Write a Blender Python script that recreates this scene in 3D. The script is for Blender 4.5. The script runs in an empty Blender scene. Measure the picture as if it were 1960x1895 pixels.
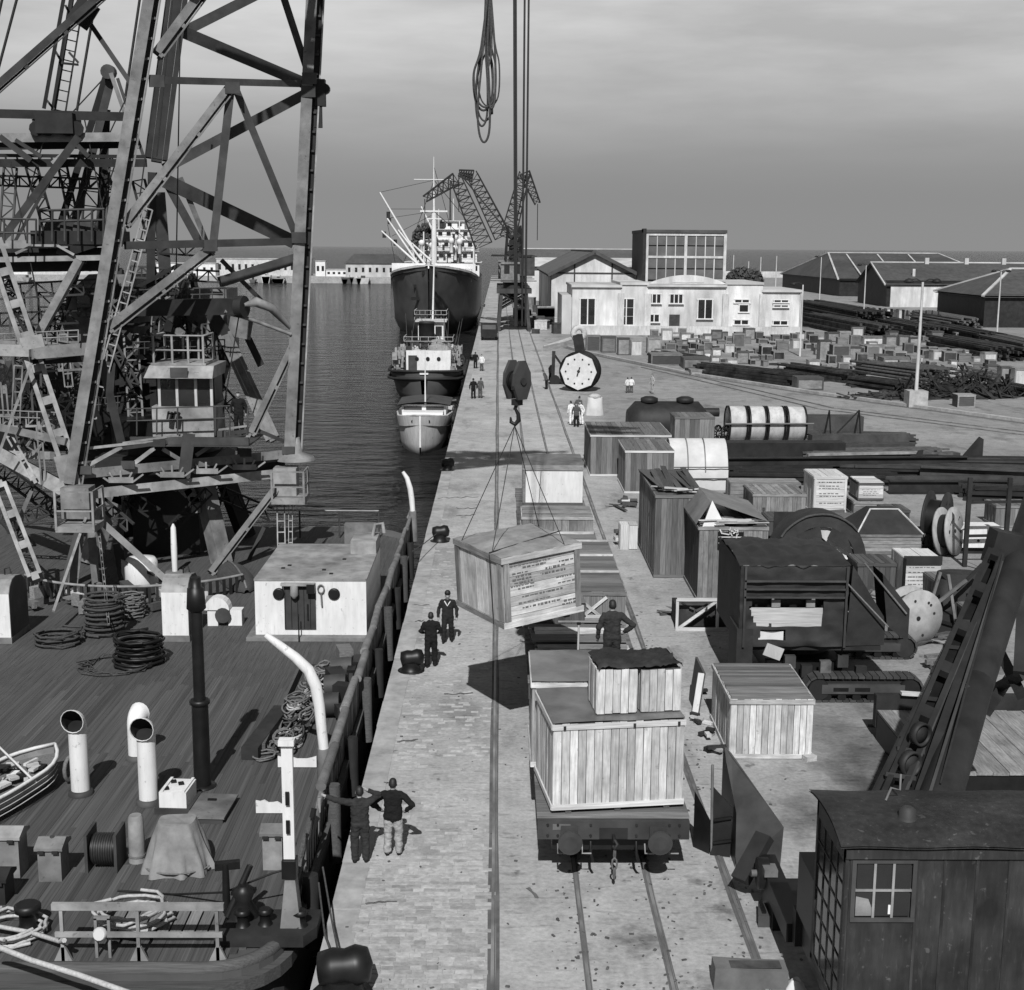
import bpy, bmesh, math, random
from mathutils import Vector, Matrix
R_ = math.radians
random.seed(7)
SC = bpy.context.scene
COL = SC.collection

# ---------------------------------------------------------------- camera
CAM_H = 12.4
FOC = 2600.0                      # focal length for a 1960 px wide frame
PITCH = math.atan((947.5 - 472.5) / FOC)
YAW = math.atan(28.0 / FOC)       # to the right of the quay line
ROLL = R_(0.40)
_f = Vector((math.sin(YAW) * math.cos(PITCH), math.cos(YAW) * math.cos(PITCH), -math.sin(PITCH)))
_r0 = Vector((math.cos(YAW), -math.sin(YAW), 0))
_u0 = _r0.cross(_f)
_r = _r0 * math.cos(ROLL) + _u0 * math.sin(ROLL)
_u = _u0 * math.cos(ROLL) - _r0 * math.sin(ROLL)
CP = Vector((0, 0, CAM_H))
cd = bpy.data.cameras.new('camera'); cam = bpy.data.objects.new('camera', cd); COL.objects.link(cam)
cam.matrix_world = Matrix(((_r.x, _u.x, -_f.x, CP.x), (_r.y, _u.y, -_f.y, CP.y), (_r.z, _u.z, -_f.z, CP.z), (0, 0, 0, 1)))
cd.sensor_width = 36; cd.lens = 36 * FOC / 1960; cd.clip_start = .5; cd.clip_end = 30000
SC.camera = cam

def ray(u, v):
    return _f * FOC + _r * (u - 980) - _u * (v - 947.5)
def P(u, v, z=0.0):               # point of the place at height z
    d = ray(u, v); t = (z - CAM_H) / d.z
    return CP + d * t
def T(u, v, y):                   # point of the place at distance y along the quay
    d = ray(u, v); return CP + d * (y / d.y)

# ---------------------------------------------------------------- sky, sun, exposure
SUN_EL, SUN_AZ = R_(43.5), R_(3.0)    # shadows run along the quay and a little to the right
w = bpy.data.worlds.new('World'); SC.world = w; w.use_nodes = True
nt = w.node_tree; N = nt.nodes; L = nt.links
bg = N['Background']
sky = N.new('ShaderNodeTexSky'); sky.sky_type = 'NISHITA'; sky.sun_disc = False
sky.sun_elevation = SUN_EL; sky.sun_rotation = math.pi + SUN_AZ
sky.dust_density = .6; sky.air_density = 1.0
bw = N.new('ShaderNodeRGBToBW'); L.new(sky.outputs[0], bw.inputs[0])
tc = N.new('ShaderNodeTexCoord')
sep = N.new('ShaderNodeSeparateXYZ'); L.new(tc.outputs['Generated'], sep.inputs[0])
# clouds: a high thin sheet, its near edge a few degrees above the sea, thinning overhead
mp = N.new('ShaderNodeMapping'); mp.inputs['Scale'].default_value = (2.2, 2.2, 12); L.new(tc.outputs['Generated'], mp.inputs[0])
ns = N.new('ShaderNodeTexNoise'); ns.inputs['Scale'].default_value = 1.6; ns.inputs['Detail'].default_value = 7; ns.inputs['Roughness'].default_value = .55
L.new(mp.outputs[0], ns.inputs[0])
el = N.new('ShaderNodeMapRange'); el.inputs[1].default_value = .03; el.inputs[2].default_value = .175; el.interpolation_type = 'SMOOTHSTEP'
L.new(sep.outputs[2], el.inputs[0])
el2 = N.new('ShaderNodeMapRange'); el2.inputs[1].default_value = .18; el2.inputs[2].default_value = .45; el2.inputs[3].default_value = 1; el2.inputs[4].default_value = .03
L.new(sep.outputs[2], el2.inputs[0])
nr = N.new('ShaderNodeMapRange'); nr.inputs[1].default_value = .34; nr.inputs[2].default_value = .62; nr.inputs[3].default_value = .55; nr.inputs[4].default_value = 1.05
L.new(ns.outputs[0], nr.inputs[0])
def mth(op, a, b):
    m = N.new('ShaderNodeMath'); m.operation = op
    for i, s in ((0, a), (1, b)):
        if isinstance(s, (int, float)): m.inputs[i].default_value = s
        else: L.new(s, m.inputs[i])
    return m.outputs[0]
cm = mth('MULTIPLY', mth('MULTIPLY', el.outputs[0], el2.outputs[0]), nr.outputs[0])
base = mth('ADD', mth('MULTIPLY', mth('MINIMUM', bw.outputs[0], 2.2), .62), .22)   # clear air, orange filter look
hz = N.new('ShaderNodeMapRange'); hz.inputs[1].default_value = 0; hz.inputs[2].default_value = .34; hz.inputs[3].default_value = 1.15; hz.inputs[4].default_value = 0; hz.interpolation_type = 'SMOOTHSTEP'
L.new(sep.outputs[2], hz.inputs[0])
base = mth('ADD', base, hz.outputs[0])                                             # pale haze low over the sea
tot = mth('ADD', base, mth('MULTIPLY', cm, 4.6))
L.new(tot, bg.inputs['Color']); bg.inputs['Strength'].default_value = .10

sd = bpy.data.lights.new('sun', 'SUN'); sd.energy = 5.0; sd.angle = R_(.5); sd.color = (1, 1, 1)
sun = bpy.data.objects.new('sun', sd); COL.objects.link(sun)
SUND = Vector((math.sin(SUN_AZ) * math.cos(SUN_EL), math.cos(SUN_AZ) * math.cos(SUN_EL), -math.sin(SUN_EL)))
sun.rotation_euler = SUND.to_track_quat('-Z', 'Y').to_euler()
SC.view_settings.view_transform = 'Standard'; SC.view_settings.look = 'None'
SC.view_settings.exposure = 0.0; SC.view_settings.gamma = 1.0; SC.view_settings.use_curve_mapping = False
SC.cycles.max_bounces = 6; SC.cycles.transparent_max_bounces = 6
SC.cycles.caustics_reflective = False; SC.cycles.caustics_refractive = False

# ---------------------------------------------------------------- materials
MATS = {}
def mat(name, col, rough=.75, var=.25, scale=2.0, st=(1, 1, 1), rnd=0.0, bump=0.0, bscale=None, metal=0.0, spec=.4, var2=.15, s2=.35, chip=0.0):
    m = bpy.data.materials.new(name); m.use_nodes = True; MATS[name] = m
    nt = m.node_tree; N = nt.nodes; L = nt.links; b = N['Principled BSDF']
    def mm(op, a, c):
        x = N.new('ShaderNodeMath'); x.operation = op
        for i, s in ((0, a), (1, c)):
            if isinstance(s, (int, float)): x.inputs[i].default_value = s
            else: L.new(s, x.inputs[i])
        return x.outputs[0]
    tcn = N.new('ShaderNodeTexCoord'); oi = N.new('ShaderNodeObjectInfo')
    off = N.new('ShaderNodeVectorMath'); off.operation = 'ADD'; L.new(tcn.outputs['Object'], off.inputs[0])
    sc = mm('MULTIPLY', oi.outputs['Random'], 37.0)
    cb = N.new('ShaderNodeCombineXYZ')
    for i in range(3): L.new(sc, cb.inputs[i])
    L.new(cb.outputs[0], off.inputs[1])
    mp = N.new('ShaderNodeMapping'); mp.inputs['Scale'].default_value = st; L.new(off.outputs[0], mp.inputs[0])
    def noise(s, d=5, src=mp):
        n = N.new('ShaderNodeTexNoise'); n.inputs['Scale'].default_value = s; n.inputs['Detail'].default_value = d
        n.inputs['Roughness'].default_value = .6; L.new(src.outputs[0], n.inputs[0]); return n.outputs[0]
    def rng(x, a, c, lo=.3, hi=.7):
        r = N.new('ShaderNodeMapRange'); r.inputs[1].default_value = lo; r.inputs[2].default_value = hi
        r.inputs[3].default_value = a; r.inputs[4].default_value = c; L.new(x, r.inputs[0]); return r.outputs[0]
    n1 = noise(scale); v = rng(n1, 1 - var, 1 + var)
    if var2: v = mm('MULTIPLY', v, rng(noise(s2, 3, off), 1 - var2, 1 + var2))
    if rnd: v = mm('MULTIPLY', v, rng(oi.outputs['Random'], 1 - rnd, 1 + rnd, 0, 1))
    if chip: v = mm('MULTIPLY', v, rng(noise(7.0, 4, off), 1, 1 - chip, .64, .70)); v = mm('MULTIPLY', v, rng(noise(5.0, 5), 1, 1 - chip * .6, .58, .75))
    v = mm('MULTIPLY', v, col)
    v = mm('MINIMUM', v, .88)
    L.new(v, b.inputs['Base Color'])
    b.inputs['Roughness'].default_value = rough; b.inputs['Metallic'].default_value = metal
    b.inputs['Specular IOR Level'].default_value = spec
    if bump:
        bp = N.new('ShaderNodeBump'); bp.inputs['Strength'].default_value = bump; bp.inputs['Distance'].default_value = .03
        L.new(noise(bscale, 5) if bscale else n1, bp.inputs['Height']); L.new(bp.outputs[0], b.inputs['Normal'])
    return m
GRW = (1.1, 11, 11)
GR = (.7, 16, 16)                 # grain runs along a plank's local x
mat('wood_pale', .41, .85, .26, 2.0, GRW, rnd=.32, bump=.3, var2=.25, s2=1.6, chip=.3, spec=.2)
mat('wood_mid', .185, .85, .32, 2.0, GRW, rnd=.32, bump=.25, var2=.25, s2=1.4, chip=.3, spec=.2)
mat('wood_dark', .06, .85, .38, 2.2, GR, rnd=.32, bump=.25)
mat('wood_old', .125, .85, .40, 2.0, GR, rnd=.34, bump=.3)
mat('wood_white', .46, .8, .26, 2.0, GR, rnd=.12)
mat('core', .07, .9, .2, 2)
mat('tar_paper', .125, .42, .35, 1.4, bump=.35, bscale=2.5, spec=.6)
mat('deck_wood', .064, .8, .3, 2.0, (14, .5, 14), bump=.1, spec=.25)
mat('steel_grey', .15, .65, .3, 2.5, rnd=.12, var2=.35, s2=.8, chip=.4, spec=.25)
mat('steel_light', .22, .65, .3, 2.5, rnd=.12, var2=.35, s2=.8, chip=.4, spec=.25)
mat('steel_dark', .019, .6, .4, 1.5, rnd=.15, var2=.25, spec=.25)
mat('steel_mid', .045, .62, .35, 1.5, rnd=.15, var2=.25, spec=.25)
mat('iron_black', .008, .45, .4, 3, spec=.35)
mat('rust', .07, .85, .45, 4, rnd=.25)
mat('cab_paint', .025, .62, .30, 3.0, (3, 3, .5), var2=.55, s2=1.1, bump=.12, bscale=6, spec=.3, chip=-1.6)
mat('white_paint', .62, .6, .09, 2.2, (3, 3, .5), var2=.08, s2=.8, chip=.35, spec=.3)
mat('white_dirty', .44, .7, .2, 1.6, (2, 2, .5), var2=.2, s2=.3, chip=.4)
mat('white_canvas', .5, .85, .12, 1.5, bump=.4, bscale=1.2)
mat('plaster', .50, .85, .26, .6, (1.5, 1, .3), var2=.28, s2=.14, chip=.3)
mat('plaster_grey', .42, .85, .2, .35, (1, 1, .45), var2=.25, s2=.12)
mat('roof_tile', .085, .85, .25, 2.0, (1, 1, 1), var2=.22, s2=.12)
mat('roof_dark', .055, .85, .25, 1.0, var2=.25, s2=.1)
mat('glass_dark', .02, .12, .3, 1.0, spec=.7)
mat('glass_grey', .10, .25, .25, .35, spec=.6, var2=.25, s2=.2)
mat('rope', .13, .9, .3, 20, rnd=.1)
mat('rope_dark', .05, .9, .4, 20, rnd=.1)
mat('rope_pale', .36, .9, .25, 20)
mat('wire', .02, .5, .2, 10)
mat('canvas', .21, .9, .25, 3, bump=.5, bscale=4, var2=.2, s2=1.2)
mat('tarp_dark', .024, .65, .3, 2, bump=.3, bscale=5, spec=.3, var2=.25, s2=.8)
mat('rubber', .015, .7, .3, 3)
mat('hull_dark', .075, .5, .25, .5, var2=.2, s2=.15)
mat('hull_boot', .02, .6, .2, .5)
mat('hull_grey', .22, .55, .25, 1.0, var2=.2, s2=.5)
mat('concrete', .30, .9, .25, 2.5, bump=.2, var2=.2)
mat('concrete_dark', .10, .9, .3, 2.0, bump=.3)
mat('skin', .26, .6, .1, 5)
mat('hair', .012, .6, .2, 20)
for n_, c_ in (('cloth_navy', .016), ('cloth_blue', .026), ('cloth_grey', .30), ('cloth_dark', .010), ('cloth_white', .6), ('cloth_mid', .07), ('leather', .012)):
    mat(n_, c_, .92, .25, 9, bump=.35, bscale=9, spec=.2)
mat('scrap', .032, .8, .7, 1.2, rnd=.4, var2=.5, s2=.5, spec=.2)
mat('leaf', .05, .8, .4, 3)
mat('dial', .55, .7, .12, 3)
mat('print_ink', .13, .8, .3, 8)
mat('sett', .31, .9, .25, 8, rnd=.2, bump=.3, var2=.15)
mat('rail_steel', .16, .4, .5, 2, (1, .4, 1), spec=.6, var2=.4, s2=.5)
mat('lamp_glass', .5, .2, .05, 1)

# ---------------------------------------------------------------- mesh helpers
class MB:
    def __init__(s): s.v = []; s.f = []; s.mi = []; s.sm = []
    def add(s, vs, fs, mi=0, sm=False):
        o = len(s.v); s.v += [tuple(x) for x in vs]
        for f in fs: s.f.append(tuple(i + o for i in f)); s.mi.append(mi); s.sm.append(sm)
        return s
    def box(s, c, d, M=None, mi=0):
        hx, hy, hz = d[0] / 2, d[1] / 2, d[2] / 2
        vs = [Vector((x, y, z)) for x in (-hx, hx) for y in (-hy, hy) for z in (-hz, hz)]
        if M: vs = [M @ q for q in vs]
        vs = [q + Vector(c) for q in vs]
        return s.add(vs, [(0, 1, 3, 2), (4, 6, 7, 5), (0, 4, 5, 1), (2, 3, 7, 6), (0, 2, 6, 4), (1, 5, 7, 3)], mi)
    def bx(s, x0, x1, y0, y1, z0, z1, mi=0):
        return s.box(((x0 + x1) / 2, (y0 + y1) / 2, (z0 + z1) / 2), (x1 - x0, y1 - y0, z1 - z0), None, mi)
    def beam(s, p, q, wd, ht, up=(0, 0, 1), mi=0):
        p = Vector(p); q = Vector(q); d = q - p; ln = d.length
        if ln < 1e-5: return s
        d /= ln; up = Vector(up)
        sd = d.cross(up)
        if sd.length < .02: sd = d.cross(Vector((0, 1, 0)))
        sd.normalize(); up2 = sd.cross(d)
        M = Matrix((d, sd, up2)).transposed()
        return s.box((p + q) / 2, (ln, wd, ht), M, mi)
    def cyl(s, p, q, r0, r1=None, n=12, caps=True, mi=0, sm=True):
        if r1 is None: r1 = r0
        p = Vector(p); q = Vector(q); d = (q - p).normalized()
        a = d.orthogonal().normalized(); b = d.cross(a)
        vs = []
        for c, r in ((p, r0), (q, r1)):
            for i in range(n):
                t = 2 * math.pi * i / n; vs.append(c + a * (r * math.cos(t)) + b * (r * math.sin(t)))
        s.add(vs, [(i, (i + 1) % n, n + (i + 1) % n, n + i) for i in range(n)], mi, sm)
        if caps:
            s.add(vs[:n], [tuple(range(n))[::-1]], mi); s.add(vs[n:], [tuple(range(n))], mi)
        return s
    def tube(s, pts, r, n=6, mi=0, closed=False):
        pts = [Vector(p) for p in pts]; k = len(pts); vs = []
        rs = r if isinstance(r, (list, tuple)) else [r] * k
        prev = None
        for i, p in enumerate(pts):
            if closed: d = pts[(i + 1) % k] - pts[i - 1]
            else: d = pts[min(i + 1, k - 1)] - pts[max(i - 1, 0)]
            d.normalize()
            a = d.orthogonal().normalized() if prev is None else (prev - d * prev.dot(d)).normalized()
            prev = a; b = d.cross(a)
            for j in range(n):
                t = 2 * math.pi * j / n; vs.append(p + a * (rs[i] * math.cos(t)) + b * (rs[i] * math.sin(t)))
        fs = []
        for i in range(k if closed else k - 1):
            i2 = (i + 1) % k
            for j in range(n):
                j2 = (j + 1) % n; fs.append((i * n + j, i * n + j2, i2 * n + j2, i2 * n + j))
        s.add(vs, fs, mi, True)
        if not closed:
            s.add(vs[:n], [tuple(range(n))[::-1]], mi); s.add(vs[-n:], [tuple(range(n))], mi)
        return s
    def lathe(s, prof, c, axis=(0, 0, 1), n=16, mi=0, cap=True):
        c = Vector(c); d = Vector(axis).normalized(); a = d.orthogonal().normalized(); b = d.cross(a); vs = []
        for r, h in prof:
            for j in range(n):
                t = 2 * math.pi * j / n; vs.append(c + d * h + a * (r * math.cos(t)) + b * (r * math.sin(t)))
        fs = []
        for i in range(len(prof) - 1):
            for j in range(n):
                j2 = (j + 1) % n; fs.append((i * n + j, i * n + j2, (i + 1) * n + j2, (i + 1) * n + j))
        s.add(vs, fs, mi, True)
        if cap: s.add(vs[:n], [tuple(range(n))[::-1]], mi); s.add(vs[-n:], [tuple(range(n))], mi)
        return s
    def prism(s, poly, vec, mi=0):
        n = len(poly); vec = Vector(vec); a = [Vector(p) for p in poly]; b = [p + vec for p in a]
        fs = [tuple(range(n))[::-1], tuple(range(n, 2 * n))] + [(i, (i + 1) % n, n + (i + 1) % n, n + i) for i in range(n)]
        return s.add(a + b, fs, mi)
    def quad(s, a, b, c, d, mi=0): return s.add([a, b, c, d], [(0, 1, 2, 3)], mi)
    def grid(s, rows, mi=0, sm=True):
        n = len(rows[0]); vs = [p for r in rows for p in r]
        return s.add(vs, [(i * n + j, i * n + j + 1, (i + 1) * n + j + 1, (i + 1) * n + j) for i in range(len(rows) - 1) for j in range(n - 1)], mi, sm)
    def mesh(s, name, mats):
        me = bpy.data.meshes.new(name); me.from_pydata(s.v, [], s.f)
        if not isinstance(mats, (list, tuple)): mats = [mats]
        for m in mats: me.materials.append(MATS[m])
        me.polygons.foreach_set('material_index', s.mi); me.polygons.foreach_set('use_smooth', s.sm)
        bm = bmesh.new(); bm.from_mesh(me); bmesh.ops.recalc_face_normals(bm, faces=bm.faces); bm.to_mesh(me); bm.free()
        me.update(); return me
    def build(s, name, mats, parent=None, world=False):
        return obj(name, s.mesh(name, mats), parent, world)
def obj(name, me, parent=None, world=False):
    o = bpy.data.objects.new(name, me); COL.objects.link(o)
    if parent is not None:
        o.parent = parent
        if world: o.matrix_parent_inverse = parent.matrix_basis.inverted()
    return o
def tag(o, label, cat, group=None, kind=None):
    o['label'] = label; o['category'] = cat
    if group: o['group'] = group
    if kind: o['kind'] = kind
    return o
def thing(name, label, cat, loc=(0, 0, 0), rz=0.0, group=None):
    o = bpy.data.objects.new(name, None); COL.objects.link(o); o.empty_display_size = .2
    o.location = loc; o.rotation_euler = (0, 0, rz)
    o.matrix_basis = Matrix.Translation(Vector(loc)) @ Matrix.Rotation(rz, 4, 'Z')
    return tag(o, label, cat, group)
def struct(o): o['kind'] = 'structure'; return o
def stuff(o): o['kind'] = 'stuff'; return o

_pl = {}
def plank_mesh(Lg, wd, th, m):
    k = (round(Lg, 2), round(wd, 3), round(th, 3), m)
    if k not in _pl: _pl[k] = MB().box((0, 0, 0), k[:3]).mesh('plank', m)
    return _pl[k]
def basis(a, b):
    a = Vector(a); b = Vector(b); return Matrix((a, b, a.cross(b))).transposed()
B_FV, B_FH = basis((0, 0, 1), (1, 0, 0)), basis((1, 0, 0), (0, 0, 1))
B_SV, B_SH = basis((0, 0, 1), (0, 1, 0)), basis((0, 1, 0), (0, 0, 1))
B_TX, B_TY = basis((1, 0, 0), (0, 1, 0)), basis((0, 1, 0), (-1, 0, 0))
def plank(parent, Lg, wd, th, m, loc, B, name='plank', tilt=0.0):
    o = bpy.data.objects.new(name, plank_mesh(Lg, wd, th, m)); COL.objects.link(o); o.parent = parent
    Bm = B if not tilt else B @ Matrix.Rotation(tilt, 3, 'Z')
    o.matrix_local = Matrix.Translation(Vector(loc)) @ Bm.to_4x4()
    return o
def board_face(parent, rnd, face, w, d, h, m, pw, horiz=False, th=.022, gap=.013, skip=()):
    """separate boards on one side of a box whose base centre is the parent's origin"""
    span = {'f': w, 'b': w, 'l': d, 'r': d, 't': w}[face]; run = h if face != 't' else d
    if horiz: span, run = run, span
    n = max(1, round(span / pw)); p = span / n
    for i in range(n):
        if i in skip: continue
        c = -span / 2 + (i + .5) * p; j = rnd.uniform(-.007, .007); ln = run - rnd.choice((0, .01, .02, .03, .05))
        if face in 'fb':
            y = (-d / 2 - j) if face == 'f' else d / 2 + j
            plank(parent, ln, p - gap, th, m, (0, y, h / 2 + c) if horiz else (c, y, h / 2), B_FH if horiz else B_FV, tilt=rnd.uniform(-.004, .004))
        elif face in 'lr':
            x = (-w / 2 - j) if face == 'l' else w / 2 + j
            plank(parent, ln, p - gap, th, m, (x, 0, h / 2 + c) if horiz else (x, c, h / 2), B_SH if horiz else B_SV)
        else:
            plank(parent, ln, p - gap, th, m, (0, c, h + j) if horiz else (c, 0, h + j), B_TX if horiz else B_TY, tilt=rnd.uniform(-.008, .008))
_cr = [0]
def crate(label, loc, dim, rz=0.0, m='wood_mid', pw=.17, faces='fltr', horiz='t', top='plank', batt=True, bm_=None, tm=None, cat='crate', name='crate', group=None, skipf=(), sm=None):
    _cr[0] += 1; rnd = random.Random(_cr[0] * 13 + 5)
    w, d, h = dim; t = thing(name, label, cat, loc, rz, group)
    MB().bx(-w / 2 + .012, w / 2 - .012, -d / 2 + .012, d / 2 - .012, .0, h - .012).build('core', 'core', t)
    for fc in faces:
        if fc == 't' and top != 'plank': continue
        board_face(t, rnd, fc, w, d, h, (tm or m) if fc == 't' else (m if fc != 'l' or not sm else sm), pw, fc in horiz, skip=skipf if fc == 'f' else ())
    if top == 'tar':
        n = 7; rows = [[(-w / 2 - .02 + (w + .04) * i / n, -d / 2 - .02 + (d + .04) * j / n, h + .014 + rnd.uniform(0, .02)) for i in range(n + 1)] for j in range(n + 1)]
        MB().grid(rows).build('cover_sheet', 'tar_paper', t)
    if batt:
        bmn = bm_ or m; b = .09; e = .022
        for z in (h - .07, .07):
            plank(t, w + .06, .11, .03, bmn, (0, -d / 2 - e - .006, z), B_FH, 'batten')
            plank(t, d + .02, .11, .03, bmn, (-w / 2 - e - .006, 0, z), B_SH, 'batten')
            plank(t, d + .02, .11, .03, bmn, (w / 2 + e + .006, 0, z), B_SH, 'batten')
        if batt == 2:
            for x in (-w / 2 + .05, w / 2 - .05): plank(t, h - .26, .1, .03, bmn, (x, -d / 2 - e - .004, h / 2), B_FV, 'batten')
        if batt == 3:
            for i in range(3): plank(t, w + .03, .1, .04, bmn, (0, -d / 2 + d * (i + .5) / 3, -.02 + h + .05), B_TX, 'batten')
    return t
def cbox(u0, u1, vb, vt, z=0.0):
    """width, height, front-centre base point of an upright box front seen between u0..u1 and vt..vb, standing at height z"""
    p = P((u0 + u1) / 2, vb, z); a = T(u0, vb, p.y); b = T(u1, vb, p.y); q = T((u0 + u1) / 2, vt, p.y)
    return b.x - a.x, q.z - p.z, p

# ================================================================ the setting
QX = -3.11                        # quay edge
def ground_mat():
    m = bpy.data.materials.new('ground_dust'); m.use_nodes = True; MATS['ground_dust'] = m
    nt = m.node_tree; N = nt.nodes; L = nt.links; b = N['Principled BSDF']
    tcn = N.new('ShaderNodeTexCoord')
    def noise(s, d=6, sc=(1, 1, 1), r=.6):
        mp = N.new('ShaderNodeMapping'); mp.inputs['Scale'].default_value = sc; L.new(tcn.outputs['Object'], mp.inputs[0])
        n = N.new('ShaderNodeTexNoise'); n.inputs['Scale'].default_value = s; n.inputs['Detail'].default_value = d; n.inputs['Roughness'].default_value = r
        L.new(mp.outputs[0], n.inputs[0]); return n.outputs[0]
    def rng(x, lo, hi, a, c):
        r = N.new('ShaderNodeMapRange'); r.inputs[1].default_value = lo; r.inputs[2].default_value = hi; r.inputs[3].default_value = a; r.inputs[4].default_value = c
        L.new(x, r.inputs[0]); return r.outputs[0]
    def mul(a, c):
        x = N.new('ShaderNodeMath'); x.operation = 'MULTIPLY'; L.new(a, x.inputs[0])
        if isinstance(c, float): x.inputs[1].default_value = c
        else: L.new(c, x.inputs[1])
        return x.outputs[0]
    v = rng(noise(.16, 5), .3, .7, .74, 1.18)
    v = mul(v, rng(noise(1.1, 8), .3, .7, .86, 1.14))
    v = mul(v, rng(noise(9, 6), .3, .7, .82, 1.18)); v = mul(v, rng(noise(3.2, 5, (.5, 1.6, 1)), .56, .68, 1, .7)); v = mul(v, rng(noise(.32, 7), .56, .66, 1, .74))
    v = mul(v, rng(noise(.55, 6, (1, .35, 1)), .54, .70, 1, .58))        # long dirty streaks
    v = mul(v, rng(noise(1.7, 3), .66, .73, 1, .5))                     # oil spots
    v = mul(v, rng(noise(38, 3), .62, .72, 1, .8))                       # grit
    # worn traffic stain: a broad darker yard on the far side of the right-hand crane rail
    sx = N.new('ShaderNodeSeparateXYZ'); L.new(tcn.outputs['Object'], sx.inputs[0])
    v = mul(v, rng(sx.outputs[0], 4.8, 8.5, 1, .70))
    # oil soaked patches round the machines
    for (u_, v_, r_) in ((1640, 1420, 3.0), (1560, 1570, 1.8), (1690, 1500, 2.2), (1385, 1742, .45), (1335, 1685, .3), (1010, 1040, 1.2), (1230, 1800, .8), (1420, 1890, 1.0)):
        c_ = P(u_, v_); dn = N.new('ShaderNodeVectorMath'); dn.operation = 'DISTANCE'; L.new(tcn.outputs['Object'], dn.inputs[0]); dn.inputs[1].default_value = (c_.x, c_.y, 0)
        a_ = N.new('ShaderNodeMath'); a_.operation = 'MULTIPLY_ADD'; L.new(noise(2.4 / max(r_, .6), 6), a_.inputs[0]); a_.inputs[1].default_value = r_ * 2.2; L.new(dn.outputs['Value'], a_.inputs[2])
        v = mul(v, rng(a_.outputs[0], r_ * 1.1, r_ * 2.0, .42, 1))
    v = mul(v, .35)
    L.new(v, b.inputs['Base Color']); b.inputs['Roughness'].default_value = .95; b.inputs['Specular IOR Level'].default_value = .2
    bp = N.new('ShaderNodeBump'); bp.inputs['Strength'].default_value = .5; bp.inputs['Distance'].default_value = .03
    L.new(noise(7, 8), bp.inputs['Height']); L.new(bp.outputs[0], b.inputs['Normal'])
ground_mat()
def water_mat():
    m = bpy.data.materials.new('water'); m.use_nodes = True; MATS['water'] = m
    nt = m.node_tree; N = nt.nodes; L = nt.links; b = N['Principled BSDF']
    b.inputs['Base Color'].default_value = (.014, .014, .014, 1); b.inputs['Roughness'].default_value = .1; b.inputs['IOR'].default_value = 1.33; b.inputs['Specular IOR Level'].default_value = .075
    tcn = N.new('ShaderNodeTexCoord')
    def noise(s, d, sc, rot=0):
        mp = N.new('ShaderNodeMapping'); mp.inputs['Scale'].default_value = sc; mp.inputs['Rotation'].default_value = (0, 0, rot); L.new(tcn.outputs['Object'], mp.inputs[0])
        n = N.new('ShaderNodeTexNoise'); n.inputs['Scale'].default_value = s; n.inputs['Detail'].default_value = d; n.inputs['Roughness'].default_value = .55
        L.new(mp.outputs[0], n.inputs[0]); return n.outputs[0]
    a = N.new('ShaderNodeMath'); a.operation = 'ADD'; L.new(noise(.75, 6, (.5, 1.1, 1), .15), a.inputs[0]); L.new(noise(.3, 4, (.45, 1, 1), -.2), a.inputs[1])
    bp = N.new('ShaderNodeBump'); bp.inputs['Strength'].default_value = 1.0; bp.inputs['Distance'].default_value = 1.1
    L.new(a.outputs[0], bp.inputs['Height']); L.new(bp.outputs[0], b.inputs['Normal'])
water_mat()

WZ = -2.0
def sheet(name, pts, z, m):
    return struct(MB().add([(x, y, z) for x, y in pts], [tuple(range(len(pts)))]).build(name, m))
sheet('sea', [(-15000, -200), (15000, -200), (15000, 22000), (-15000, 22000)], WZ, 'water')
land = MB().prism([(QX + .02, -40, -6), (700, -40, -6), (700, 600, -6), (QX + .02, 600, -6)], (0, 0, 6.0))
struct(land.build('quay_ground', 'ground_dust'))
qw = thing('quay_wall', 'stone quay wall with pale coping along the dark harbour water', 'quay wall', (QX, 60, 0)); qw['kind'] = 'structure'
MB().bx(QX - .02, QX + .015, -40, 420, -6, -.36).build('wall_face', 'concrete_dark', qw, True)
rq = random.Random(3); y = 18.0
while y < 118:
    ln = rq.uniform(1.7, 2.2); o = bpy.data.objects.new('coping_stone', plank_mesh(1.97, .56, .34, 'concrete')); COL.objects.link(o); o.parent = qw
    o.matrix_parent_inverse = qw.matrix_basis.inverted()
    o.matrix_basis = Matrix.Translation((QX + .255 + rq.uniform(-.008, .008), y + .99, -.158 + rq.uniform(-.006, .004))) @ B_TY.to_4x4(); y += 2.0
MB().bx(QX - .025, QX + .53, 118, 420, -.34, .01).build('far_coping', 'concrete', qw, True)

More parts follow.
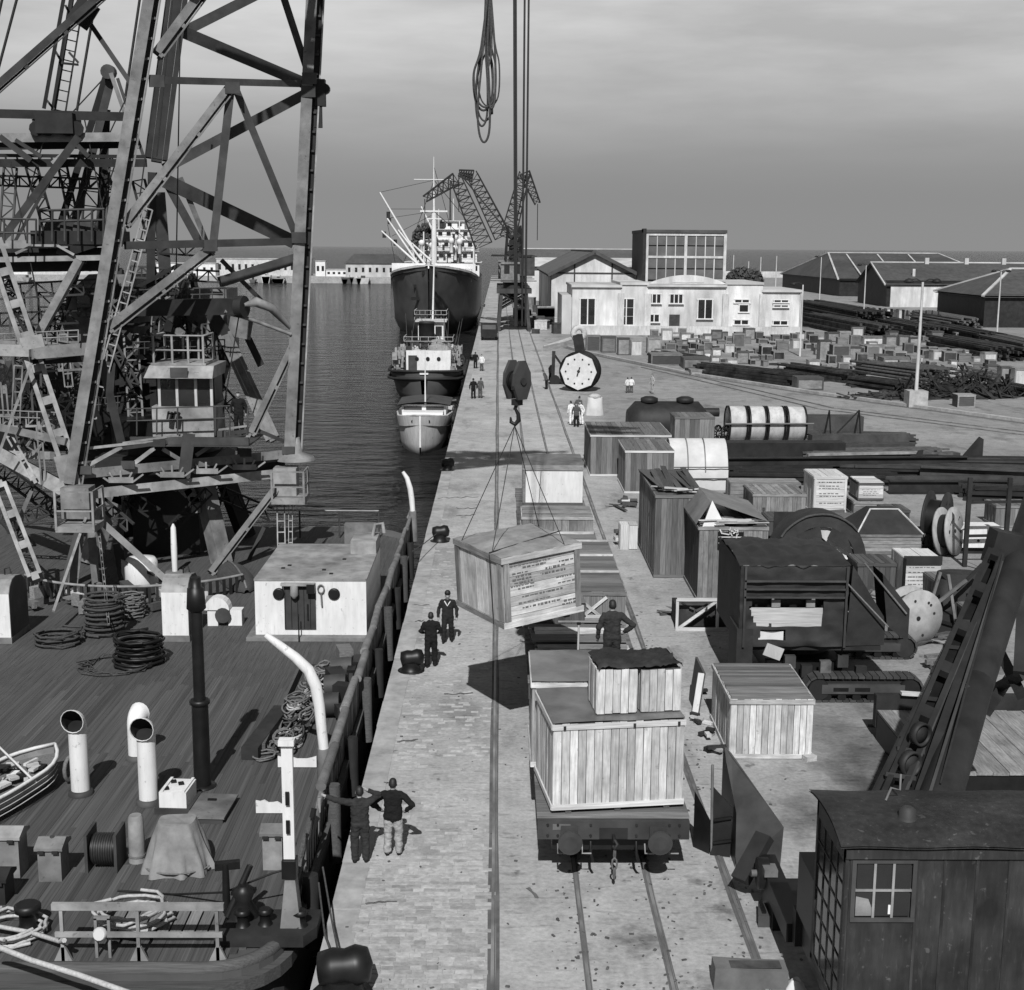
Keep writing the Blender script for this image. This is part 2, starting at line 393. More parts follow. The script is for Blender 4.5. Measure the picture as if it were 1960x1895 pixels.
# stone setts between the coping and the crane rail
sp = thing('sett_paving', 'worn stone sett paving between quay edge and left crane rail', 'paving', (-1.4, 30, 0)); sp['kind'] = 'structure'
rs = random.Random(11); row = 0; nset = 0; y = 20.4
bulk = MB(); SETTM = [plank_mesh(l, .125, .05, 'sett') for l in (.2, .24, .28, .32)]
while y < 62:
    x = -2.55 + rs.uniform(-.1, .05)
    while x < -.32:
        k = rs.randrange(4); ln = (.2, .24, .28, .32)[k]
        sink = -.012 + rs.uniform(-.007, .009)
        if y > 23: sink -= min(.0125, (y - 22.5) * .0024) + (.02 if rs.random() < min(.6, (y - 22) * .05) else 0)
        if nset < 300:
            o = bpy.data.objects.new('stone_sett', SETTM[k]); COL.objects.link(o); o.parent = sp
            o.matrix_parent_inverse = sp.matrix_basis.inverted()
            o.matrix_basis = Matrix.Translation((x + ln / 2, y, sink)) @ Matrix.Rotation(rs.uniform(-.03, .03), 4, 'Z') @ Matrix.Rotation(rs.uniform(-.03, .03), 4, 'X'); nset += 1
        elif sink > -.0245 and (y < 40 or rs.random() < .6):
            bulk.box((x + ln / 2, y, sink), (ln, .125, .05), Matrix.Rotation(rs.uniform(-.04, .04), 3, 'X') @ Matrix.Rotation(rs.uniform(-.03, .03), 3, 'Z'))
        x += ln + .010
    y += .146; row += 1
stuff(bulk.build('distant_setts', 'sett', sp, True))

def rail(name, label, x, y0=8, y1=420, gw=.15):
    t = thing(name, label, 'rail', (x, y0, 0)); t['kind'] = 'structure'
    r = random.Random(int(x * 100)); pts = []; n = 60
    g = MB(); yy = [y0 + (y1 - y0) * (i / n) ** 2 for i in range(n + 1)]
    lw = [gw / 2 + r.uniform(-.02, .03) for _ in yy]; rw = [gw / 2 + r.uniform(-.02, .03) for _ in yy]
    g.grid([[(x - lw[i], yy[i], .005), (x + rw[i], yy[i], .005)] for i in range(n + 1)], 0, False)
    g.build('groove', 'concrete_dark', t, True)
    m = MB(); m.bx(x - .03, x + .03, y0, y1, -.04, .02); m.bx(x + .05, x + .062, y0, y1, -.04, .012)
    m.build('rail_head', 'rail_steel', t, True)
rail('crane_rail', 'dark crane rail sunk in the quay between paving and wagons', -.05, gw=.2)
rail('track_rail', 'left rail of the track under the goods wagons', 1.60, gw=.14)
rail('track_rail', 'right rail of the track under the goods wagons', 3.035, gw=.14)
rail('crane_rail', 'dark crane rail right of the wagons beside the yard', 4.62, gw=.17)

# dirt and bits along the track
dm = MB(); rd = random.Random(5)
for i in range(900):
    y = 20 + rd.random() ** 2 * 26; x = rd.choice((1.6, 3.03, 4.62)) + rd.gauss(0, .3) if rd.random() < .7 else rd.uniform(-2.8, 8)
    s = rd.uniform(.01, .045); dm.box((x, y, s * .25), (s * rd.uniform(1, 2.5), s, s * .6), Matrix.Rotation(rd.uniform(0, 3), 3, 'Z'))
o = dm.build('loose_grit', 'rust'); stuff(o); tag(o, 'loose grit and chips scattered along the rails', 'grit')

def strip(m, p, q, wd, z0, z1):
    p = Vector((p.x, p.y, 0)); q = Vector((q.x, q.y, 0)); s = (q - p).cross(Vector((0, 0, 1))).normalized() * wd / 2
    m.prism([(p - s) + Vector((0, 0, z0)), (p + s) + Vector((0, 0, z0)), (q + s) + Vector((0, 0, z0)), (q - s) + Vector((0, 0, z0))], (0, 0, z1 - z0))
m = MB(); rcx = random.Random(15)
for (u0, v0, u1, v1) in ((838, 954, 916, 951), (873, 973, 913, 973), (873, 987, 910, 986), (788, 1160, 822, 1158), (795, 1190, 812, 1188), (760, 1420, 800, 1417), (735, 1500, 752, 1499), (1010, 1700, 1030, 1720), (850, 1330, 905, 1327), (700, 1730, 760, 1726)):
    n = 7; pts = [P(u0 + (u1 - u0) * i / n, v0 + (v1 - v0) * i / n + rcx.uniform(-1.5, 1.5)) for i in range(n + 1)]
    for i in range(n): strip(m, pts[i], pts[i + 1], rcx.uniform(.02, .09), .012, .018)
o = m.build('paving_cracks', 'concrete_dark'); tag(o, 'dark cracks and joints across the quay paving', 'cracks'); stuff(o)
kp = [P(u, v) for u, v in ((1080, 664), (1126, 676), (1322, 717), (1571, 755), (1960, 808), (2500, 880))]
m = MB()
for i in range(len(kp) - 1): strip(m, kp[i], kp[i + 1], .5, .001, .22)
tag(struct(m.build('kerb', 'concrete')), 'long pale kerb crossing the yard in front of the scrap heaps', 'kerb')
m = MB(); kd = [p + Vector((0, -1.0, 0)) for p in kp]
for i in range(len(kd) - 1): strip(m, kd[i], kd[i + 1], .9, .001, .006)
struct(m.build('gutter', 'concrete_dark'))
def yard_track(label, pts, gauge=1.43):
    t = thing('yard_track', label, 'track', P(*pts[0])); t['kind'] = 'structure'
    for s in (-gauge / 2, gauge / 2):
        m = MB(); g = MB(); pp = [P(*q) for q in pts]
        for i in range(len(pp) - 1):
            n = (pp[i + 1] - pp[i]).cross(Vector((0, 0, 1))).normalized() * s
            strip(g, pp[i] + n, pp[i + 1] + n, .35, .002, .007); strip(m, pp[i] + n, pp[i + 1] + n, .09, .0, .06)
        g.build('groove', 'concrete_dark', t, True); m.build('rail_head', 'rail_steel', t, True)
yard_track('rail track curving across the yard in front of the kerb', ((1240, 703), (1380, 735), (1581, 782), (1770, 806), (1960, 830), (2400, 880)))
yard_track('rail track running past the pale lamp post toward the sheds', ((1500, 605), (1704, 648), (1914, 704), (2200, 780)))
yard_track('rail track in front of the long white walled shed', ((1560, 588), (1745, 612), (1960, 655), (2200, 700)))

def lab_(used, s):                # counts repeats along the row when nothing else tells two apart
    used[s] = used.get(s, 0) + 1; return s
# ---------------------------------------------------------------- far mole across the harbour
m = MB(); a = T(-600, 542, 540); b = T(745, 538, 540)
m.bx(a.x, -42, 535, 600, -4, .3); struct(m.build('far_mole', 'concrete'))
rf = random.Random(21)
def far_house(label, u0, u1, vb, vt, y, m, roof='flat', win=0, group=None):
    a = T(u0, vb, y); b = T(u1, vt, y); w_ = b.x - a.x; h = b.z - max(a.z, .3); d = min(14, max(6, w_))
    t = thing('harbour_building', label, 'building', ((a.x + b.x) / 2, y, .3), group=group)
    MB().bx(-w_ / 2, w_ / 2, 0, d, 0, h).build('wall', m, t)
    if roof == 'gable':
        MB().prism([(-w_ / 2 - .5, -.5, h + .01), (w_ / 2 + .5, -.5, h + .01), (w_ / 2 - w_ * .12, d / 2, h * 1.7), (-w_ / 2 + w_ * .12, d / 2, h * 1.7)], (0, .4, .05)).add(
            [(-w_ / 2 - .5, -.5, h), (w_ / 2 + .5, -.5, h), (w_ / 2 + .5, d + .5, h), (-w_ / 2 - .5, d + .5, h), (-w_ * .38, d / 2, h * 1.7), (w_ * .38, d / 2, h * 1.7)],
            [(0, 1, 5, 4), (2, 3, 4, 5), (1, 2, 5), (3, 0, 4), (0, 3, 2, 1)]).build('roof', 'roof_dark', t)
    else: MB().bx(-w_ / 2 - .2, w_ / 2 + .2, -.2, d + .2, h, h + .35).build('roof', 'concrete', t)
    for i in range(win):
        x = -w_ / 2 + w_ * (i + .5) / win
        MB().bx(x - .5, x + .5, -.04, .03, h * .35, h * .7).build('window', 'glass_dark', t)
far_house('low pale shed with dark hipped roof on the far mole', 662, 768, 531, 505, 545, 'plaster_grey', 'gable', 8)
far_house('white square tower on the far mole', 604, 622, 515, 487, 552, 'white_paint', 'flat', 2)
far_house('long white wall with small openings on the far mole', 415, 590, 528, 497, 556, 'white_dirty', 'flat', 14)
far_house('white quay building left of the white tower, half hidden', 300, 412, 528, 505, 550, 'white_paint', 'flat', 8)
far_house('pale store at the left end of the mole', 60, 210, 530, 508, 550, 'white_dirty', 'flat', 10)
far_house('white hut seen at the far left edge of the mole', -90, 52, 530, 512, 548, 'white_paint', 'flat', 6)
far_house('low white wall right of the tower on the mole', 624, 664, 520, 508, 550, 'white_paint', 'flat', 4)
ORD = ('first', 'second', 'third', 'fourth', 'fifth', 'sixth', 'seventh', 'eighth', 'ninth', 'tenth', 'eleventh', 'twelfth', 'thirteenth', 'fourteenth', 'fifteenth', 'last')
LU = sorted(rf.choice((rf.uniform(-20, 200), rf.uniform(420, 590), rf.uniform(600, 745))) for _ in range(16))
for i in range(16):
    u = LU[i]; wd = rf.uniform(6, 20)
    a = T(u, 540, 538); w_ = wd / 2600 * 530; h = rf.uniform(1.2, 3)
    t = thing('moored_lighter', '%s lighter from the left moored along the far mole' % ORD[i], 'boat', (a.x, 531, WZ), group='lighters along the far mole')
    MB().add([(-w_ / 2, 0, 0), (w_ / 2, 0, 0), (w_ / 2 + .6, 0, h), (-w_ / 2 - .6, 0, h), (-w_ / 2, 3, 0), (w_ / 2, 3, 0), (w_ / 2 + .6, 3, h), (-w_ / 2 - .6, 3, h)],
             [(0, 1, 2, 3), (4, 7, 6, 5), (0, 3, 7, 4), (1, 5, 6, 2), (3, 2, 6, 7)]).build('hull', rf.choice(('hull_dark', 'hull_grey', 'white_dirty')), t)
    MB().bx(-w_ * .2, w_ * .2, .8, 2.4, h + .003, h + .9).build('cabin', rf.choice(('white_dirty', 'steel_mid')), t)

# ---------------------------------------------------------------- white harbour office
YB = 197.0
def fx(u): return T(u, 600, YB).x
def fz(v): return T(1300, v, YB).z
ob = thing('harbour_office', 'long white single storey harbour office with stepped parapet and dark windows', 'building', (fx(1095), YB, 0))
def part(name, m, par, *boxes):
    k = MB()
    for b in boxes: k.bx(*b)
    return k.build(name, m, par, True)
D = 16
segs = [(1095, 1188, 551), (1188, 1239, 546), (1239, 1388, 549), (1388, 1458, 544), (1458, 1533, 558)]
for i, (a, b, v) in enumerate(segs):
    part('wall', 'plaster', ob, (fx(a) + .003, fx(b) - .003, YB + (.0, -.12, .1, -.12, .05)[i], YB + D, -.2, fz(v)))
    part('cornice', 'plaster_grey', ob, (fx(a) - .15, fx(b) + .12, YB - .35 + i * .013, YB + D + .1, fz(v) + .002, fz(v) + .35))
part('plinth', 'white_dirty', ob, (fx(1097), fx(1532), YB - .45, YB - .13, -.2, fz(624)))
part('side_annex', 'plaster_grey', ob, (fx(1076), fx(1095) - .01, YB + 1.2, YB + D, -.2, fz(567)))
pts = [(fx(1240 + 148 * i / 16), YB - .3, fz(548) + .36 + 1.25 * math.sin(math.pi * i / 16) ** .8) for i in range(17)]
MB().prism([(fx(1240), YB - .3, fz(548) + .355)] + pts[1:-1] + [(fx(1388), YB - .3, fz(548) + .355)], (0, .6, 0)).build('pediment', 'plaster', ob, True)
MB().bx(fx(1285), fx(1345), YB - .35, YB - .29, fz(541), fz(539)).build('lettering_band', 'plaster_grey', ob, True)
for i in range(1, 5):
    u = segs[i][0]; part('pilaster', 'white_dirty', ob, (fx(u) - .45, fx(u) + .45, YB - .42, YB - .125, fz(624) + .01, fz(562)))
def window(u0, u1, vt, vb, nx, ny, gm='glass_dark', door=False):
    x0, x1, z0, z1 = fx(u0), fx(u1), fz(vb), fz(vt)
    fr = MB(); fr.bx(x0 - .12, x1 + .12, YB - .22, YB - .13, z1, z1 + .14); fr.bx(x0 - .18, x1 + .18, YB - .3, YB - .13, z0 - .16, z0)
    for i in range(nx + 1):
        x = x0 + (x1 - x0) * i / nx; fr.bx(x - .07, x + .07, YB - .20, YB - .132, z0, z1 - .002)
    wd = fr.build('window', 'white_paint', ob, True)
    for i in range(nx):
        for j in range(ny):
            MB().bx(x0 + (x1 - x0) * i / nx + .09, x0 + (x1 - x0) * (i + 1) / nx - .09, YB - .17, YB - .134, z0 + (z1 - z0) * j / ny + .05, z0 + (z1 - z0) * (j + 1) / ny - .05).build('pane', gm, wd)
window(1110, 1139, 573, 622, 2, 3); window(1184, 1213, 573, 622, 2, 3); window(1239, 1264, 563, 580, 3, 1); window(1281, 1306, 563, 580, 3, 1)
window(1242, 1262, 602, 616, 2, 2); window(1335, 1363, 573, 609, 2, 2); window(1405, 1433, 573, 578, 2, 1); window(1405, 1433, 612, 620, 2, 1)
window(1480, 1508, 573, 577, 2, 1); window(1480, 1508, 583, 586, 2, 1); window(1480, 1508, 613, 620, 2, 1); window(1414, 1432, 583, 596, 1, 1)
part('door', 'steel_mid', ob, (fx(1281), fx(1301), YB - .2, YB - .13, 0, fz(602)))
part('drain_pipe', 'white_dirty', ob, (fx(1530), fx(1532), YB - .3, YB - .2, 0, fz(560)))

# tall glazed hall behind it
YH = 216.0
def hx(u): return T(u, 480, YH).x
def hz(v): return T(1310, v, YH).z
gh = thing('glazed_hall', 'tall dark hall with a gridded glass front rising behind the white office', 'building', (hx(1230), YH, 0))
MB().bx(hx(1231), hx(1388), YH, YH + 18, 0, hz(446)).build('wall', 'steel_dark', gh, True)
MB().bx(hx(1230), hx(1390), YH - .5, YH + 18.2, hz(446) + .002, hz(440)).build('roof', 'roof_dark', gh, True)
MB().bx(hx(1230), hx(1236), YH - .55, YH + 2, 0, hz(438)).build('corner_post', 'steel_dark', gh, True)
for u in (1238, 1312, 1387): MB().bx(hx(u) - .22, hx(u) + .22, YH - .4, YH - .003, 4, hz(448)).build('mullion', 'white_dirty', gh, True)
for v in (449, 492): MB().bx(hx(1238), hx(1387), YH - .32, YH - .004, hz(v) - .18, hz(v) + .18).build('transom', 'white_dirty', gh, True)
for s0, s1 in ((1240, 1310), (1314, 1385)):
    for i in range(4):
        for (va, vb) in ((451, 470), (471, 490), (494, 514), (515, 536)):
            u0 = s0 + (s1 - s0) * i / 4 + .9; u1 = s0 + (s1 - s0) * (i + 1) / 4 - .9
            MB().bx(hx(u0), hx(u1), YH - .16 - rf.uniform(0, .03), YH - .01, hz(vb - .6), hz(va + .6)).build('pane', 'glass_grey', gh, True)
        MB().bx(hx(s0 + (s1 - s0) * i / 4) - .07, hx(s0 + (s1 - s0) * i / 4) + .07, YH - .22, YH - .006, hz(536), hz(450)).build('glazing_bar', 'plaster_grey', gh, True)

# gabled warehouse left of the hall, and long roofs behind
def gable(label, x0, x1, y0, y1, ze, zr, wm='plaster', rm='roof_tile', axis='y', over=.6, ridge=.0, name='warehouse', hip=0.0, vents=0):
    t = thing(name, label, 'building', ((x0 + x1) / 2, y0, 0))
    wmB = MB()
    if axis == 'y':
        xm = (x0 + x1) / 2
        if hip: wmB.bx(x0, x1, y0, y1, -.2, ze)
        else: wmB.prism([(x0, y0, -.2), (x1, y0, -.2), (x1, y0, ze), (xm, y0, zr), (x0, y0, ze)], (0, y1 - y0, 0))
        R = [(x0 - over, y0 - over, ze - .25), (x1 + over, y0 - over, ze - .25), (x1 + over, y1 + over, ze - .25), (x0 - over, y1 + over, ze - .25), (xm, y0 - over + hip, zr + .15), (xm, y1 + over - hip, zr + .15)]
        F = [(0, 4, 5, 3), (1, 2, 5, 4)] + ([(0, 1, 4), (2, 3, 5)] if hip else [])
    else:
        ym = (y0 + y1) / 2
        if hip: wmB.bx(x0, x1, y0, y1, -.2, ze)
        else: wmB.prism([(x0, y0, -.2), (x0, y1, -.2), (x0, y1, ze), (x0, ym, zr), (x0, y0, ze)], (x1 - x0, 0, 0))
        R = [(x0 - over, y0 - over, ze - .25), (x1 + over, y0 - over, ze - .25), (x1 + over, y1 + over, ze - .25), (x0 - over, y1 + over, ze - .25), (x0 - over + hip, ym, zr + .15), (x1 + over - hip, ym, zr + .15)]
        F = [(0, 1, 5, 4), (2, 3, 4, 5)] + ([(3, 0, 4), (1, 2, 5)] if hip else [])
    wmB.build('wall', wm, t, True)
    rb = MB(); rb.add(R, F); rb.add([(a, b, c - .3) for a, b, c in R], [f[::-1] for f in F])
    k = 4
    rb.build('roof', rm, t, True)
    rc = MB(); rc.beam(R[4], R[5], .5, .35)
    if hip:
        for i, j in ((0, 4), (1, 5) if axis == 'x' else (1, 4), (2, 5), (3, 4) if axis == 'x' else (3, 5)): rc.beam(R[i], R[j], .5, .3)
    elif axis == 'y':
        for i, j in ((0, 4), (1, 4)): rc.beam(Vector(R[i]) + Vector((0, -.05, -.1)), Vector(R[j]) + Vector((0, -.05, -.1)), .4, .55)
    else:
        rc.beam(R[0], R[4], .3, .3)
    rc.build('ridge_tiles', 'roof_dark' if (axis == 'y' and not hip) else 'plaster_grey', t, True)
    return t
xg = lambda u, y: T(u, 500, y).x
g1 = gable('white gabled warehouse with dark barge boards left of the glazed hall', xg(1056, 226), xg(1220, 226), 226, 296, T(1137, 523, 226).z, T(1137, 483, 226).z)
for u in (1100, 1172): MB().bx(xg(u, 226) - .12, xg(u, 226) + .12, 225.9, 226.02, 0, T(u, 500, 226).z).build('post', 'steel_mid', g1, True)
MB().bx(xg(1058, 226), xg(1218, 226), 225.88, 226.03, T(1137, 524, 226).z, T(1137, 521.5, 226).z).build('tie_beam', 'steel_mid', g1, True)
gable('long grey roofed warehouse behind the gabled one', xg(985, 330), xg(1235, 330), 315, 360, 8.2, T(1100, 478, 335).z, 'plaster_grey', 'roof_tile', 'x')
s1 = gable('large dark hipped shed with pale ridge lines at the right horizon', 91, 134, 366, 440, 4.8, 11.2, 'steel_dark', 'roof_dark', 'x', hip=6)
for i in range(3):
    MB().beam((97 + i * 9, 366 - .6 + 1, 5.2), (101 + i * 9, 400, 10.9), .4, .4).build('roof_seam', 'plaster_grey', s1, True)
MB().bx(108, 130, 365.5, 365.9, 0, 3.2).build('door_panel', 'plaster_grey', s1, True)
s2 = gable('long dark roofed shed with white front wall and dark gable end', 85, 150, 300, 324, 5.1, 9.4, 'steel_dark', 'roof_dark', 'x')
for a, b, mm in ((85.8, 103, 'plaster'), (103.2, 107.5, 'steel_mid'), (107.7, 112, 'plaster')):
    MB().bx(a, b, 299.6, 299.96, 0, 4.6).build('front_panel', mm, s2, True)
for x in (96.5, 105.5, 114): MB().bx(x, x + .9, 311, 311.9, 9.2, 10.6).build('roof_vent', 'plaster_grey', s2, True)
for x in (92, 120): MB().bx(x - .3, x + .3, 304, 304.6, 5.8, 8.2).build('chimney', 'white_dirty', s2, True)
gable('dark low shed with hipped roof at the right edge', 79, 140, 222, 246, 5.4, 9.2, 'steel_dark', 'roof_dark', 'x', hip=9)
MB_ = MB(); MB_.bx(fx(1385) * 3, 180, 598, 599, 0, 2.6)
tag(MB_.build('sea_wall', 'white_dirty'), 'low white wall along the sea behind the office', 'wall')

# poles
def pole(label, u, vb, vt, r=.12, base=False, arms=0, m='white_dirty', name='lamp_post', lamps=0):
    p = P(u, vb); q = T(u, vt, p.y); h = q.z
    t = thing(name, label, 'lamp post', (p.x, p.y, 0))
    MB().cyl((0, 0, 0), (0, 0, h), r, r * .6, 8).build('pole', m, t)
    if base: MB().bx(-.75, .75, -.75, .75, 0, 1.3).build('base_block', 'concrete', t)
    if arms:
        k = MB(); 
        for i in range(arms): k.beam((-1.2, 0, h - 2.6 - i * .5), (1.6, 0, h - 2.6 - i * .5), .12, .12)
        k.build('cross_arm', 'steel_dark', t)
        for i in range(6): MB().cyl((-1.1 + i * .5, 0, h - 2.6), (-1.1 + i * .5, 0, h - 2.2), .07, .05, 6).build('insulator', 'steel_dark', t)
    for i in range(lamps):
        s = 1 if i else -1
        k = MB(); k.tube([(0, 0, h), (s * .5, 0, h + .25), (s * 1.1, 0, h + .2)], .05, 5); k.lathe([(.08, .1), (.3, 0), (.45, -.2), (.1, -.3)], (s * 1.1, 0, h + .2), n=8); k.build('lamp_head', 'steel_dark', t)
    return t
pole('tall white lamp post standing in a concrete block beside the scrap heap', 1752, 778, 540, .16, True, 2, lamps=2)
pole('white pole at the right corner of the harbour office', 1531, 682, 545, .13, lamps=1)
pole('white pole in front of the dark shed at right edge', 1908, 640, 520, .14, lamps=2)
pole('white pole left of the long white walled shed', 1652, 622, 508, .13, lamps=1)
pole('thin white pole in front of the hipped shed', 1568, 585, 492, .13, lamps=1)
for u, v in ((1402, 488), (1454, 492), (1484, 490), (1431, 500)):
    p = T(u, 560, 300); q = T(u, v, 300)
    tag(MB().cyl((p.x, 300, 0), (p.x, 300, q.z), .16, .1, 6).build('mast', 'white_dirty'), {1402: 'leftmost', 1431: 'shortest', 1454: 'second tallest', 1484: 'rightmost'}[u] + ' thin white mast behind the right wing of the office', 'mast', 'thin masts behind the office')
t = thing('bush', 'dark round bush behind the right wing of the office', 'bush', (T(1425, 520, 260).x, 260, 0))
rb = random.Random(4); k = MB(); MB().cyl((0, 0, 0), (0, 0, 6), .25, .1, 6).build('trunk', 'wood_dark', t)
for i in range(1500):
    d = Vector((rb.gauss(0, 1), rb.gauss(0, 1), rb.gauss(0, .8))).normalized() * rb.uniform(.5, 1) ** .5; c = Vector((d.x * 3.6, d.y * 3, 6.3 + d.z * 2.6)); a = Vector((rb.gauss(0, 1), rb.gauss(0, 1), rb.gauss(0, 1))).normalized() * .4; b = a.orthogonal() * .7
    k.quad(c - a, c - b, c + a, c + b)
k.build('crown', 'leaf', t)

# ================================================================ vessels
def hull(par, xc, y0, stations, m=('hull_dark', 'hull_boot'), zb=-3.0, zboot=-.9, cap=True, sgn=1):
    """stations: (distance from the near end, half beam at deck, half beam at waterline, deck height)"""
    k = MB(); rows = []
    for s, bd, bw_, zd in stations:
        sec = []
        for t, (fr) in ((0, 0), (.35, .1), (.55, .3), (.75, .58), (.9, .82), (1, 1)):
            z = zb + (zd - zb) * t
            half = bw_ + (bd - bw_) * fr
            if t == 0: half *= .75
            sec.append((half, z))
        rows.append([(xc - h, y0 + s * sgn, z) for h, z in sec[::-1]] + [(xc + h, y0 + s * sgn, z) for h, z in sec])
    k.grid(rows, 0)
    n = len(rows[0])
    k.add(rows[-1], [tuple(range(n))])
    # deck
    for i in range(len(rows) - 1):
        a, b = rows[i], rows[i + 1]; dz = Vector((0, 0, -.7))
        k.quad(Vector(a[0]) + dz, Vector(b[0]) + dz, Vector(b[-1]) + dz, Vector(a[-1]) + dz, 1)
    return k.build('hull', list(m), par, True)
# --- cargo ship
YS = 221.0; XS = -11.2
ship = thing('cargo_ship', 'big dark hulled cargo ship with white upperworks moored bow toward us', 'ship', (XS, YS, WZ))
hull(ship, XS, YS, [(-1.2, .1, .05, 9.6), (0, .5, .1, 9.3), (2, 2.3, .6, 9.1), (5, 4.6, 2.0, 8.7), (9, 6.3, 4.0, 8.2), (14, 7.2, 5.8, 7.6), (20, 7.55, 7.0, 7.1), (30, 7.6, 7.4, 6.7), (70, 7.6, 7.5, 6.6), (95, 6.5, 5.6, 7.5), (104, 3.5, 1.5, 8.4)], zb=-4)
k = MB()
bp_ = [(-1.2, .1, 9.6), (0, .5, 9.3), (2, 2.3, 9.1), (5, 4.6, 8.7), (9, 6.3, 8.2), (14, 7.2, 7.6), (20, 7.55, 7.1)]
for i in range(len(bp_) - 1):
    for s in (-1, 1):
        a, b = bp_[i], bp_[i + 1]
        k.beam((XS + s * a[1], YS + a[0], a[2] + .05), (XS + s * b[1], YS + b[0], b[2] + .05), .25, .35)
k.build('bulwark_rail', 'white_dirty', ship, True)
def sx_(u, y): return T(u, 500, y).x
def sz_(v, y): return T(850, v, y).z
fo = MB(); fo.bx(XS - 6.6, XS + 6.6, YS + 12, YS + 16, 6.5, 8.6); fo.bx(XS - 7.2, XS + 7.2, YS + 16.2, YS + 17, 6.6, 9.5); fo.build('forecastle_break', 'white_paint', ship, True)
tiers = [(55, 7.3, 6.5, 9.2, 0), (56, 6.4, 9.3, 11.4, .4), (57.5, 4.8, 11.5, 13.6, 1.4), (58.5, 3.4, 13.7, 15.7, 1.9), (60, 2.0, 15.8, 17.4, 2.2)]
for s, hb, z0, z1, ox in tiers:
    tr = MB().bx(XS + ox - hb, XS + ox + hb, YS + s, YS + s + 14, z0, z1).build('deckhouse', 'white_paint', ship, True)
    MB().bx(XS + ox - hb - .5, XS + ox + hb + .5, YS + s - .5, YS + s + 14.3, z1 + .002, z1 + .16).build('deck_edge', 'white_dirty', tr)
    n = int(hb * 1.3)
    for i in range(n):
        x = XS + ox - hb + 2 * hb * (i + .5) / n; MB().bx(x - .42, x + .42, YS + s - .06, YS + s + .02, z0 + (z1 - z0) * .42, z0 + (z1 - z0) * .78).build('window', 'glass_dark', tr)
MB().lathe([(1.3, 0), (1.3, 3.6), (1.4, 3.7), (1.2, 4.2)], (XS + .2, YS + 68, 13.6), n=14).build('funnel', 'steel_dark', ship, True)
for i in range(6):
    x = XS + rf.uniform(-6, 6); MB().lathe([(.35, 0), (.35, 1.8), (.6, 2.0), (.6, 2.6), (.2, 2.9)], (x, YS + rf.uniform(50, 56), 9.6 + rf.random() * 3), n=8).build('ventilator', 'white_paint', ship, True)
my = YS + 24; mx = sx_(831, my)
mt = MB().cyl((mx, my, 6), (mx, my, sz_(405, my)), .55, .42, 10).cyl((mx, my, sz_(405, my)), (mx, my, sz_(300, my)), .2, .06, 6).build('mast', 'white_paint', ship, True)
MB().bx(mx - 2.4, mx + 2.4, my - .5, my + .5, sz_(406, my), sz_(403, my)).bx(mx - 1.3, mx + 1.3, my - .4, my + .4, sz_(420, my), sz_(418, my)).build('crosstree', 'white_paint', mt)
MB().cyl((mx - 3.5, my, sz_(344, my)), (mx + 3.0, my, sz_(344, my)), .08, .08, 5).build('yard', 'white_paint', mt)
for (u0, v0, u1, v1, dy) in ((812, 512, 727, 368, 5), (806, 514, 741, 418, 3), (800, 506, 730, 442, 1), (815, 508, 762, 440, 4), (842, 470, 806, 395, 10), (826, 500, 776, 455, 7)):
    y = my + dy - 6; a = T(u0, v0, y); b = T(u1, v1, y); MB().cyl(a, b, .24, .14, 7).build('derrick_boom', 'white_paint', ship, True)
k = MB()
for (u0, v0, u1, v1) in ((741, 418, 826, 405), (727, 368, 831, 345), (742, 400, 812, 400), (750, 452, 830, 410), (831, 345, 900, 430), (831, 405, 905, 470), (831, 345, 770, 510), (831, 320, 880, 500), (742, 430, 760, 520)):
    k.tube([T(u0, v0, my), T(u1, v1, my + (6 if u1 > 850 else 0))], .06, 4)
k.build('rigging', 'wire', ship, True)
for u, v in ((744, 412), (746, 424), (736, 450), (757, 465)):
    MB().bx(sx_(u, my) - .3, sx_(u, my) + .3, my - .3, my + .3, sz_(v + 6, my), sz_(v - 6, my)).build('cargo_block', 'steel_dark', ship, True)
ky = YS + 70
for u, v in ((862, 335), (868, 380), (840, 400)):
    x = sx_(u, ky); MB().cyl((x, ky, 12), (x, ky, sz_(v, ky)), .3, .12, 6).build('aft_mast', 'steel_mid' if u == 862 else 'white_dirty', ship, True)
an = MB(); ax = T(799, 558, YS + 4)
an.box((ax.x, YS + 3.0, ax.z), (.35, .35, 2.6)); an.box((ax.x, YS + 2.9, ax.z - 1.1), (1.9, .3, .5)); an.box((ax.x, YS + 3.2, ax.z + .9), (1.2, .5, .5)); an.build('anchor', 'iron_black', ship, True)
for x in (-.9, 1.0): MB().cyl((XS + x, YS + .3, 8.2), (XS + x, YS + 1.6, 8.2), .28, .28, 8).build('hawse_hole', 'iron_black', ship, True)
for i in range(4):
    y = YS + 50 + i * 1.2; x = XS + (-5.6, -3.6, 3.4, 6.2)[i]; MB().cyl((x, y, 8), (x, y, 13 + 2.2 * (i % 3)), .22, .14, 7).build('king_post', 'white_paint', ship, True)
for x, z in ((-6.0, 10.2), (6.6, 11.9), (-4.4, 12.2), (5.2, 14.2)): MB().lathe([(.05, -2.2), (.7, -1.2), (.8, 0), (.7, 1.2), (.05, 2.2)], (XS + x, YS + 60, z), (0, 1, 0), 10).build('lifeboat', 'white_dirty', ship, True)
kk = MB()
for i in range(30):
    z = rf.choice((9.5, 11.7, 13.9, 16)); x = XS + rf.uniform(-6, 6.5); kk.box((x, YS + 54.2 + rf.uniform(0, .6), z + .5), (rf.uniform(.08, .5), .1, rf.uniform(.6, 1.3)))
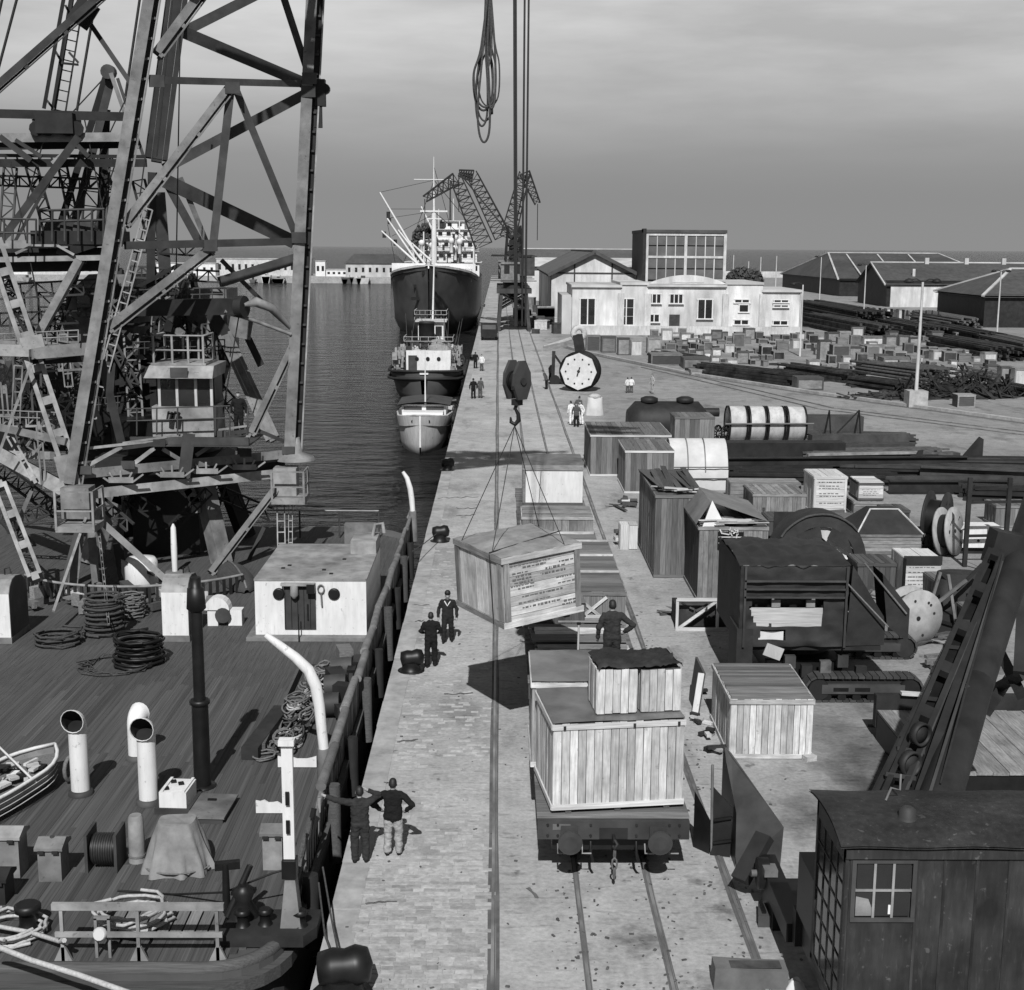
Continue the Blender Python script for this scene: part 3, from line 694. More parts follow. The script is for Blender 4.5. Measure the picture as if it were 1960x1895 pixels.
for z, a, b in ((10.4, -6.6, 7.0), (12.5, -3.6, 6.4), (14.7, -1.6, 5.5)):
    for o in (0, .45): kk.tube([(XS + a, YS + 54.8, z - o), (XS + b, YS + 54.8, z - o)], .05, 4)
stuff(kk.build('deck_fittings', 'steel_mid', ship, True))
k = MB(); 
for i in range(26):
    x = XS + rf.uniform(-6.5, 6.5); y = YS + rf.uniform(18, 50); k.box((x, y, 6.3 + rf.uniform(0, 1.5)), (rf.uniform(.3, 2), rf.uniform(.3, 2), rf.uniform(.5, 2)))
stuff(k.build('deck_gear', 'steel_mid', ship, True))
t = thing('smoke_stack_tree', 'dark leafy tree standing far behind the cargo ship', 'tree', (sx_(798, 470), 545, .3))
MB().cyl((0, 0, 0), (0, 0, 12), .6, .2, 6).build('trunk', 'wood_dark', t); k = MB()
t.name = 'distant_tree'
for i in range(900):
    d = Vector((rb.gauss(0, 1), rb.gauss(0, 1), rb.gauss(0, .8))).normalized() * rb.uniform(.4, 1) ** .5; c = Vector((d.x * 6.5, d.y * 5, 14 + d.z * 7)); a = Vector((rb.gauss(0, 1), rb.gauss(0, 1), rb.gauss(0, 1))).normalized() * .9; b = a.orthogonal() * .7
    k.quad(c - a, c - b, c + a, c + b)
k.build('crown', 'leaf', t)

# --- harbour tug, seen from its rounded stern
YT = 129.0; XT = -6.75
tug = thing('harbour_tug', 'harbour tug with white deckhouse and dark fendered hull behind the launch', 'tugboat', (XT, YT, WZ))
hull(tug, XT, YT, [(0, .4, .2, .55), (.5, 1.7, .9, .52), (1.5, 2.8, 1.7, .45), (3.5, 3.3, 2.6, .4), (8, 3.4, 3.0, .4), (14, 3.3, 2.9, .7), (19, 2.6, 1.8, 1.3), (23, .9, .4, 2.0), (24, .2, .05, 2.2)], zb=-2.6)
k = MB()
for zz, ex in ((.42, .06), (-.25, .1)):
    pts = [(XT - h - ex, YT + s, z_ + zz - .42) for s, h, z_ in ((8, 3.4, .4), (3.5, 3.3, .4), (1.5, 2.75, .45), (.5, 1.7, .52), (-.1, 0, .55))]
    pts += [(2 * XT - p[0], p[1], p[2]) for p in pts[-2::-1]]
    k.tube(pts, .14, 6)
k.build('fender', 'rubber', tug, True)
dk = MB().bx(XT - 1.9, XT + 2.2, YT + 5.2, YT + 14, -.2, 2.05).build('deckhouse', 'white_paint', tug, True)
for x in (-.9, .1, 1.1): MB().lathe([(.18, 0), (.18, .06)], (XT + x, YT + 5.16, 1.3), (0, -1, 0), 10).build('porthole', 'glass_dark', dk)
MB().bx(XT - 1.7, XT - .9, YT + 5.14, YT + 5.195, -.2, 1.6).build('door', 'steel_mid', dk)
wh = MB().bx(XT - 1.0, XT + 1.4, YT + 9, YT + 12, 2.1, 4.5).build('wheelhouse', 'white_paint', tug, True)
for x in (-.55, .2, .95): MB().bx(XT + x - .3, XT + x + .3, YT + 8.93, YT + 8.995, 3.2, 4.1).build('window', 'glass_dark', wh)
MB().bx(XT - 1.3, XT + 1.7, YT + 8.6, YT + 12.3, 4.51, 4.65).build('wheelhouse_roof', 'white_dirty', tug, True)
MB().lathe([(.75, 0), (.75, 2.4), (.85, 2.45), (.7, 2.6)], (XT - .1, YT + 7.2, 2.05), n=12).build('funnel', 'steel_dark', tug, True)
MB().lathe([(1.3, 0), (1.2, .5), (.6, .9), (.1, 1.0)], (XT + 1.0, YT + 6.6, 2.06), n=12).build('skylight_cover', 'canvas', tug, True)
MB().cyl((XT + .3, YT + 11, 4.6), (XT + .5, YT + 11, 12.0), .11, .04, 6).cyl((XT - 1.2, YT + 11, 9.8), (XT + 1.9, YT + 11, 9.75), .05, .05, 5).build('mast', 'white_paint', tug, True)
k = MB()
for z in (2.9, 3.3, 5.2, 5.6):
    x0, x1, yy = (XT - 2.1, XT + 2.4, YT + 5.3) if z < 4 else (XT - 1.3, XT + 1.7, YT + 8.6); k.tube([(x0, yy + 4, z), (x0, yy, z), (x1, yy, z), (x1, yy + 4, z)], .03, 4)
    for i in range(7): k.tube([(x0 + (x1 - x0) * i / 6, yy, z - .6), (x0 + (x1 - x0) * i / 6, yy, z)], .025, 4)
k.build('handrail', 'white_dirty', tug, True)
for i in range(8): MB().lathe([(.15, -.1), (.35, -.1), (.35, .1), (.15, .1), (.15, -.1)], (XT + 3.4 + .12, YT + 3 + i * 1.6, .2), (1, 0, 0), 10, cap=False).build('tyre_fender', 'rubber', tug, True)
k = MB()
for i in range(95):
    s = rf.choice((-1, 1)); k.box((XT + s * rf.uniform(2.2, 3.0), YT + rf.uniform(3, 17), rf.uniform(.1, 1.9)), (rf.uniform(.08, .5), rf.uniform(.1, .7), rf.uniform(.08, .7)))
stuff(k.build('deck_gear', 'steel_light', tug, True))
k = MB()
for i in range(40): k.box((XT + rf.uniform(-1.9, 2.2), YT + rf.uniform(5.4, 9), 2.1 + rf.uniform(0, .9)), (rf.uniform(.1, .5), rf.uniform(.1, .5), rf.uniform(.1, .6)))
for i in range(14): x = XT + rf.uniform(-2.6, 2.8); k.tube([(x, YT + 6, .2), (x + rf.uniform(-1, 1), YT + 9, rf.uniform(2.5, 6))], .035, 4)
stuff(k.build('roof_gear', 'steel_mid', tug, True))

# --- launch, bow toward us
YL = 94.5; XL = -5.35
la = thing('motor_launch', 'small pale launch with cabin windows moored bow toward us', 'boat', (XL, YL, WZ))
hull(la, XL, YL, [(0, .06, .05, .75), (.5, .5, .3, .68), (1.5, 1.15, .85, .5), (3, 1.65, 1.35, .35), (5, 1.8, 1.4, .25), (9, 1.85, 1.6, .2), (11, 1.7, 1.4, .2)], ('white_dirty', 'hull_boot'), zb=-2.5)
MB().tube([(XL - 1.8, YL + 6, .3), (XL - 1.55, YL + 3, .38), (XL - 1.05, YL + 1.5, .53), (XL - .45, YL + .5, .7), (XL, YL - .05, .78), (XL + .45, YL + .5, .7), (XL + 1.05, YL + 1.5, .53), (XL + 1.55, YL + 3, .38), (XL + 1.8, YL + 6, .3)], .07, 6).build('gunwale', 'white_dirty', la, True)
MB().bx(XL - .05, XL + .05, YL - .06, YL + .1, -1.5, .75).build('stem_post', 'white_paint', la, True)
for x in (-.45, .45): MB().lathe([(.14, 0), (.14, .05)], (XL + x, YL + .62, .25), (x, -1, -.2), 10).build('hawse_pipe', 'iron_black', la, True)
lc = MB().prism([(XL - 1.25, YL + 3.0, -.3), (XL + 1.25, YL + 3.0, -.3), (XL + 1.3, YL + 3.4, .55), (XL - 1.3, YL + 3.4, .55)], (0, 2.0, 0)).build('cabin_front', 'white_paint', la, True)
for x in (-.62, .62): MB().bx(XL + x - .32, XL + x + .32, YL + 3.06, YL + 3.3, -.05, .2).build('window', 'glass_dark', lc)
c2 = MB().bx(XL - 1.45, XL + 1.45, YL + 5.0, YL + 9.5, -.3, .95).build('cabin', 'white_paint', la, True)
for x in (-.72, .72): MB().bx(XL + x - .58, XL + x + .58, YL + 4.93, YL + 4.99, .4, .8).build('window', 'glass_dark', c2)
rows = [[(XL - 1.75 + 3.5 * i / 8, YL + 4.6 + 5.2 * j / 3, .96 + .22 * math.sin(math.pi * i / 8)) for i in range(9)] for j in range(4)]
MB().grid(rows).grid([[(a, b, c - .08) for a, b, c in r] for r in rows]).build('cabin_roof', 'steel_mid', la, True)
MB().cyl((XL + .1, YL + 4.8, 1.0), (XL + .1, YL + 4.8, 5.0), .06, .03, 6).build('mast', 'white_paint', la, True)
for i in range(4): MB().lathe([(.14, -.09), (.33, -.09), (.33, .09), (.14, .09), (.14, -.09)], (XL + 1.95, YL + 4 + i * 1.5, .0), (1, 0, 0), 10, cap=False).build('tyre_fender', 'rubber', la, True)

la.scale = (1.12, 1, 1); la.location.x -= .1; tug.scale = (1.07, 1, 1.06); tug.location.x -= .3
# ---------------------------------------------------------------- portal cranes down the quay
def lattice(k, p, q, w0, w1, n, r=.09, side=Vector((1, 0, 0))):
    p = Vector(p); q = Vector(q); d = (q - p).normalized(); s = (side - d * side.dot(d)).normalized(); t = d.cross(s)
    C = []
    for i in range(n + 1):
        f = i / n; c = p.lerp(q, f); w_ = (w0 + (w1 - w0) * f) / 2
        C.append([c + s * (w_ * a) + t * (w_ * b) for a, b in ((-1, -1), (1, -1), (1, 1), (-1, 1))])
    for j in range(4): k.beam(C[0][j], C[-1][j], r * 2, r * 2)
    for i in range(n):
        for j in range(4):
            j2 = (j + 1) % 4
            k.beam(C[i][j], C[i + 1][j2], r * 1.2, r * 1.2); k.beam(C[i][j], C[i][j2], r * 1.2, r * 1.2)
    return k
def portal_crane(label, y, pts, house):
    c = thing('portal_crane', label, 'crane', (2.3, y, 0))
    for x in (-.05, 4.6):
        for yy in (y - 2.5, y + 2.5): MB().beam((x, yy, 0), (x + (.5 if x < 1 else -.5), yy, 5.6), .5, .5).build('leg', 'steel_mid', c, True)
    MB().bx(-.3, 4.9, y - 3, y + 3, 5.61, 6.3).build('portal_beam', 'steel_mid', c, True)
    MB().cyl((2.3, y, 6.31), (2.3, y, 7.2), 1.6, 1.6, 14).build('slewing_ring', 'steel_dark', c, True)
    h = MB().bx(2.3 + house, 2.3 + house + 3.6, y - 2, y + 3.4, 7.21, 10.2).build('machine_house', 'steel_grey', c, True)
    for x in (.9, 2.4): MB().bx(2.3 + house + x - .4, 2.3 + house + x + .4, y - 2.06, y - 1.99, 8.5, 9.7).build('window', 'glass_dark', h)
    MB().beam((2.3, y, 10.2), (2.3, y, 13.5), 1.2, 1.2).build('tower', 'steel_dark', c, True)
    lattice(MB(), (2.3, y - .2, 7.2), (2.3, y - .2, 15.5), 3.0, 1.8, 6, .1).build('tower_lattice', 'steel_dark', c, True)
    for yy in (y - 2.5, y + 2.5):
        for x0, x1 in ((.2, 4.3), (4.3, .2)): MB().beam((x0, yy, 3.2), (x1, yy, 5.6), .22, .22).build('portal_brace', 'steel_dark', c, True)
    MB().bx(2.3 - house * .4, 2.3 - house * .4 + 2.2, y - 3.2, y - 1, 8.2, 10.9).build('driver_cabin', 'steel_mid', c, True)
    for z in (7.4, 11.0): MB().bx(-1.2, 5.6, y - 3.4, y - 3.3, z, z + .12).build('walkway_rail', 'steel_dark', c, True)
    Q = [T(u, v, y) for u, v in pts]
    lattice(MB(), Q[0], Q[1], 2.6, 1.7, 10, .09).build('jib', 'steel_dark', c, True)
    lattice(MB(), Q[1], Q[2], 1.7, .9, 6, .1).build('fly_jib', 'steel_dark', c, True)
    MB().beam(Q[1] + Vector((.5, 0, .8)), Vector((2.3, y, 13.4)), .2, .2).build('back_stay', 'steel_dark', c, True)
    MB().tube([Q[2], Q[2] + Vector((0, 0, -6))], .07, 5).build('hoist_rope', 'wire', c, True)
portal_crane('nearest lattice portal crane reaching left over the cargo ship', 206, ((926, 470), (873, 342), (813, 381)), -2.0)
portal_crane('lattice portal crane with steep jib behind the nearest one', 219, ((962, 452), (905, 337), (878, 331)), -1.5)
portal_crane('lattice portal crane with upright jib right of the pair', 232, ((972, 455), (1004, 331), (1029, 390)), -2.4)
# lorry and wagons below the cranes
t = thing('lorry', 'dark lorry parked on the quay below the portal cranes', 'lorry', (P(936, 652).x, P(936, 652).y, 0))
MB().bx(-1.1, 1.1, 0, 1.6, .5, 2.3).bx(-1.15, 1.15, 1.7, 6, .9, 1.1).build('cab', 'steel_dark', t); MB().bx(-.9, .9, -.05, .02, 1.5, 2.1).build('windscreen', 'glass_grey', t)
MB().bx(-1.15, 1.15, 1.8, 6, 1.11, 1.9).build('load_bed', 'wood_dark', t)
for x in (-.95, .95):
    for yy in (.8, 4.6): MB().cyl((x - .12, yy, .45), (x + .12, yy, .45), .45, .45, 12).build('wheel', 'rubber', t)
for i, (u, v, wd, lab) in enumerate(((1000, 626, 2.6, 'dark goods wagon standing under the portal cranes'), (1045, 622, 2.6, 'dark goods wagon close to the left end of the office'))):
    p = P(u, v); t = thing('goods_wagon', lab, 'wagon', (p.x, p.y, 0))
    MB().bx(-1.3, 1.3, 0, 8, .9, 1.3).build('frame', 'steel_dark', t); MB().bx(-1.35, 1.35, .1, 7.9, 1.31, 2.6).build('body', 'wood_dark', t)
    for s in range(9): MB().bx(-1.42, 1.42, .1 + s * .97, .2 + s * .97, 1.31, 2.65).build('stake', 'steel_mid', t)
    for x in (-.72, .72):
        for yy in (1.5, 6.5): MB().cyl((x - .07, yy, .45), (x + .07, yy, .45), .45, .45, 12).build('wheel', 'rust', t)
    MB().tube([(-1.4, 1, 2.75), (1.4, 1.2, 2.8)], .2, 6).build('log', 'wood_mid', t)
# sheds and stacked goods between the cranes and the office
_gs = {}
for i in range(16):
    u = rf.uniform(985, 1072); v = rf.uniform(585, 640); p = P(u, v)
    s = rf.uniform(.8, 2.2); mm = rf.choice(('wood_mid', 'steel_mid', 'wood_dark', 'white_dirty'))
    gl_ = '%s %s goods box %s' % ({'wood_mid': 'brown', 'steel_mid': 'grey', 'wood_dark': 'dark', 'white_dirty': 'white'}[mm], ('small', 'large')[s > 1.5], ('close under the portal cranes', 'between the portal cranes and the office', 'by the left end of the office')[(u > 1010) + (u > 1042)]); _gs[gl_] = _gs.get(gl_, 0) + 1
    crate(('', 'another ', 'a third ', 'a fourth ', 'a fifth ')[min(4, _gs[gl_] - 1)] + gl_, (p.x, p.y, 0), (s, s, s * rf.uniform(.6, 1.3)), rf.uniform(-.3, .3), mm, .5, 'flt', group='goods beside the portal cranes')

# ================================================================ floating crane
FC = thing('floating_crane', 'huge grey lattice floating crane towering over the barge at left', 'crane', (-13.5, 54, 0))
def nf(u): return 48 + (u - 130) * .01364          # near face of the tower
def rfy(u): return 55 + (u - 130) * .012           # rear face
def member(name, a, b, wd, m, kind='box', dep=None, par=None, flip=1):
    """a, b: (u, v, y). wd in metres across the line of sight"""
    p = T(*a); q = T(*b); d = (q - p).normalized(); view = ((p + q) / 2 - CP).normalized()
    s = d.cross(view).normalized() * flip; t = d.cross(s).normalized(); dep = dep or wd * .8; k = MB(); ln = (q - p).length
    M = Matrix((d, s, t)).transposed(); c = (p + q) / 2
    def sl(o, w_, l=ln, off=0.0, dp=dep, du=0.0): k.box(c + s * o + d * du + t * off, (l, w_, dp), M)
    if kind == 'box': sl(0, wd)
    elif kind == 'slot':
        sl(-wd * .18, wd * .64); sl(wd * .44, wd * .12, off=0); sl(wd * .25, wd * .2, dp=.03, off=-dep * .3)
        n = max(2, int(ln / 1.7))
        for i in range(n + 1): k.box(p.lerp(q, i / n) + s * wd * .24, (.16, wd * .3, dep * .9), M)
    elif kind == 'ladder':
        sl(-wd * .37, wd * .26); sl(wd * .37, wd * .26)
        n = max(2, int(ln / 1.15))
        for i in range(n + 1): k.box(p.lerp(q, i / n), (.3, wd * .5, dep * .7), M)
    elif kind == 'angle':
        sl(0, wd, dp=wd * .2); sl(-wd * .42, wd * .16, dp=wd)
    elif kind == 'rungs':
        sl(-wd * .42, wd * .14, dp=.12); sl(wd * .42, wd * .14, dp=.12)
        n = max(2, int(ln / .42))
        for i in range(n + 1): k.box(p.lerp(q, i / n), (.05, wd * .8, .05), M)
    elif kind == 'panel':
        sl(-wd * .38, wd * .24); sl(wd * .38, wd * .24); sl(0, wd * .5, dp=.05, off=dep * .4)
        n = max(2, int(ln / 1.4))
        for i in range(n + 1): k.box(p.lerp(q, i / n), (.22, wd * .5, dep * .8), M)
    return k.build(name, m, par or FC, par is None)
n_ = lambda u, v, o=0: (u, v, nf(u) + o)
r_ = lambda u, v, o=0: (u, v, rfy(u) + o)
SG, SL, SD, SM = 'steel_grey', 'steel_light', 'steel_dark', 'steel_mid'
# near and right main legs
member('leg', n_(132, 925), n_(297, -80), .38, SG, dep=.6)
member('leg', n_(148, 928, .1), n_(312, -80, .1), .2, SD, dep=.45)  # dark strip in the leg's recess, its shade put into the colour
member('leg_flange', n_(157, 928), n_(320, -80), .06, SG, dep=.55)
member('leg', n_(553, 880), n_(600, -80), .42, SG, dep=.6)
member('leg', n_(569, 870, .15), n_(617, -80, .15), .26, SD, dep=.45)  # right leg's recess, likewise a strip with the shade coloured in
member('leg_flange', n_(577, 860), n_(624, -80), .06, SL, dep=.5)
for i in range(26):
    f = i / 26; u = 137 + 163 * f; v = 925 - 1005 * f; p = T(*n_(u + 10, v, -.12)); MB().box(p, (.26, .08, .08), Matrix.Rotation(-.16, 3, 'Y')).build('batten_plate', SG, FC, True)
    u = 553 + 47 * f; v = 880 - 960 * f; p = T(*n_(u + 15, v, -.1)); MB().box(p, (.2, .1, .08)).build('batten_plate', SM, FC, True)
# near face braces
member('horizontal_strut', n_(298, 153), n_(592, 161), .25, SM)
member('horizontal_strut', n_(240, 470), n_(573, 462), .28, SM)
member('diagonal_brace', n_(438, 172), n_(242, 428), .40, SG, 'slot', flip=1)
member('diagonal_brace', n_(402, 480), n_(208, 630), .44, SG, 'slot')
member('diagonal_brace', n_(385, -8), n_(302, 104), .45, SG, 'slot')
member('diagonal_brace', n_(452, 172), n_(568, 455), .27, SM, 'angle')
member('vertical_strut', n_(441, 175), n_(408, 468), .30, SM)
member('diagonal_brace', n_(538, -20), n_(590, 140), .27, SM, 'angle')
member('diagonal_brace', n_(566, 652), n_(482, 830), .34, SG, 'slot')
member('diagonal_brace', n_(194, 690, .2), n_(236, 864, .2), .30, SM)
for u, v in ((445, 168), (402, 470), (592, 150), (590, 175), (572, 455), (300, 155)):
    p = T(*n_(u, v, -.35)); MB().box(p, (.55, .05, .42)).build('gusset_plate', SM, FC, True)
k = MB(); p = T(*n_(613, 178, -.1)); k.box(p, (.4, .4, 1.0)); k.cyl(p + Vector((.18, -.16, .15)), p + Vector((.18, .16, .15)), .2, .2, 12, sm=False); k.box(p + Vector((-.1, 0, -.9)), (.3, .3, .8)); k.build('sheave_bracket', SD, FC, True)
# rear face
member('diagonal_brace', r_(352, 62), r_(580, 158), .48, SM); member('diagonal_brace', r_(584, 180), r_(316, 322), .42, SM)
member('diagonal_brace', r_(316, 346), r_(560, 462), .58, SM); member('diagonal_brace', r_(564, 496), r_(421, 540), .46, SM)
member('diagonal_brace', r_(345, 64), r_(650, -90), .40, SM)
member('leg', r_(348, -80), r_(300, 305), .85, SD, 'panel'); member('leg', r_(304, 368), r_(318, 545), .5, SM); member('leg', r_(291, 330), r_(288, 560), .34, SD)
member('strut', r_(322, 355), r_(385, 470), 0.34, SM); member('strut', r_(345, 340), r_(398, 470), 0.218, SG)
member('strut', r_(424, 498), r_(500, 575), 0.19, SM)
# A-frame with rounded head
ya = 60.0
member('backstay_leg', (205, 140, ya), (112, 440, ya), 0.286, SD); member('backstay_leg', (213, 150, ya - .2), (138, 445, ya - .2), 0.34, SM)
member('backstay_leg', (203, 210, ya + .5), (190, 500, ya + .5), 0.374, SD); member('backstay_strut', (212, 140, ya - .8), (262, 285, ya - .8), 0.163, SG)
member('backstay_strut', (225, 150, ya - .8), (275, 300, ya - .8), 0.136, SM)
p = T(208, 138, ya - .5); MB().cyl(p + Vector((0, -.2, 0)), p + Vector((0, .2, 0)), .3, .3, 14, sm=False).build('backstay_head', SM, FC, True)
# ladder mast, stays and long diagonal at upper left
ym = 62.0
member('mast_ladder', (152, -20, ym), (115, 212, ym), .55, SD, 'rungs', dep=.2); member('mast_post', (140, -20, ym), (102, 212, ym), .22, SD)
member('mast_post', (125, -20, ym - 1), (84, 208, ym - 1), .16, SD)
for (u0, v0, u1, v1) in ((125, 10, 142, 42), (106, 98, 120, 122), (88, 190, 104, 210), (132, 100, 150, 120), (120, 121, 150, 124)):
    member('mast_brace', (u0, v0, ym - .5), (u1, v1, ym - .5), .1, SD)
member('diagonal_brace', (195, -8, 50), (-30, 190, 48.5), .38, SM, 'slot'); member('diagonal_brace', (162, 30, 51), (256, 168, 49.9), .17, SD)
k = MB(); p = T(160, 25, 50.2); k.box(p, (.8, .1, .9), Matrix.Rotation(.6, 3, 'Y')); k.build('gusset_plate', SD, FC, True)
k = MB()
for (u0, v0, u1, v1) in ((37, -20, -8, 150), (270, -20, 240, 185), (186, -20, 147, 212), (8, -20, -5, 40)): k.tube([T(u0, v0, 60), T(u1, v1, 60)], .06, 5)
k.build('stay_rope', 'wire', FC, True)
# upper gantry platforms at left
def hbar(name, v0, v1, y, wd, m, u0=-60, u1=262, kind='box'): member(name, (u0, v0, y), (u1, v1, y), wd, m, kind)
hbar('gantry_beam', 216, 224, 57, .35, SD); hbar('gantry_beam', 211, 218, 58, .12, SG)
hbar('gantry_beam', 264, 262, 57, .36, SL); hbar('gantry_beam', 276, 272, 58.2, .5, SD, u1=230)
hbar('gantry_beam', 297, 300, 57, .14, SD, u1=280); hbar('gantry_beam', 312, 312, 57, .32, SD, u1=280)
for u in (70, 90, 128, 146):
    member('gantry_post', (u - 6, 228, 57), (u + 2, 262, 57), 0.136, SM); MB().cyl(T(u, 246, 56.6), T(u, 246, 57.4), .3, .3, 10).build('sheave', SD, FC, True)
MB().box(T(112, 238, 57), (1.5, 1.2, .8)).build('winch_box', SD, FC, True)
for (u0, v0, u1, v1, w_, m_) in ((150, 262, -5, 470, .5, SM), (118, 305, 10, 495, .22, SM), (30, 268, 80, 300, .25, SD), (0, 262, 60, 308, .4, SD), (150, 268, 100, 312, .25, SL), (145, 275, 170, 300, .3, SD)):
    member('gantry_brace', (u0, v0, 56.5), (u1, v1, 56.5), w_ * .6, m_)
for i in range(9):
    u = 10 + i * 22; member('gantry_post', (u, 298, 57.3), (u + 3, 312, 57.3), 0.0816, SD)
# mid platform with railing
yp = 53.0
hbar('platform_beam', 469, 466, yp, .3, SL, u1=205); hbar('platform_beam', 480, 478, yp + .8, .5, SD, u1=200); hbar('platform_beam', 498, 493, yp, .2, SL, u1=205)
hbar('platform_beam', 508, 505, yp + 1.2, .55, SD, u1=225)
k = MB()
for v in (403, 424): k.tube([T(76, v, yp - .5), T(200, v - 3, yp - .5)], .05, 5)
for v in (418, 445): k.tube([T(-20, v, yp - .8), T(70, v + 2, yp - .8)], .04, 5)
for u in (76, 100, 124, 150, 176, 198): k.tube([T(u, 402, yp - .5), T(u, 462, yp - .5)], .05, 5)
for u in (8, 52, 69): k.tube([T(u, 420, yp - .8), T(u, 466, yp - .8)], .04, 5)
k.build('platform_railing', SM, FC, True)
MB().box(T(155, 455, yp + .5), (3.4, 1.4, .5)).build('winch_bed', SD, FC, True)
for u in (105, 135, 160): MB().cyl(T(u, 440, yp + .2), T(u + 6, 440, yp + 1.4), .42, .42, 14).build('winch_drum', SM, FC, True)
for i, (u0, v0, u1, v1) in enumerate(((30, 485, 62, 470), (62, 470, 110, 470), (110, 470, 142, 488))): member('platform_truss', (u0, v0, yp - .2), (u1, v1, yp - .2), 0.0952, SL)
member('strut', (150, 498, yp - .6), (72, 640, yp - .6), 0.286, SL); member('strut', (158, 500, yp), (85, 635, yp), 0.15, SD)
member('strut', (135, 480, yp), (196, 460, yp), 0.34, SD); member('strut', (110, 480, yp + .4), (165, 500, yp + .4), 0.238, SM)
# machine house with window
hp0 = T(148, 690, 57); hp1 = T(258, 525, 57)
mh = MB().prism([(hp0.x, 56.5, hp0.z), (hp1.x, 56.5, hp0.z), (hp1.x, 56.5, hp1.z), (hp0.x + .8, 56.5, hp1.z), (hp0.x - .6, 56.5, hp1.z - 1.2)], (0, 5, 0)).build('machine_house', SG, FC, True)
wz0 = T(137, 606, 56.4); wz1 = T(160, 560, 56.4)
MB().bx(wz0.x + .25, wz1.x + .25, 56.4, 56.48, wz0.z, wz1.z).build('window', 'glass_dark', mh)
MB().bx(wz0.x, wz1.x + .8, 56.0, 56.49, wz1.z + .2, wz1.z + .32).build('window_hood', SL, mh)
MB().bx(wz0.x + .22, wz1.x + .28, 56.36, 56.395, (wz0.z + wz1.z) / 2 - .04, (wz0.z + wz1.z) / 2 + .04).build('glazing_bar', SG, mh)
MB().bx(hp0.x + 3.4, hp0.x + 6.2, 57.5, 60, hp0.z, hp1.z - .6).build('machine_house', SG, FC, True)
# pale perforated beams of the left face
yl = 48.5
member('laced_leg', (-12, 462, yl + 2), (132, 892, yl), .62, SL, 'ladder')
for (u, v, w_, h_) in ((62, 655, .8, .45), (130, 905, .7, 1.3)):
    MB().box(T(u, v, yl - .4), (w_, .06, h_), Matrix.Rotation(-.2, 3, 'Y')).build('gusset_plate', SL, FC, True)
member('ring_girder', (-40, 668, yl + 1), (60, 672, yl + .6), .42, SL); member('ring_girder', (60, 676, yl + .6), (162, 668, yl + 2), .45, SL)
member('ring_girder', (-40, 655, yl + 1.2), (150, 656, yl + 2.2), .12, SG); member('ring_girder', (60, 690, yl + 1.4), (155, 684, yl + 2.6), .35, SD)
member('tie_rod', (60, 695, yl), (-10, 890, yl), 0.0952, SL); member('tie_rod', (155, 675, yl + 2), (172, 720, yl + 2), 0.136, SL)
member('laced_strut', (16, 832, yl + 1), (66, 920, yl), 0.245, SL, 'ladder'); member('laced_strut', (74, 815, yl + .5), (84, 928, yl), 0.218, SG, 'ladder')
member('laced_strut', (2, 690, yl + 2), (12, 800, yl + 2), 0.231, SG, 'ladder'); member('strut', (0, 818, yl + 1), (128, 846, yl), 0.272, SG)
# white access ladder up the inside
member('access_ladder', (284, 400, 54), (176, 800, 52.5), .38, SL, 'rungs', dep=.1)
# base frame
member('base_chord', n_(150, 908), n_(560, 868), .34, SG, dep=.2); member('base_chord', n_(170, 858), n_(330, 840), .1, SL); member('base_chord', n_(232, 858), n_(480, 824), .15, SM, dep=.1)
member('base_chord', n_(235, 848), n_(475, 815), .08, SL); member('base_chord', n_(480, 818), n_(556, 850), .15, SM); member('base_chord', n_(170, 890), n_(232, 856), .14, SL)
member('ring_beam', n_(150, 948, -.4), n_(545, 905, -.4), .36, SL, dep=.15); member('ring_beam', n_(150, 925, .8), n_(540, 885, .8), .55, 'iron_black')  # second, black beam is painted shade filling the gap between chord and ring
for (u0, v0, u1, v1) in ((250, 892, 295, 858), (312, 860, 345, 880), (375, 872, 415, 845), (428, 846, 458, 862), (405, 850, 470, 840), (470, 845, 482, 822)):
    member('base_brace', n_(u0, v0), n_(u1, v1), .15, SL)
for u, v, s in ((245, 890, .5), (305, 848, .45), (420, 832, .5), (468, 866, .55), (162, 900, .5), (552, 862, .5)): MB().box(T(*n_(u, v, -.3)), (s, .06, s * .6)).build('gusset_plate', SM, FC, True)
member('hanger_plate', n_(362, 830, -.6), n_(352, 915, -.6), .45, SM, dep=.12)
for u in (232, 330, 395, 468):
    p = T(*n_(u, 930 - (u - 150) * .105, -.6))
    k = MB()
    for s in (-.9, -.45, 0, .45, .9): k.beam(p + Vector((s * .5, 0, 0)), p + Vector((s * .9, 0, .4 - abs(s) * .15)), .07, .06)
    k.box(p + Vector((0, 0, .05)), (.9, .08, .2)); k.build('roller_bracket', SL, FC, True)
member('ring_beam', (-60, 838, 52), (128, 940, 48), .5, SL); member('ring_beam', (-60, 828, 52.4), (128, 928, 48.4), .2, 'iron_black')
member('base_chord', (-60, 868, 56), (100, 872, 53), .3, SL)
def basket(u, v, y, w_, h_):
    p = T(u, v, y); k = MB(); d = 1.1
    k.bx(p.x, p.x + w_, y - d, y + d * .2, p.z - .08, p.z + .12)
    for x in (p.x + .03, p.x + w_ - .03):
        for yy in (y - d + .03, y + d * .2 - .03): k.beam((x, yy, p.z), (x, yy, p.z + h_), .08, .08)
    for z in (h_ * .5, h_): k.beam((p.x, y - d + .03, p.z + z), (p.x + w_, y - d + .03, p.z + z), .05, .05); k.beam((p.x + w_ - .03, y - d, p.z + z), (p.x + w_ - .03, y + .2, p.z + z), .05, .05)
    k.build('corner_basket', SL, FC, True)
basket(125, 1003, 47.4, 1.35, 1.35); basket(528, 952, 53.2, 1.3, 1.2)
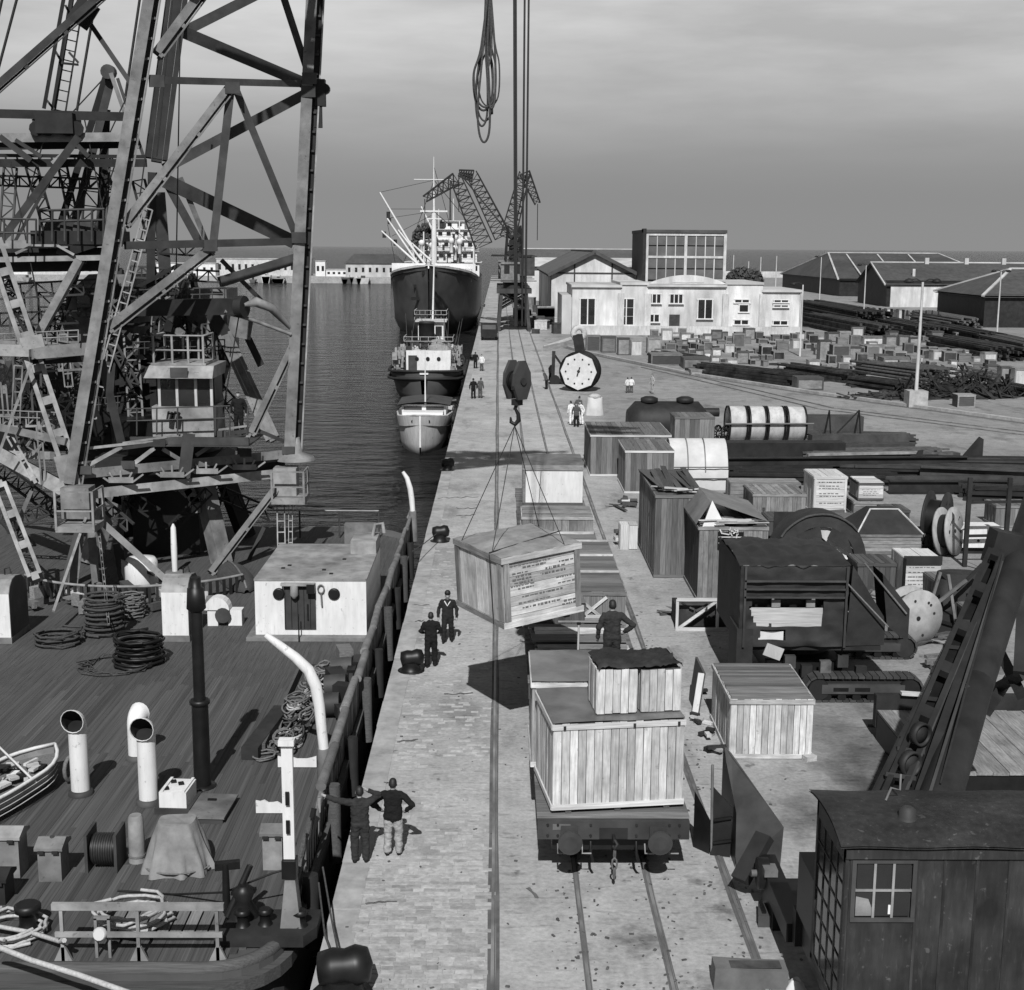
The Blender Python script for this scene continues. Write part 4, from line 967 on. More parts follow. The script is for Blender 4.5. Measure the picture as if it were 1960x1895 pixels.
MB().box(T(150, 960, 47.6), (1.0, .8, 1.1)).build('corner_block', SG, FC, True); MB().box(T(548, 920, 53.2), (.9, .8, 1.1)).build('corner_block', SL, FC, True)
MB().lathe([(.8, 0), (.75, .12), (.3, .3), (.2, .9)], T(565, 880, 53.8), n=14).build('leg_foot', SL, FC, True)
# lower pylon under the turntable
DK = 0.0
px, py = T(330, 1085, 55).x, 55.0
for sx in (-1, 1):
    for sy in (-1, 1):
        b = Vector((px + sx * 2.6, py + sy * 2.6, DK)); t_ = Vector((px + sx * 1.75, py + sy * 1.75, 3.3))
        MB().beam(b, t_, .62, .62).build('pylon_leg', SG if sy < 0 else SD, FC, True)
MB().bx(px - 2.3, px + 2.3, py - 2.3, py + 2.3, 3.31, 4.2).build('turntable_base', SD, FC, True)
k = MB()
for i in range(9):
    a = math.pi * i / 8; k.box((px + math.cos(a) * 1.55, py - 2.0, 2.3 + math.sin(a) * .9), (.65, .5, .4), Matrix.Rotation(-a + math.pi / 2, 3, 'Y'))
k.build('pylon_arch', SG, FC, True)
MB().cyl((px, py, 4.21), (px, py, 5.6), 2.2, 2.2, 20).build('slewing_ring', 'iron_black', FC, True)
MB().bx(px - 1.3, px + 1.4, py - 1, py + 1.4, 0, 3.3).build('centre_column', 'iron_black', FC, True)
# dark lattice core up through the middle
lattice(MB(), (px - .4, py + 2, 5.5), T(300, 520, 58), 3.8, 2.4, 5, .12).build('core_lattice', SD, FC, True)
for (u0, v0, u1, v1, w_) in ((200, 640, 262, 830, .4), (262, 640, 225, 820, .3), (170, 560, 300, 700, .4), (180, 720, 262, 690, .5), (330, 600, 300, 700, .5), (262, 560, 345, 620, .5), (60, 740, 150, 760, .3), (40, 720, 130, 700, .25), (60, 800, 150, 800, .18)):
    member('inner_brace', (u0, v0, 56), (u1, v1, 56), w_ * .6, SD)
ri = random.Random(8)
for i in range(46):
    u = ri.uniform(0, 260); v = ri.uniform(690, 850); a = ri.uniform(0, 3.14); l_ = ri.uniform(8, 45)
    member('inner_bar', (u, v, ri.uniform(54, 60)), (u + l_ * math.cos(a), v + l_ * math.sin(a), ri.uniform(54, 60)), ri.uniform(.05, .13), ri.choice((SD, SD, 'iron_black', SM)))
MB().box(T(110, 775, 61), (8, 4, 3.6)).build('counterweight', 'iron_black', FC, True); MB().box(T(240, 800, 60), (3, 3, 3.4)).build('engine_block', 'iron_black', FC, True)
MB().beam(T(238, 590, 54), T(462, 586, 52.6), .7, .62).build('hoist_drum', SD, FC, True); MB().cyl(T(455, 587, 52.6), T(469, 587, 52.5), .42, .42, 16).build('drum_flange', SD, FC, True)
MB().tube([T(468, 584, 52.4), T(490, 578, 52.6), T(520, 590, 53), T(556, 628, 53.7)], [.07, .2, .17, .08], 7).build('hoist_hose', SG, FC, True)
MB().tube([T(430, 596, 52.4), T(490, 615, 53), T(557, 640, 53.6)], .07, 6).build('hoist_rope', SL, FC, True)
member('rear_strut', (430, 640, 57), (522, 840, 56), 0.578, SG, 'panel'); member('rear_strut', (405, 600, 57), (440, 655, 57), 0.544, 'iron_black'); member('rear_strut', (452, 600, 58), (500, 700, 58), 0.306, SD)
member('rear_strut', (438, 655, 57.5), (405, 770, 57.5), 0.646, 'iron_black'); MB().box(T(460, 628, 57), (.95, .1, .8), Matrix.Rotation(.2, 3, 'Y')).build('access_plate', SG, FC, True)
# slim trusses, ladders and rails that fill the tower
def truss(a, b, wd, m, n=None, r=.05):
    p = T(*a); q = T(*b); d = (q - p).normalized(); view = ((p + q) / 2 - CP).normalized(); s = d.cross(view).normalized() * wd / 2; k = MB(); n = n or max(3, int((q - p).length / wd))
    k.beam(p + s, q + s, r * 1.6, r * 1.6); k.beam(p - s, q - s, r * 1.6, r * 1.6)
    for i in range(n):
        f0, f1 = i / n, (i + 1) / n; g = s if i % 2 else -s; k.beam(p.lerp(q, f0) + g, p.lerp(q, f1) - g, r, r); k.beam(p.lerp(q, f0) + s, p.lerp(q, f0) - s, r, r)
    k.build('truss', m, FC, True)
for a, b, wd, m in (((-20, 560, 54), (190, 548, 54), .55, SM), ((0, 612, 55), (150, 606, 55), .5, SD), ((60, 700, 53), (165, 694, 53), .5, SG), ((-10, 745, 55), (160, 742, 55), .6, SM), ((0, 806, 52), (150, 802, 52), .45, SL), ((30, 560, 55), (52, 850, 53), .6, SM), ((88, 560, 56), (98, 870, 54), .6, SD), ((140, 640, 55), (148, 860, 53), .5, SM),
                    ((250, 640, 56), (262, 840, 54), .55, SG), ((398, 620, 57), (415, 830, 55), .55, SM), ((180, 310, 59), (168, 480, 58), .6, SD), ((225, 300, 59), (215, 470, 58), .6, SM), ((255, 470, 57), (380, 478, 57), .5, SD), ((250, 520, 57), (420, 530, 57), .45, SM), ((330, 540, 57), (345, 600, 57), .5, SG), ((20, 320, 58), (10, 470, 57), .5, SM),
                    ((60, 318, 58), (100, 460, 57), .45, SD), ((-20, 345, 58), (190, 352, 58), .4, SD), ((265, 345, 58), (320, 560, 57), .5, SM), ((180, 620, 54), (262, 560, 55), .45, SG), ((60, 860, 51), (130, 760, 52), .4, SG), ((180, 905, 53), (300, 985, 53), .5, SD), ((330, 905, 54), (520, 985, 54), .5, SD), ((200, 985, 54), (330, 910, 54), .45, SM), ((430, 905, 54), (400, 1000, 54), .4, SM), ((380, 700, 57), (470, 800, 57), .45, SM), ((-10, 890, 54), (110, 980, 51), .5, SD), ((10, 1010, 52), (120, 960, 50), .45, SM), ((-10, 500, 56), (60, 640, 54), .35, SD), ((150, 500, 57), (100, 640, 55), .35, SD), ((0, 700, 56), (90, 850, 53), .35, SD), ((165, 700, 55), (130, 850, 53), .3, SM), ((60, 640, 55), (0, 760, 54), .3, SD), ((200, 330, 59), (240, 470, 58), .3, SD), ((120, 320, 59), (150, 465, 58), .35, SD), ((270, 560, 56), (380, 640, 56), .35, SD), ((360, 560, 56), (280, 650, 56), .35, SD), ((210, 650, 55), (260, 740, 54), .3, SM), ((420, 640, 57), (390, 770, 56), .35, SD), ((170, 940, 50), (250, 1010, 49), .35, SM), ((400, 940, 52), (330, 1010, 52), .35, SD), ((-20, 960, 50), (60, 1050, 47), .35, SM)):
    truss(a, b, wd, m)
k = MB()
for (u0, v0, u1, v1, y) in ((250, 170, 120, 445, 58), (262, 190, 175, 450, 58), (330, 0, 300, 300, 53), (318, 0, 262, 420, 52), (208, 140, 60, 300, 60), (160, 220, 205, 440, 57), (300, 330, 238, 590, 54), (460, 588, 420, 830, 53), (100, 210, 30, 460, 57), (20, 310, 90, 660, 53), (345, 60, 336, 590, 54)): k.tube([T(u0, v0, y), T(u1, v1, y)], .03, 4)
k.build('guy_rope', 'wire', FC, True)
for (u0, v0, u1, v1, y) in ((-10, 640, 150, 632, 50), (240, 556, 430, 550, 54), (165, 765, 262, 755, 52), (-10, 785, 120, 790, 50), (255, 655, 430, 650, 54)):
    k = MB()
    for o in (0, 12): k.tube([T(u0, v0 + o, y), T(u1, v1 + o, y)], .03, 4)
    for i in range(9): f = i / 8; k.tube([T(u0 + (u1 - u0) * f, v0 + (v1 - v0) * f - 1, y), T(u0 + (u1 - u0) * f, v0 + (v1 - v0) * f + 24, y)], .028, 4)
    k.build('handrail', SL if u0 < 0 else SM, FC, True)
for (u0, v0, u1, v1, y) in ((212, 560, 196, 690, 55), (120, 640, 132, 740, 53), (440, 780, 470, 830, 55), (35, 700, 30, 800, 53), (300, 570, 296, 640, 56)): member('rung_ladder', (u0, v0, y), (u1, v1, y), .36, SL, 'rungs')
# operator's cab
cy = 51.2; a = T(280, 836, cy); b = T(405, 694, cy); c_ = T(300, 778, cy).z
cab = MB().bx(a.x + .25, b.x, cy, cy + 2.2, a.z, c_).build('operator_cab', SL, FC, True)
wz = T(300, 722, cy).z
for f in (0, .34, .7, 1): 
    x = a.x + .55 + (b.x - a.x - .6) * f; MB().bx(x - .05, x + .05, cy + .02, cy + .12, c_ + .002, wz).build('window_post', 'white_dirty', cab)
MB().bx(a.x + .3, b.x - .05, cy + .6, cy + 2.1, c_ + .003, wz).build('cab_interior', 'iron_black', cab)
for f in (0, .34, .7): 
    x = a.x + .55 + (b.x - a.x - .6) * f; x2 = a.x + .55 + (b.x - a.x - .6) * (f + (.34 if f == 0 else .36 if f < .5 else .3)); MB().bx(x + .06, x2 - .06, cy + .05, cy + .07, c_ + .01, wz - .01).build('pane', 'glass_dark', cab)
MB().prism([(a.x + .1, cy - .45, wz + .003), (b.x + .1, cy - .45, wz + .003), (b.x + .1, cy - .1, wz + .45), (a.x + .25, cy - .1, wz + .45)], (0, 2.4, 0)).build('cab_roof', SL, cab)
MB().bx(a.x + 1.1, a.x + 1.75, cy - .47, cy - .4, wz + .05, wz + .4).build('roof_hatch', SM, cab)
for x in (.95, 1.2): MB().cyl((a.x + x, cy - .35, c_ - .5), (a.x + x + .06, cy - .2, c_ - .2), .1, .13, 8).build('floodlight', 'iron_black', cab)
k = MB(); z0 = T(235, 832, cy).z
k.bx(T(235, 832, cy).x, T(482, 832, cy).x, cy - .7, cy - .5, z0 - .28, z0); k.bx(T(235, 832, cy).x, T(482, 832, cy).x, cy - .7, cy + 3, z0 - .34, z0 - .29)
for v in (783, 806): k.tube([T(240, v, cy - .6), T(440, v - 6, cy - .6)], .03, 4)
for u in (262, 300, 340, 412, 440, 474): k.tube([T(u, 833, cy - .6), T(u, 780, cy - .6)], .035, 4)
k.build('cab_walkway', SM, FC, True)
k = MB(); rz_ = wz + .46
for x in (a.x + .4, a.x + 1.1, a.x + 1.7, b.x - .3): k.tube([(x, cy, rz_), (x, cy, rz_ + 1.1)], .05, 5); k.tube([(x, cy + 1.8, rz_), (x, cy + 1.8, rz_ + 1.1)], .05, 5)
for z in (.55, 1.1): k.tube([(a.x + .4, cy + 1.8, rz_ + z), (a.x + .4, cy, rz_ + z), (b.x - .3, cy, rz_ + z), (b.x - .3, cy + 1.8, rz_ + z)], .04, 5)
k.bx(a.x + .3, b.x - .2, cy - .1, cy + 2, rz_, rz_ + .08); k.build('roof_railing', SL, FC, True)
# braces to the deck
member('deck_brace', (199, 1003, 47.6), (318, 1110, 47.0), 0.231, SG); member('deck_brace', (532, 930, 53.0), (404, 1097, 50.6), 0.313, SG, 'slot')
member('deck_brace', (166, 985, 47.4), (102, 1170, 42.5), 0.0884, SL); member('deck_brace', (188, 1005, 47.5), (208, 1195, 41.5), 0.0816, SL, 'rungs'); member('deck_brace', (150, 1010, 49), (118, 1130, 48), 0.204, SM)
member('deck_brace', (152, 1020, 49), (140, 1115, 49), 0.34, SG); member('deck_brace', (176, 1030, 48), (184, 1120, 48), 0.286, SG); member('deck_brace', (225, 1040, 49), (238, 1120, 49), 0.34, SD)
member('laced_strut', (0, 930, 47), (68, 1105, 45), 0.49, SL, 'ladder'); member('deck_brace', (60, 940, 48), (30, 1010, 48), 0.136, SG)
member('hanging_ladder', (537, 956, 53), (539, 1062, 51.5), 0.34, SL, 'rungs'); member('hanging_ladder', (556, 955, 53), (556, 1060, 52), 0.177, SL, 'rungs'); member('deck_brace', (505, 1010, 54), (470, 1085, 53), 0.15, SD)
# jib: hinged above the frame, head out over the wagons (its shadow falls on the quay)
JH = Vector((.75, 33.2, 46)); j0 = T(430, -60, 51)
lattice(MB(), Vector((j0.x, j0.y, 24)), JH, 4.2, 1.9, 10, .17).build('jib', SM, FC, True)
for v in range(3): MB().cyl(JH + Vector((-1.4 + v * .9, -.6, -.9)), JH + Vector((-1.2 + v * .9, -.6, -.9)), .7, .7, 14).build('jib_sheave', SM, FC, True)
lattice(MB(), JH + Vector((-6, 3.5, -4)), JH + Vector((4.2, -4.5, .5)), 2.2, 1.4, 6, .16).build('jib_head', SM, FC, True)
for s in (-1, 1): MB().beam((j0.x + s * 1.5, j0.y, 23.2), (j0.x + s * 1.8, j0.y, 26), .6, .6).build('jib_hinge', SM, FC, True)

# hook block on its ropes
yk = 33.3
hb = thing('hook_block', 'dark four rope hook block hanging above the lifted crate', 'hook block', T(990, 765, yk))
for (u0, u1, r) in ((979, 984, .055), (983, 988, .055), (1008, 1002, .05), (1019, 1011, .05)):
    p = T(u1, 700, yk); q = T(u0, 0, yk); d = (q - p); MB().tube([p, p + d * (44.8 - p.z) / d.z], r * .55, 6).build('hoist_rope', 'wire', hb, True)
c = T(990, 728, yk); s_ = lambda v: T(990, v, yk).z
hb.matrix_basis = Matrix.Translation((c.x, yk, s_(690))) @ Matrix.Rotation(.75, 4, 'Z'); hb.location = (c.x, yk, s_(690)); hb.rotation_euler = (0, 0, .75); zt = s_(690)
prof = [(-.1, 0), (.1, 0), (.27, -.3), (.29, -.6), (.15, -.95), (-.15, -.95), (-.29, -.6), (-.27, -.3)]
for dy in (-.2, .14):
    MB().prism([(a, dy, b) for a, b in prof], (0, .08, 0)).build('cheek_plate', SM, hb)
    MB().cyl((0, dy - .04, -.5), (0, dy + .12, -.5), .09, .09, 12).build('axle_cap', SD, hb)
for x in (-.24, .24): MB().beam((x, -.12, -.3), (x, -.12, -.7), .04, .12).build('side_guard', SD, hb)
for dy in (-.1, .0, .1): MB().cyl((0, dy - .035, -.5), (0, dy + .035, -.5), .25, .25, 18).build('sheave', 'iron_black', hb)
MB().bx(-.1, .1, -.1, .1, -1.1, -.95).build('crosshead', SD, hb)
hc = T(985, 800, yk)
k = MB(); k.tube([(c.x, yk, zt - 1.05), (hc.x, yk, hc.z + .2)], .045, 6)
k.tube([(hc.x + .02, yk, hc.z + .22), (hc.x + .09, yk, hc.z + .09), (hc.x + .1, yk, hc.z - .06), (hc.x + .01, yk, hc.z - .16), (hc.x - .09, yk, hc.z - .1), (hc.x - .1, yk, hc.z + .02)], [.035, .05, .06, .06, .045, .02], 8)
k.build('hook', 'iron_black', hb, True)
# rope slings hanging beside it
sl = thing('sling_bundle', 'bundle of looped rope slings hanging at top centre', 'slings', T(935, 275, yk))
rs2 = random.Random(2)
for i in range(7):
    ub = 930 + rs2.uniform(-8, 12); vb = 274 - rs2.uniform(0, 70); wd = rs2.uniform(7, 22); yy = yk + rs2.uniform(-.2, .2)
    L_ = [T(934 + rs2.uniform(-5, 5), -40, yy), T(ub - wd * .4 + 3, 90, yy), T(ub - wd, vb - 70, yy), T(ub - wd * .8, vb - 18, yy), T(ub, vb, yy), T(ub + wd * .8, vb - 20, yy), T(ub + wd * .9, vb - 80, yy), T(ub + wd * .4 + 2, 80, yy), T(934 + rs2.uniform(-5, 6), -40, yy)]
    pts = []
    for j in range(len(L_) - 1):
        a0, a1, a2, a3 = L_[max(0, j - 1)], L_[j], L_[j + 1], L_[min(len(L_) - 1, j + 2)]
        for f in (0, .2, .4, .6, .8): pts.append(.5 * ((2 * a1) + (a2 - a0) * f + (2 * a0 - 5 * a1 + 4 * a2 - a3) * f * f + (3 * a1 - a0 - 3 * a2 + a3) * f ** 3))
    MB().tube(pts + [L_[-1]], rs2.uniform(.018, .03), 6).build('sling', 'rope_dark', sl, True)
MB().tube([T(934, -40, yk), Vector((T(934, -40, yk).x, yk, 45))], .05, 6).build('hanging_rope', 'wire', sl, True)
MB().box(T(940, 212, yk), (.1, .08, .16)).build('shackle', 'iron_black', sl, True)

# ================================================================ crane barge and everything on its deck
BX0, BX1, BY0, BY1 = -27.0, -3.78, 21.7, 60.0
bg_ = thing('crane_barge', 'wide dark decked barge carrying the floating crane beside the quay', 'barge', (-14, 40, WZ))
def barge_outline(off=0.0, r=1.3):
    o = [(BX0 - off, BY0 - off)]
    for i in range(7):
        a = -math.pi / 2 + math.pi / 2 * i / 6; o.append((BX1 - r + (r + off) * math.cos(a), BY0 + r + (r + off) * math.sin(a)))
    for i in range(7):
        a = math.pi / 2 * i / 6; o.append((BX1 - 3 + (3 + off) * math.cos(a), BY1 - 3 + (3 + off) * math.sin(a)))
    return o + [(BX0 - off, BY1 + off)]
MB().prism([(x, y, -3.2) for x, y in barge_outline()], (0, 0, 3.165)).build('hull', 'hull_dark', bg_, True)
MB().prism([(x, y, -.40) for x, y in barge_outline(.16)], (0, 0, .24)).build('rubbing_strake', 'wood_dark', bg_, True)
for i in range(9):
    x = BX0 + 20.9 - i * 2.55; MB().bx(x - 2.1, x, BY0 - .06, BY0 + .02, -2.4, -.55).build('hull_plate', 'hull_grey', bg_, True)
# stern timber edge
ol = barge_outline(-.12); k = MB()
k.tube([(x, y, .0) for x, y in ol[:8]] + [(BX1 - .12, 30, 0)], .13, 8); k.build('edge_timber', 'wood_dark', bg_, True)
# deck planks: the nearest ones singly, the rest together
rp = random.Random(17); cnt = 0; rest = MB(); pw = .135
xs = [BX1 - .35 - i * pw for i in range(int((BX1 - .35 - BX0) / pw))]
for i, x in enumerate(xs):
    y = BY0 + .15 + rp.uniform(0, 2.5) - 2.5; first = True
    while y < BY1 - .3:
        ln = rp.choice((5.0, 5.6, 6.2)); y0 = max(y, BY0 + .2 + (1.1 if i < 7 else 0) * (1 - i / 7)); y1 = min(y + ln, BY1 - .3 - (2.5 * (1 - i / 20) if i < 20 else 0)); z = rp.uniform(-.003, .003)
        if y1 - y0 > .3:
            if cnt < 298 and x > -13.2 and y0 < 36:
                o = bpy.data.objects.new('deck_plank', plank_mesh(1.0, pw - .003, .04, 'deck_wood_l')) if 'deck_wood_l' in MATS else None
                if o is None:
                    mat('deck_wood_l', .066, .8, .35, 2.0, GR, rnd=.09, bump=.1, var2=.3, s2=.5, spec=.25); o = bpy.data.objects.new('deck_plank', plank_mesh(1.0, pw - .003, .04, 'deck_wood_l'))
                COL.objects.link(o); o.parent = bg_; o.matrix_parent_inverse = bg_.matrix_basis.inverted()
                o.matrix_basis = Matrix.Translation((x, (y0 + y1) / 2, -.02 + z)) @ B_TY.to_4x4() @ Matrix.Diagonal((y1 - y0 - .02, 1, 1, 1)); cnt += 1
            else: rest.box((x, (y0 + y1) / 2, -.02 + z), (pw - .003, y1 - y0 - .02, .04))
        y += ln
stuff(rest.build('deck_planking', 'deck_wood', bg_, True))
# side bulwark along the quay: log rail on iron bars
rx = BX1 + .02
for i in range(13):
    y0 = 27.5 + i * 2.45; lr = MB().cyl((rx + rp.uniform(-.05, .05), y0, 1.02), (rx + rp.uniform(-.05, .05), y0 + 2.42, 1.02), .115 - (i > 8) * .03, .105 - (i > 8) * .03, 9).build('log_rail', 'steel_grey' if i != 2 else 'wood_mid', bg_, True)
for i in range(96):
    y = 25 + i * .36; MB().beam((rx, y, -.1), (rx + .02, y + .02, .88), .035, .035).build('rail_bar', 'steel_grey' if i % 3 else 'steel_light', bg_, True)
MB().beam((rx + .1, 24, -.05), (rx + .12, 59, -.05), .12, .16).build('fender_timber', 'wood_dark', bg_, True)
MB().bx(rx - .1, rx - .04, 23.5, 58, 0, .42).build('bulwark_plate', 'iron_black', bg_, True)
for i in range(9): 
    y = 24.2 + i * 3.7; MB().cyl((rx + .25, y, -.9), (rx + .2, y + .12, .55 + .3 * (i % 2)), .14, .16, 8).build('hanging_fender', 'wood_dark' if i % 2 else 'rubber', bg_, True)
for i in range(14):
    y = 23.6 + i * .55; MB().beam((rx - .25 + rp.uniform(-.1, .1), y, -.1), (rx + .05, y + rp.uniform(.1, .5), 1.0 + rp.uniform(-.3, .2)), .1, .06).build('loose_plank', rp.choice(('wood_dark', 'wood_old', 'iron_black')), bg_, True)

def base(name, label, cat, u, v, z=0.0, rz=0.0, group=None):
    p = P(u, v, z); return thing(name, label, cat, (p.x, p.y, z), rz, group)
# white deckhouse
w_, h_, p = cbox(490, 702, 1222, 1112)
dh = thing('deckhouse', 'white deckhouse with grey roof, dark door and two portholes on the barge', 'deckhouse', (p.x, p.y, 0)); dd = 5.2
MB().bx(-w_ / 2, w_ / 2, 0, dd, .12, h_).build('wall', 'white_paint', dh); MB().bx(-w_ / 2 - .25, w_ / 2 + .1, -.35, dd + .2, .001, .118).build('coaming', 'steel_grey', dh)
MB().bx(-w_ / 2 - .02, w_ / 2 + .02, -.02, dd + .02, h_ + .001, h_ + .06).build('roof', 'steel_light', dh)
MB().bx(.9, w_ / 2 + .0, 3.6, dd, h_ + .062, h_ + .5).build('roof_step', 'steel_light', dh); MB().bx(.5, 1.6, dd + .1, dd + .5, 0, h_ + .75).build('rear_trunk', 'steel_grey', dh)
dx = -w_ / 2 + w_ * (576 - 490) / 212
dr = MB().bx(dx - .5, dx + .5, -.05, -.003, .32, h_ - .05).build('door', 'steel_mid', dh); MB().box((dx + .25, -.08, .9), (.05, .06, .5)).build('handle', 'iron_black', dr)
for i in range(5): MB().bx(dx - .48 + i * .2, dx - .46 + i * .2, -.062, -.051, .34, h_ - .06).build('door_seam', 'iron_black', dr)
for u in (536, 641): MB().lathe([(.19, 0), (.19, .05), (.15, .07)], (-w_ / 2 + w_ * (u - 490) / 212, -.001, h_ - .42), (0, -1, 0), 16).build('porthole', 'iron_black', dh)
MB().bx(dx - .58, dx + .5, -.22, -.06, h_ - .12, h_ - .04).lathe([(.12, 0), (.14, -.3), (.05, -.42)], (dx - .15, -.2, h_ - .1), n=10).build('door_lamp', 'steel_light', dh)
MB().bx(dx + .25, dx + .5, -.3, -.06, h_ - .35, h_ - .06).build('fuse_box', 'iron_black', dh)
MB().tube([(dx + .68 + .1 * math.cos(a), -.06, h_ - .25 + .14 * math.sin(a)) for a in [i * math.pi / 5 for i in range(10)]], .025, 5, closed=True).tube([(dx + .68, -.06, h_ - .4), (dx + .7, -.08, h_ - .8)], .03, 5).build('hose_hook', 'steel_grey', dh)
MB().cyl((dx, -.4, 0), (dx, -.4, .9), .025, .02, 5).build('door_stay', 'iron_black', dh)
for i in range(5): MB().box((rp.uniform(-1.5, 1.5), rp.uniform(.4, 3), h_ + .07), (.12, .1, .05)).build('roof_fitting', 'iron_black', dh)
MB().tube([(w_ / 2 - .2, 4.6, h_ + .5), (w_ / 2 - .1, 4.6, h_ + .9), (w_ / 2 + .15, 4.6, h_ + .95), (w_ / 2 + .2, 4.6, h_ + .6)], .07, 6).build('roof_hose', 'steel_light', dh)
# white companion hoods
for lab, u0, u1, vb in (('white companion hood with rounded top beside the black funnel', 312, 362, 1228), ('white companion hood with rounded top at left edge', -40, 22, 1232)):
    w_, _, p = cbox(u0, u1, vb, 1118); t = thing('companion_hood', lab, 'companionway', (p.x, p.y, 0)); H = 1.95
    pf = [(0, .0), (0, H - .35), (.12, H - .12), (.35, H + .05), (.65, H + .1), (1.15, H + .02), (1.5, H - .25), (1.6, H - .6), (1.6, 0)]
    k = MB(); k.prism([(-w_ / 2, a, b) for a, b in pf], (w_, 0, 0)); k.mi = [1 if i in (3, 4, 5, 6, 7) else (0) for i in range(len(k.f))]
    k.build('hood', ['white_paint', 'steel_light'], t); MB().bx(-w_ / 2 - .03, w_ / 2 + .03, -.03, 1.62, .001, .2).build('coaming', 'steel_grey', t)
    MB().prism([(w_ / 2 + .002, a, b) for a, b in pf], (.02, 0, 0)).build('side_plate', 'steel_mid', t)
    MB().tube([(.1, .9, H + .06), (.1, .9, H + .25), (.25, .9, H + .3), (.3, .9, H + .1)], .025, 5).build('hand_grip', 'steel_dark', t)
# black exhaust funnel
t = base('exhaust_funnel', 'tall black exhaust pipe standing on the barge deck', 'funnel', 388, 1505)
MB().cyl((0, 0, 0), (0, 0, 2.05), .195, .19, 20).build('lower_pipe', 'iron_black', t); MB().lathe([(.2, 2.0), (.235, 2.02), (.235, 2.1), (.2, 2.12)], (0, 0, 0), n=20).build('collar', 'iron_black', t)
MB().cyl((0, 0, 2.1), (0, 0, 4.3), .135, .13, 20).build('upper_pipe', 'iron_black', t); MB().lathe([(.13, 4.2), (.22, 4.28), (.19, 4.75), (.13, 4.78), (.12, 5.0)], (0, 0, 0), n=20).build('cap', 'iron_black', t)
MB().lathe([(.32, 0), (.32, .03), (.2, .05)], (0, 0, 0), n=20).build('deck_flange', 'iron_black', t)
# cowl ventilators
def cowl(lab, u, v, h, r, face):
    t = base('cowl_ventilator', lab, 'ventilator', u, v); MB().cyl((0, 0, .05), (0, 0, h - r * 1.6), r, r, 18).build('pipe', 'white_paint', t)
    MB().lathe([(r * 1.35, .001), (r * 1.3, .09), (r, .12)], (0, 0, 0), n=18).build('deck_ring', 'steel_mid', t)
    k = MB(); n = 16; rows = []; f = Vector((math.sin(face), -math.cos(face), 0)); R = r * 1.5
    for i in range(8):
        a = math.pi / 2 * i / 7; c = f * (R * (1 - math.cos(a)) * .8) + Vector((0, 0, h - r * 1.6 + R * math.sin(a))); d = (f * math.sin(a) + Vector((0, 0, math.cos(a)))).normalized()
        s = d.cross(Vector((0, 0, 1)).cross(f)).normalized(); q = Vector((0, 0, 1)).cross(f).normalized(); rr = r * (1 + .28 * (i / 7) ** 1.5)
        rows.append([c + q * (rr * math.cos(2 * math.pi * j / n)) + s * (rr * math.sin(2 * math.pi * j / n)) for j in range(n + 1)])
    k.grid(rows); cc = k.build('cowl', 'white_paint', t)
    k = MB(); k.tube([q for q in rows[-1][:-1]], .011, 5, closed=True); k.build('rim', 'white_dirty', cc)
    ins = [[c_ * .94 + (sum(rw, Vector()) / len(rw)) * .06 for c_ in rw] for rw in rows[2:]]; c0 = sum(ins[0], Vector()) / len(ins[0])
    k = MB(); k.grid(ins); k.add([tuple(q) for q in ins[0][:-1]], [tuple(range(n))]); k.build('throat', 'steel_dark', cc)
    return t
cowl('white cowl ventilator with dark mouth, nearest the left edge', 155, 1520, 1.85, .21, -.15)
cowl('white cowl ventilator with dark mouth beside the white skylight box', 285, 1537, 1.85, .21, -.1)
cowl('white cowl ventilator turned away, behind the other pair', 262, 1452, 1.12, .2, 2.9)
# mushroom vent
t = base('mushroom_vent', 'white curved vent trunk on deck left of the deckhouse', 'ventilator', 410, 1195)
MB().bx(-.17, .17, -.2, .2, 0, .6).build('trunk', 'white_paint', t)
k = MB(); n = 9
k.prism([(.15 + .75 * math.cos(math.pi * i / n) * .55, -.25, .55 + .42 * math.sin(math.pi * i / n)) for i in range(n + 1)], (0, .5, 0)); k.build('hood', 'white_paint', t); MB().bx(.5, .95, -.15, .3, 0, .52).build('outlet', 'white_paint', t)
MB().lathe([(.26, 0), (.26, .02)], (.35, -.27, .38), (0, -1, 0), 14).build('mouth', 'steel_mid', t)
# rope coils
def coil(lab, u, v, r, h, m, cr=.03, n=None, name='rope_coil', messy=.02, group=None):
    t = base(name, lab, 'rope', u, v); rc = random.Random(int(u + v)); n = n or int(h / (cr * 1.8)); k = MB(); pts = []
    for i in range(n * 22):
        a = 2 * math.pi * i / 22; z = cr + h * i / (n * 22); rr = r * (1 + .06 * math.sin(z * 9)) + rc.uniform(-messy, messy) - (.12 * r if (i // 22) % 2 else 0); pts.append((rr * math.cos(a), rr * math.sin(a) * .95, z + rc.uniform(-.012, .012)))
    k.tube(pts, cr, 5); k.build('coil', m, t); k = MB()
    for j in range(3):
        a0 = rc.uniform(0, 6); k.tube([((r * rc.uniform(.7, 1.25)) * math.cos(a0 + i * .45), (r * rc.uniform(.7, 1.25)) * math.sin(a0 + i * .45), h * (1 if j < 2 else 0) + cr + rc.uniform(0, .05)) for i in range(9)], cr, 5)
    k.build('loose_end', m, t); return t
coil('tall round coil of dark rope left of the companion hood', 202, 1212, .62, 1.15, 'rope_dark', .045); coil('black tarred rope coil lying on the open deck', 268, 1268, .72, .75, 'iron_black', .045)
coil('flat dark rope coil near the left edge', 112, 1232, .68, .32, 'rope_dark', .04); coil('loose pale rope heaped above the tall dark coil', 252, 1180, .45, .7, 'rope', .03, messy=.1)
coil('thin loop of rope spread round the black coil', 225, 1275, 1.0, .06, 'rope_dark', .02, 2, messy=.12)
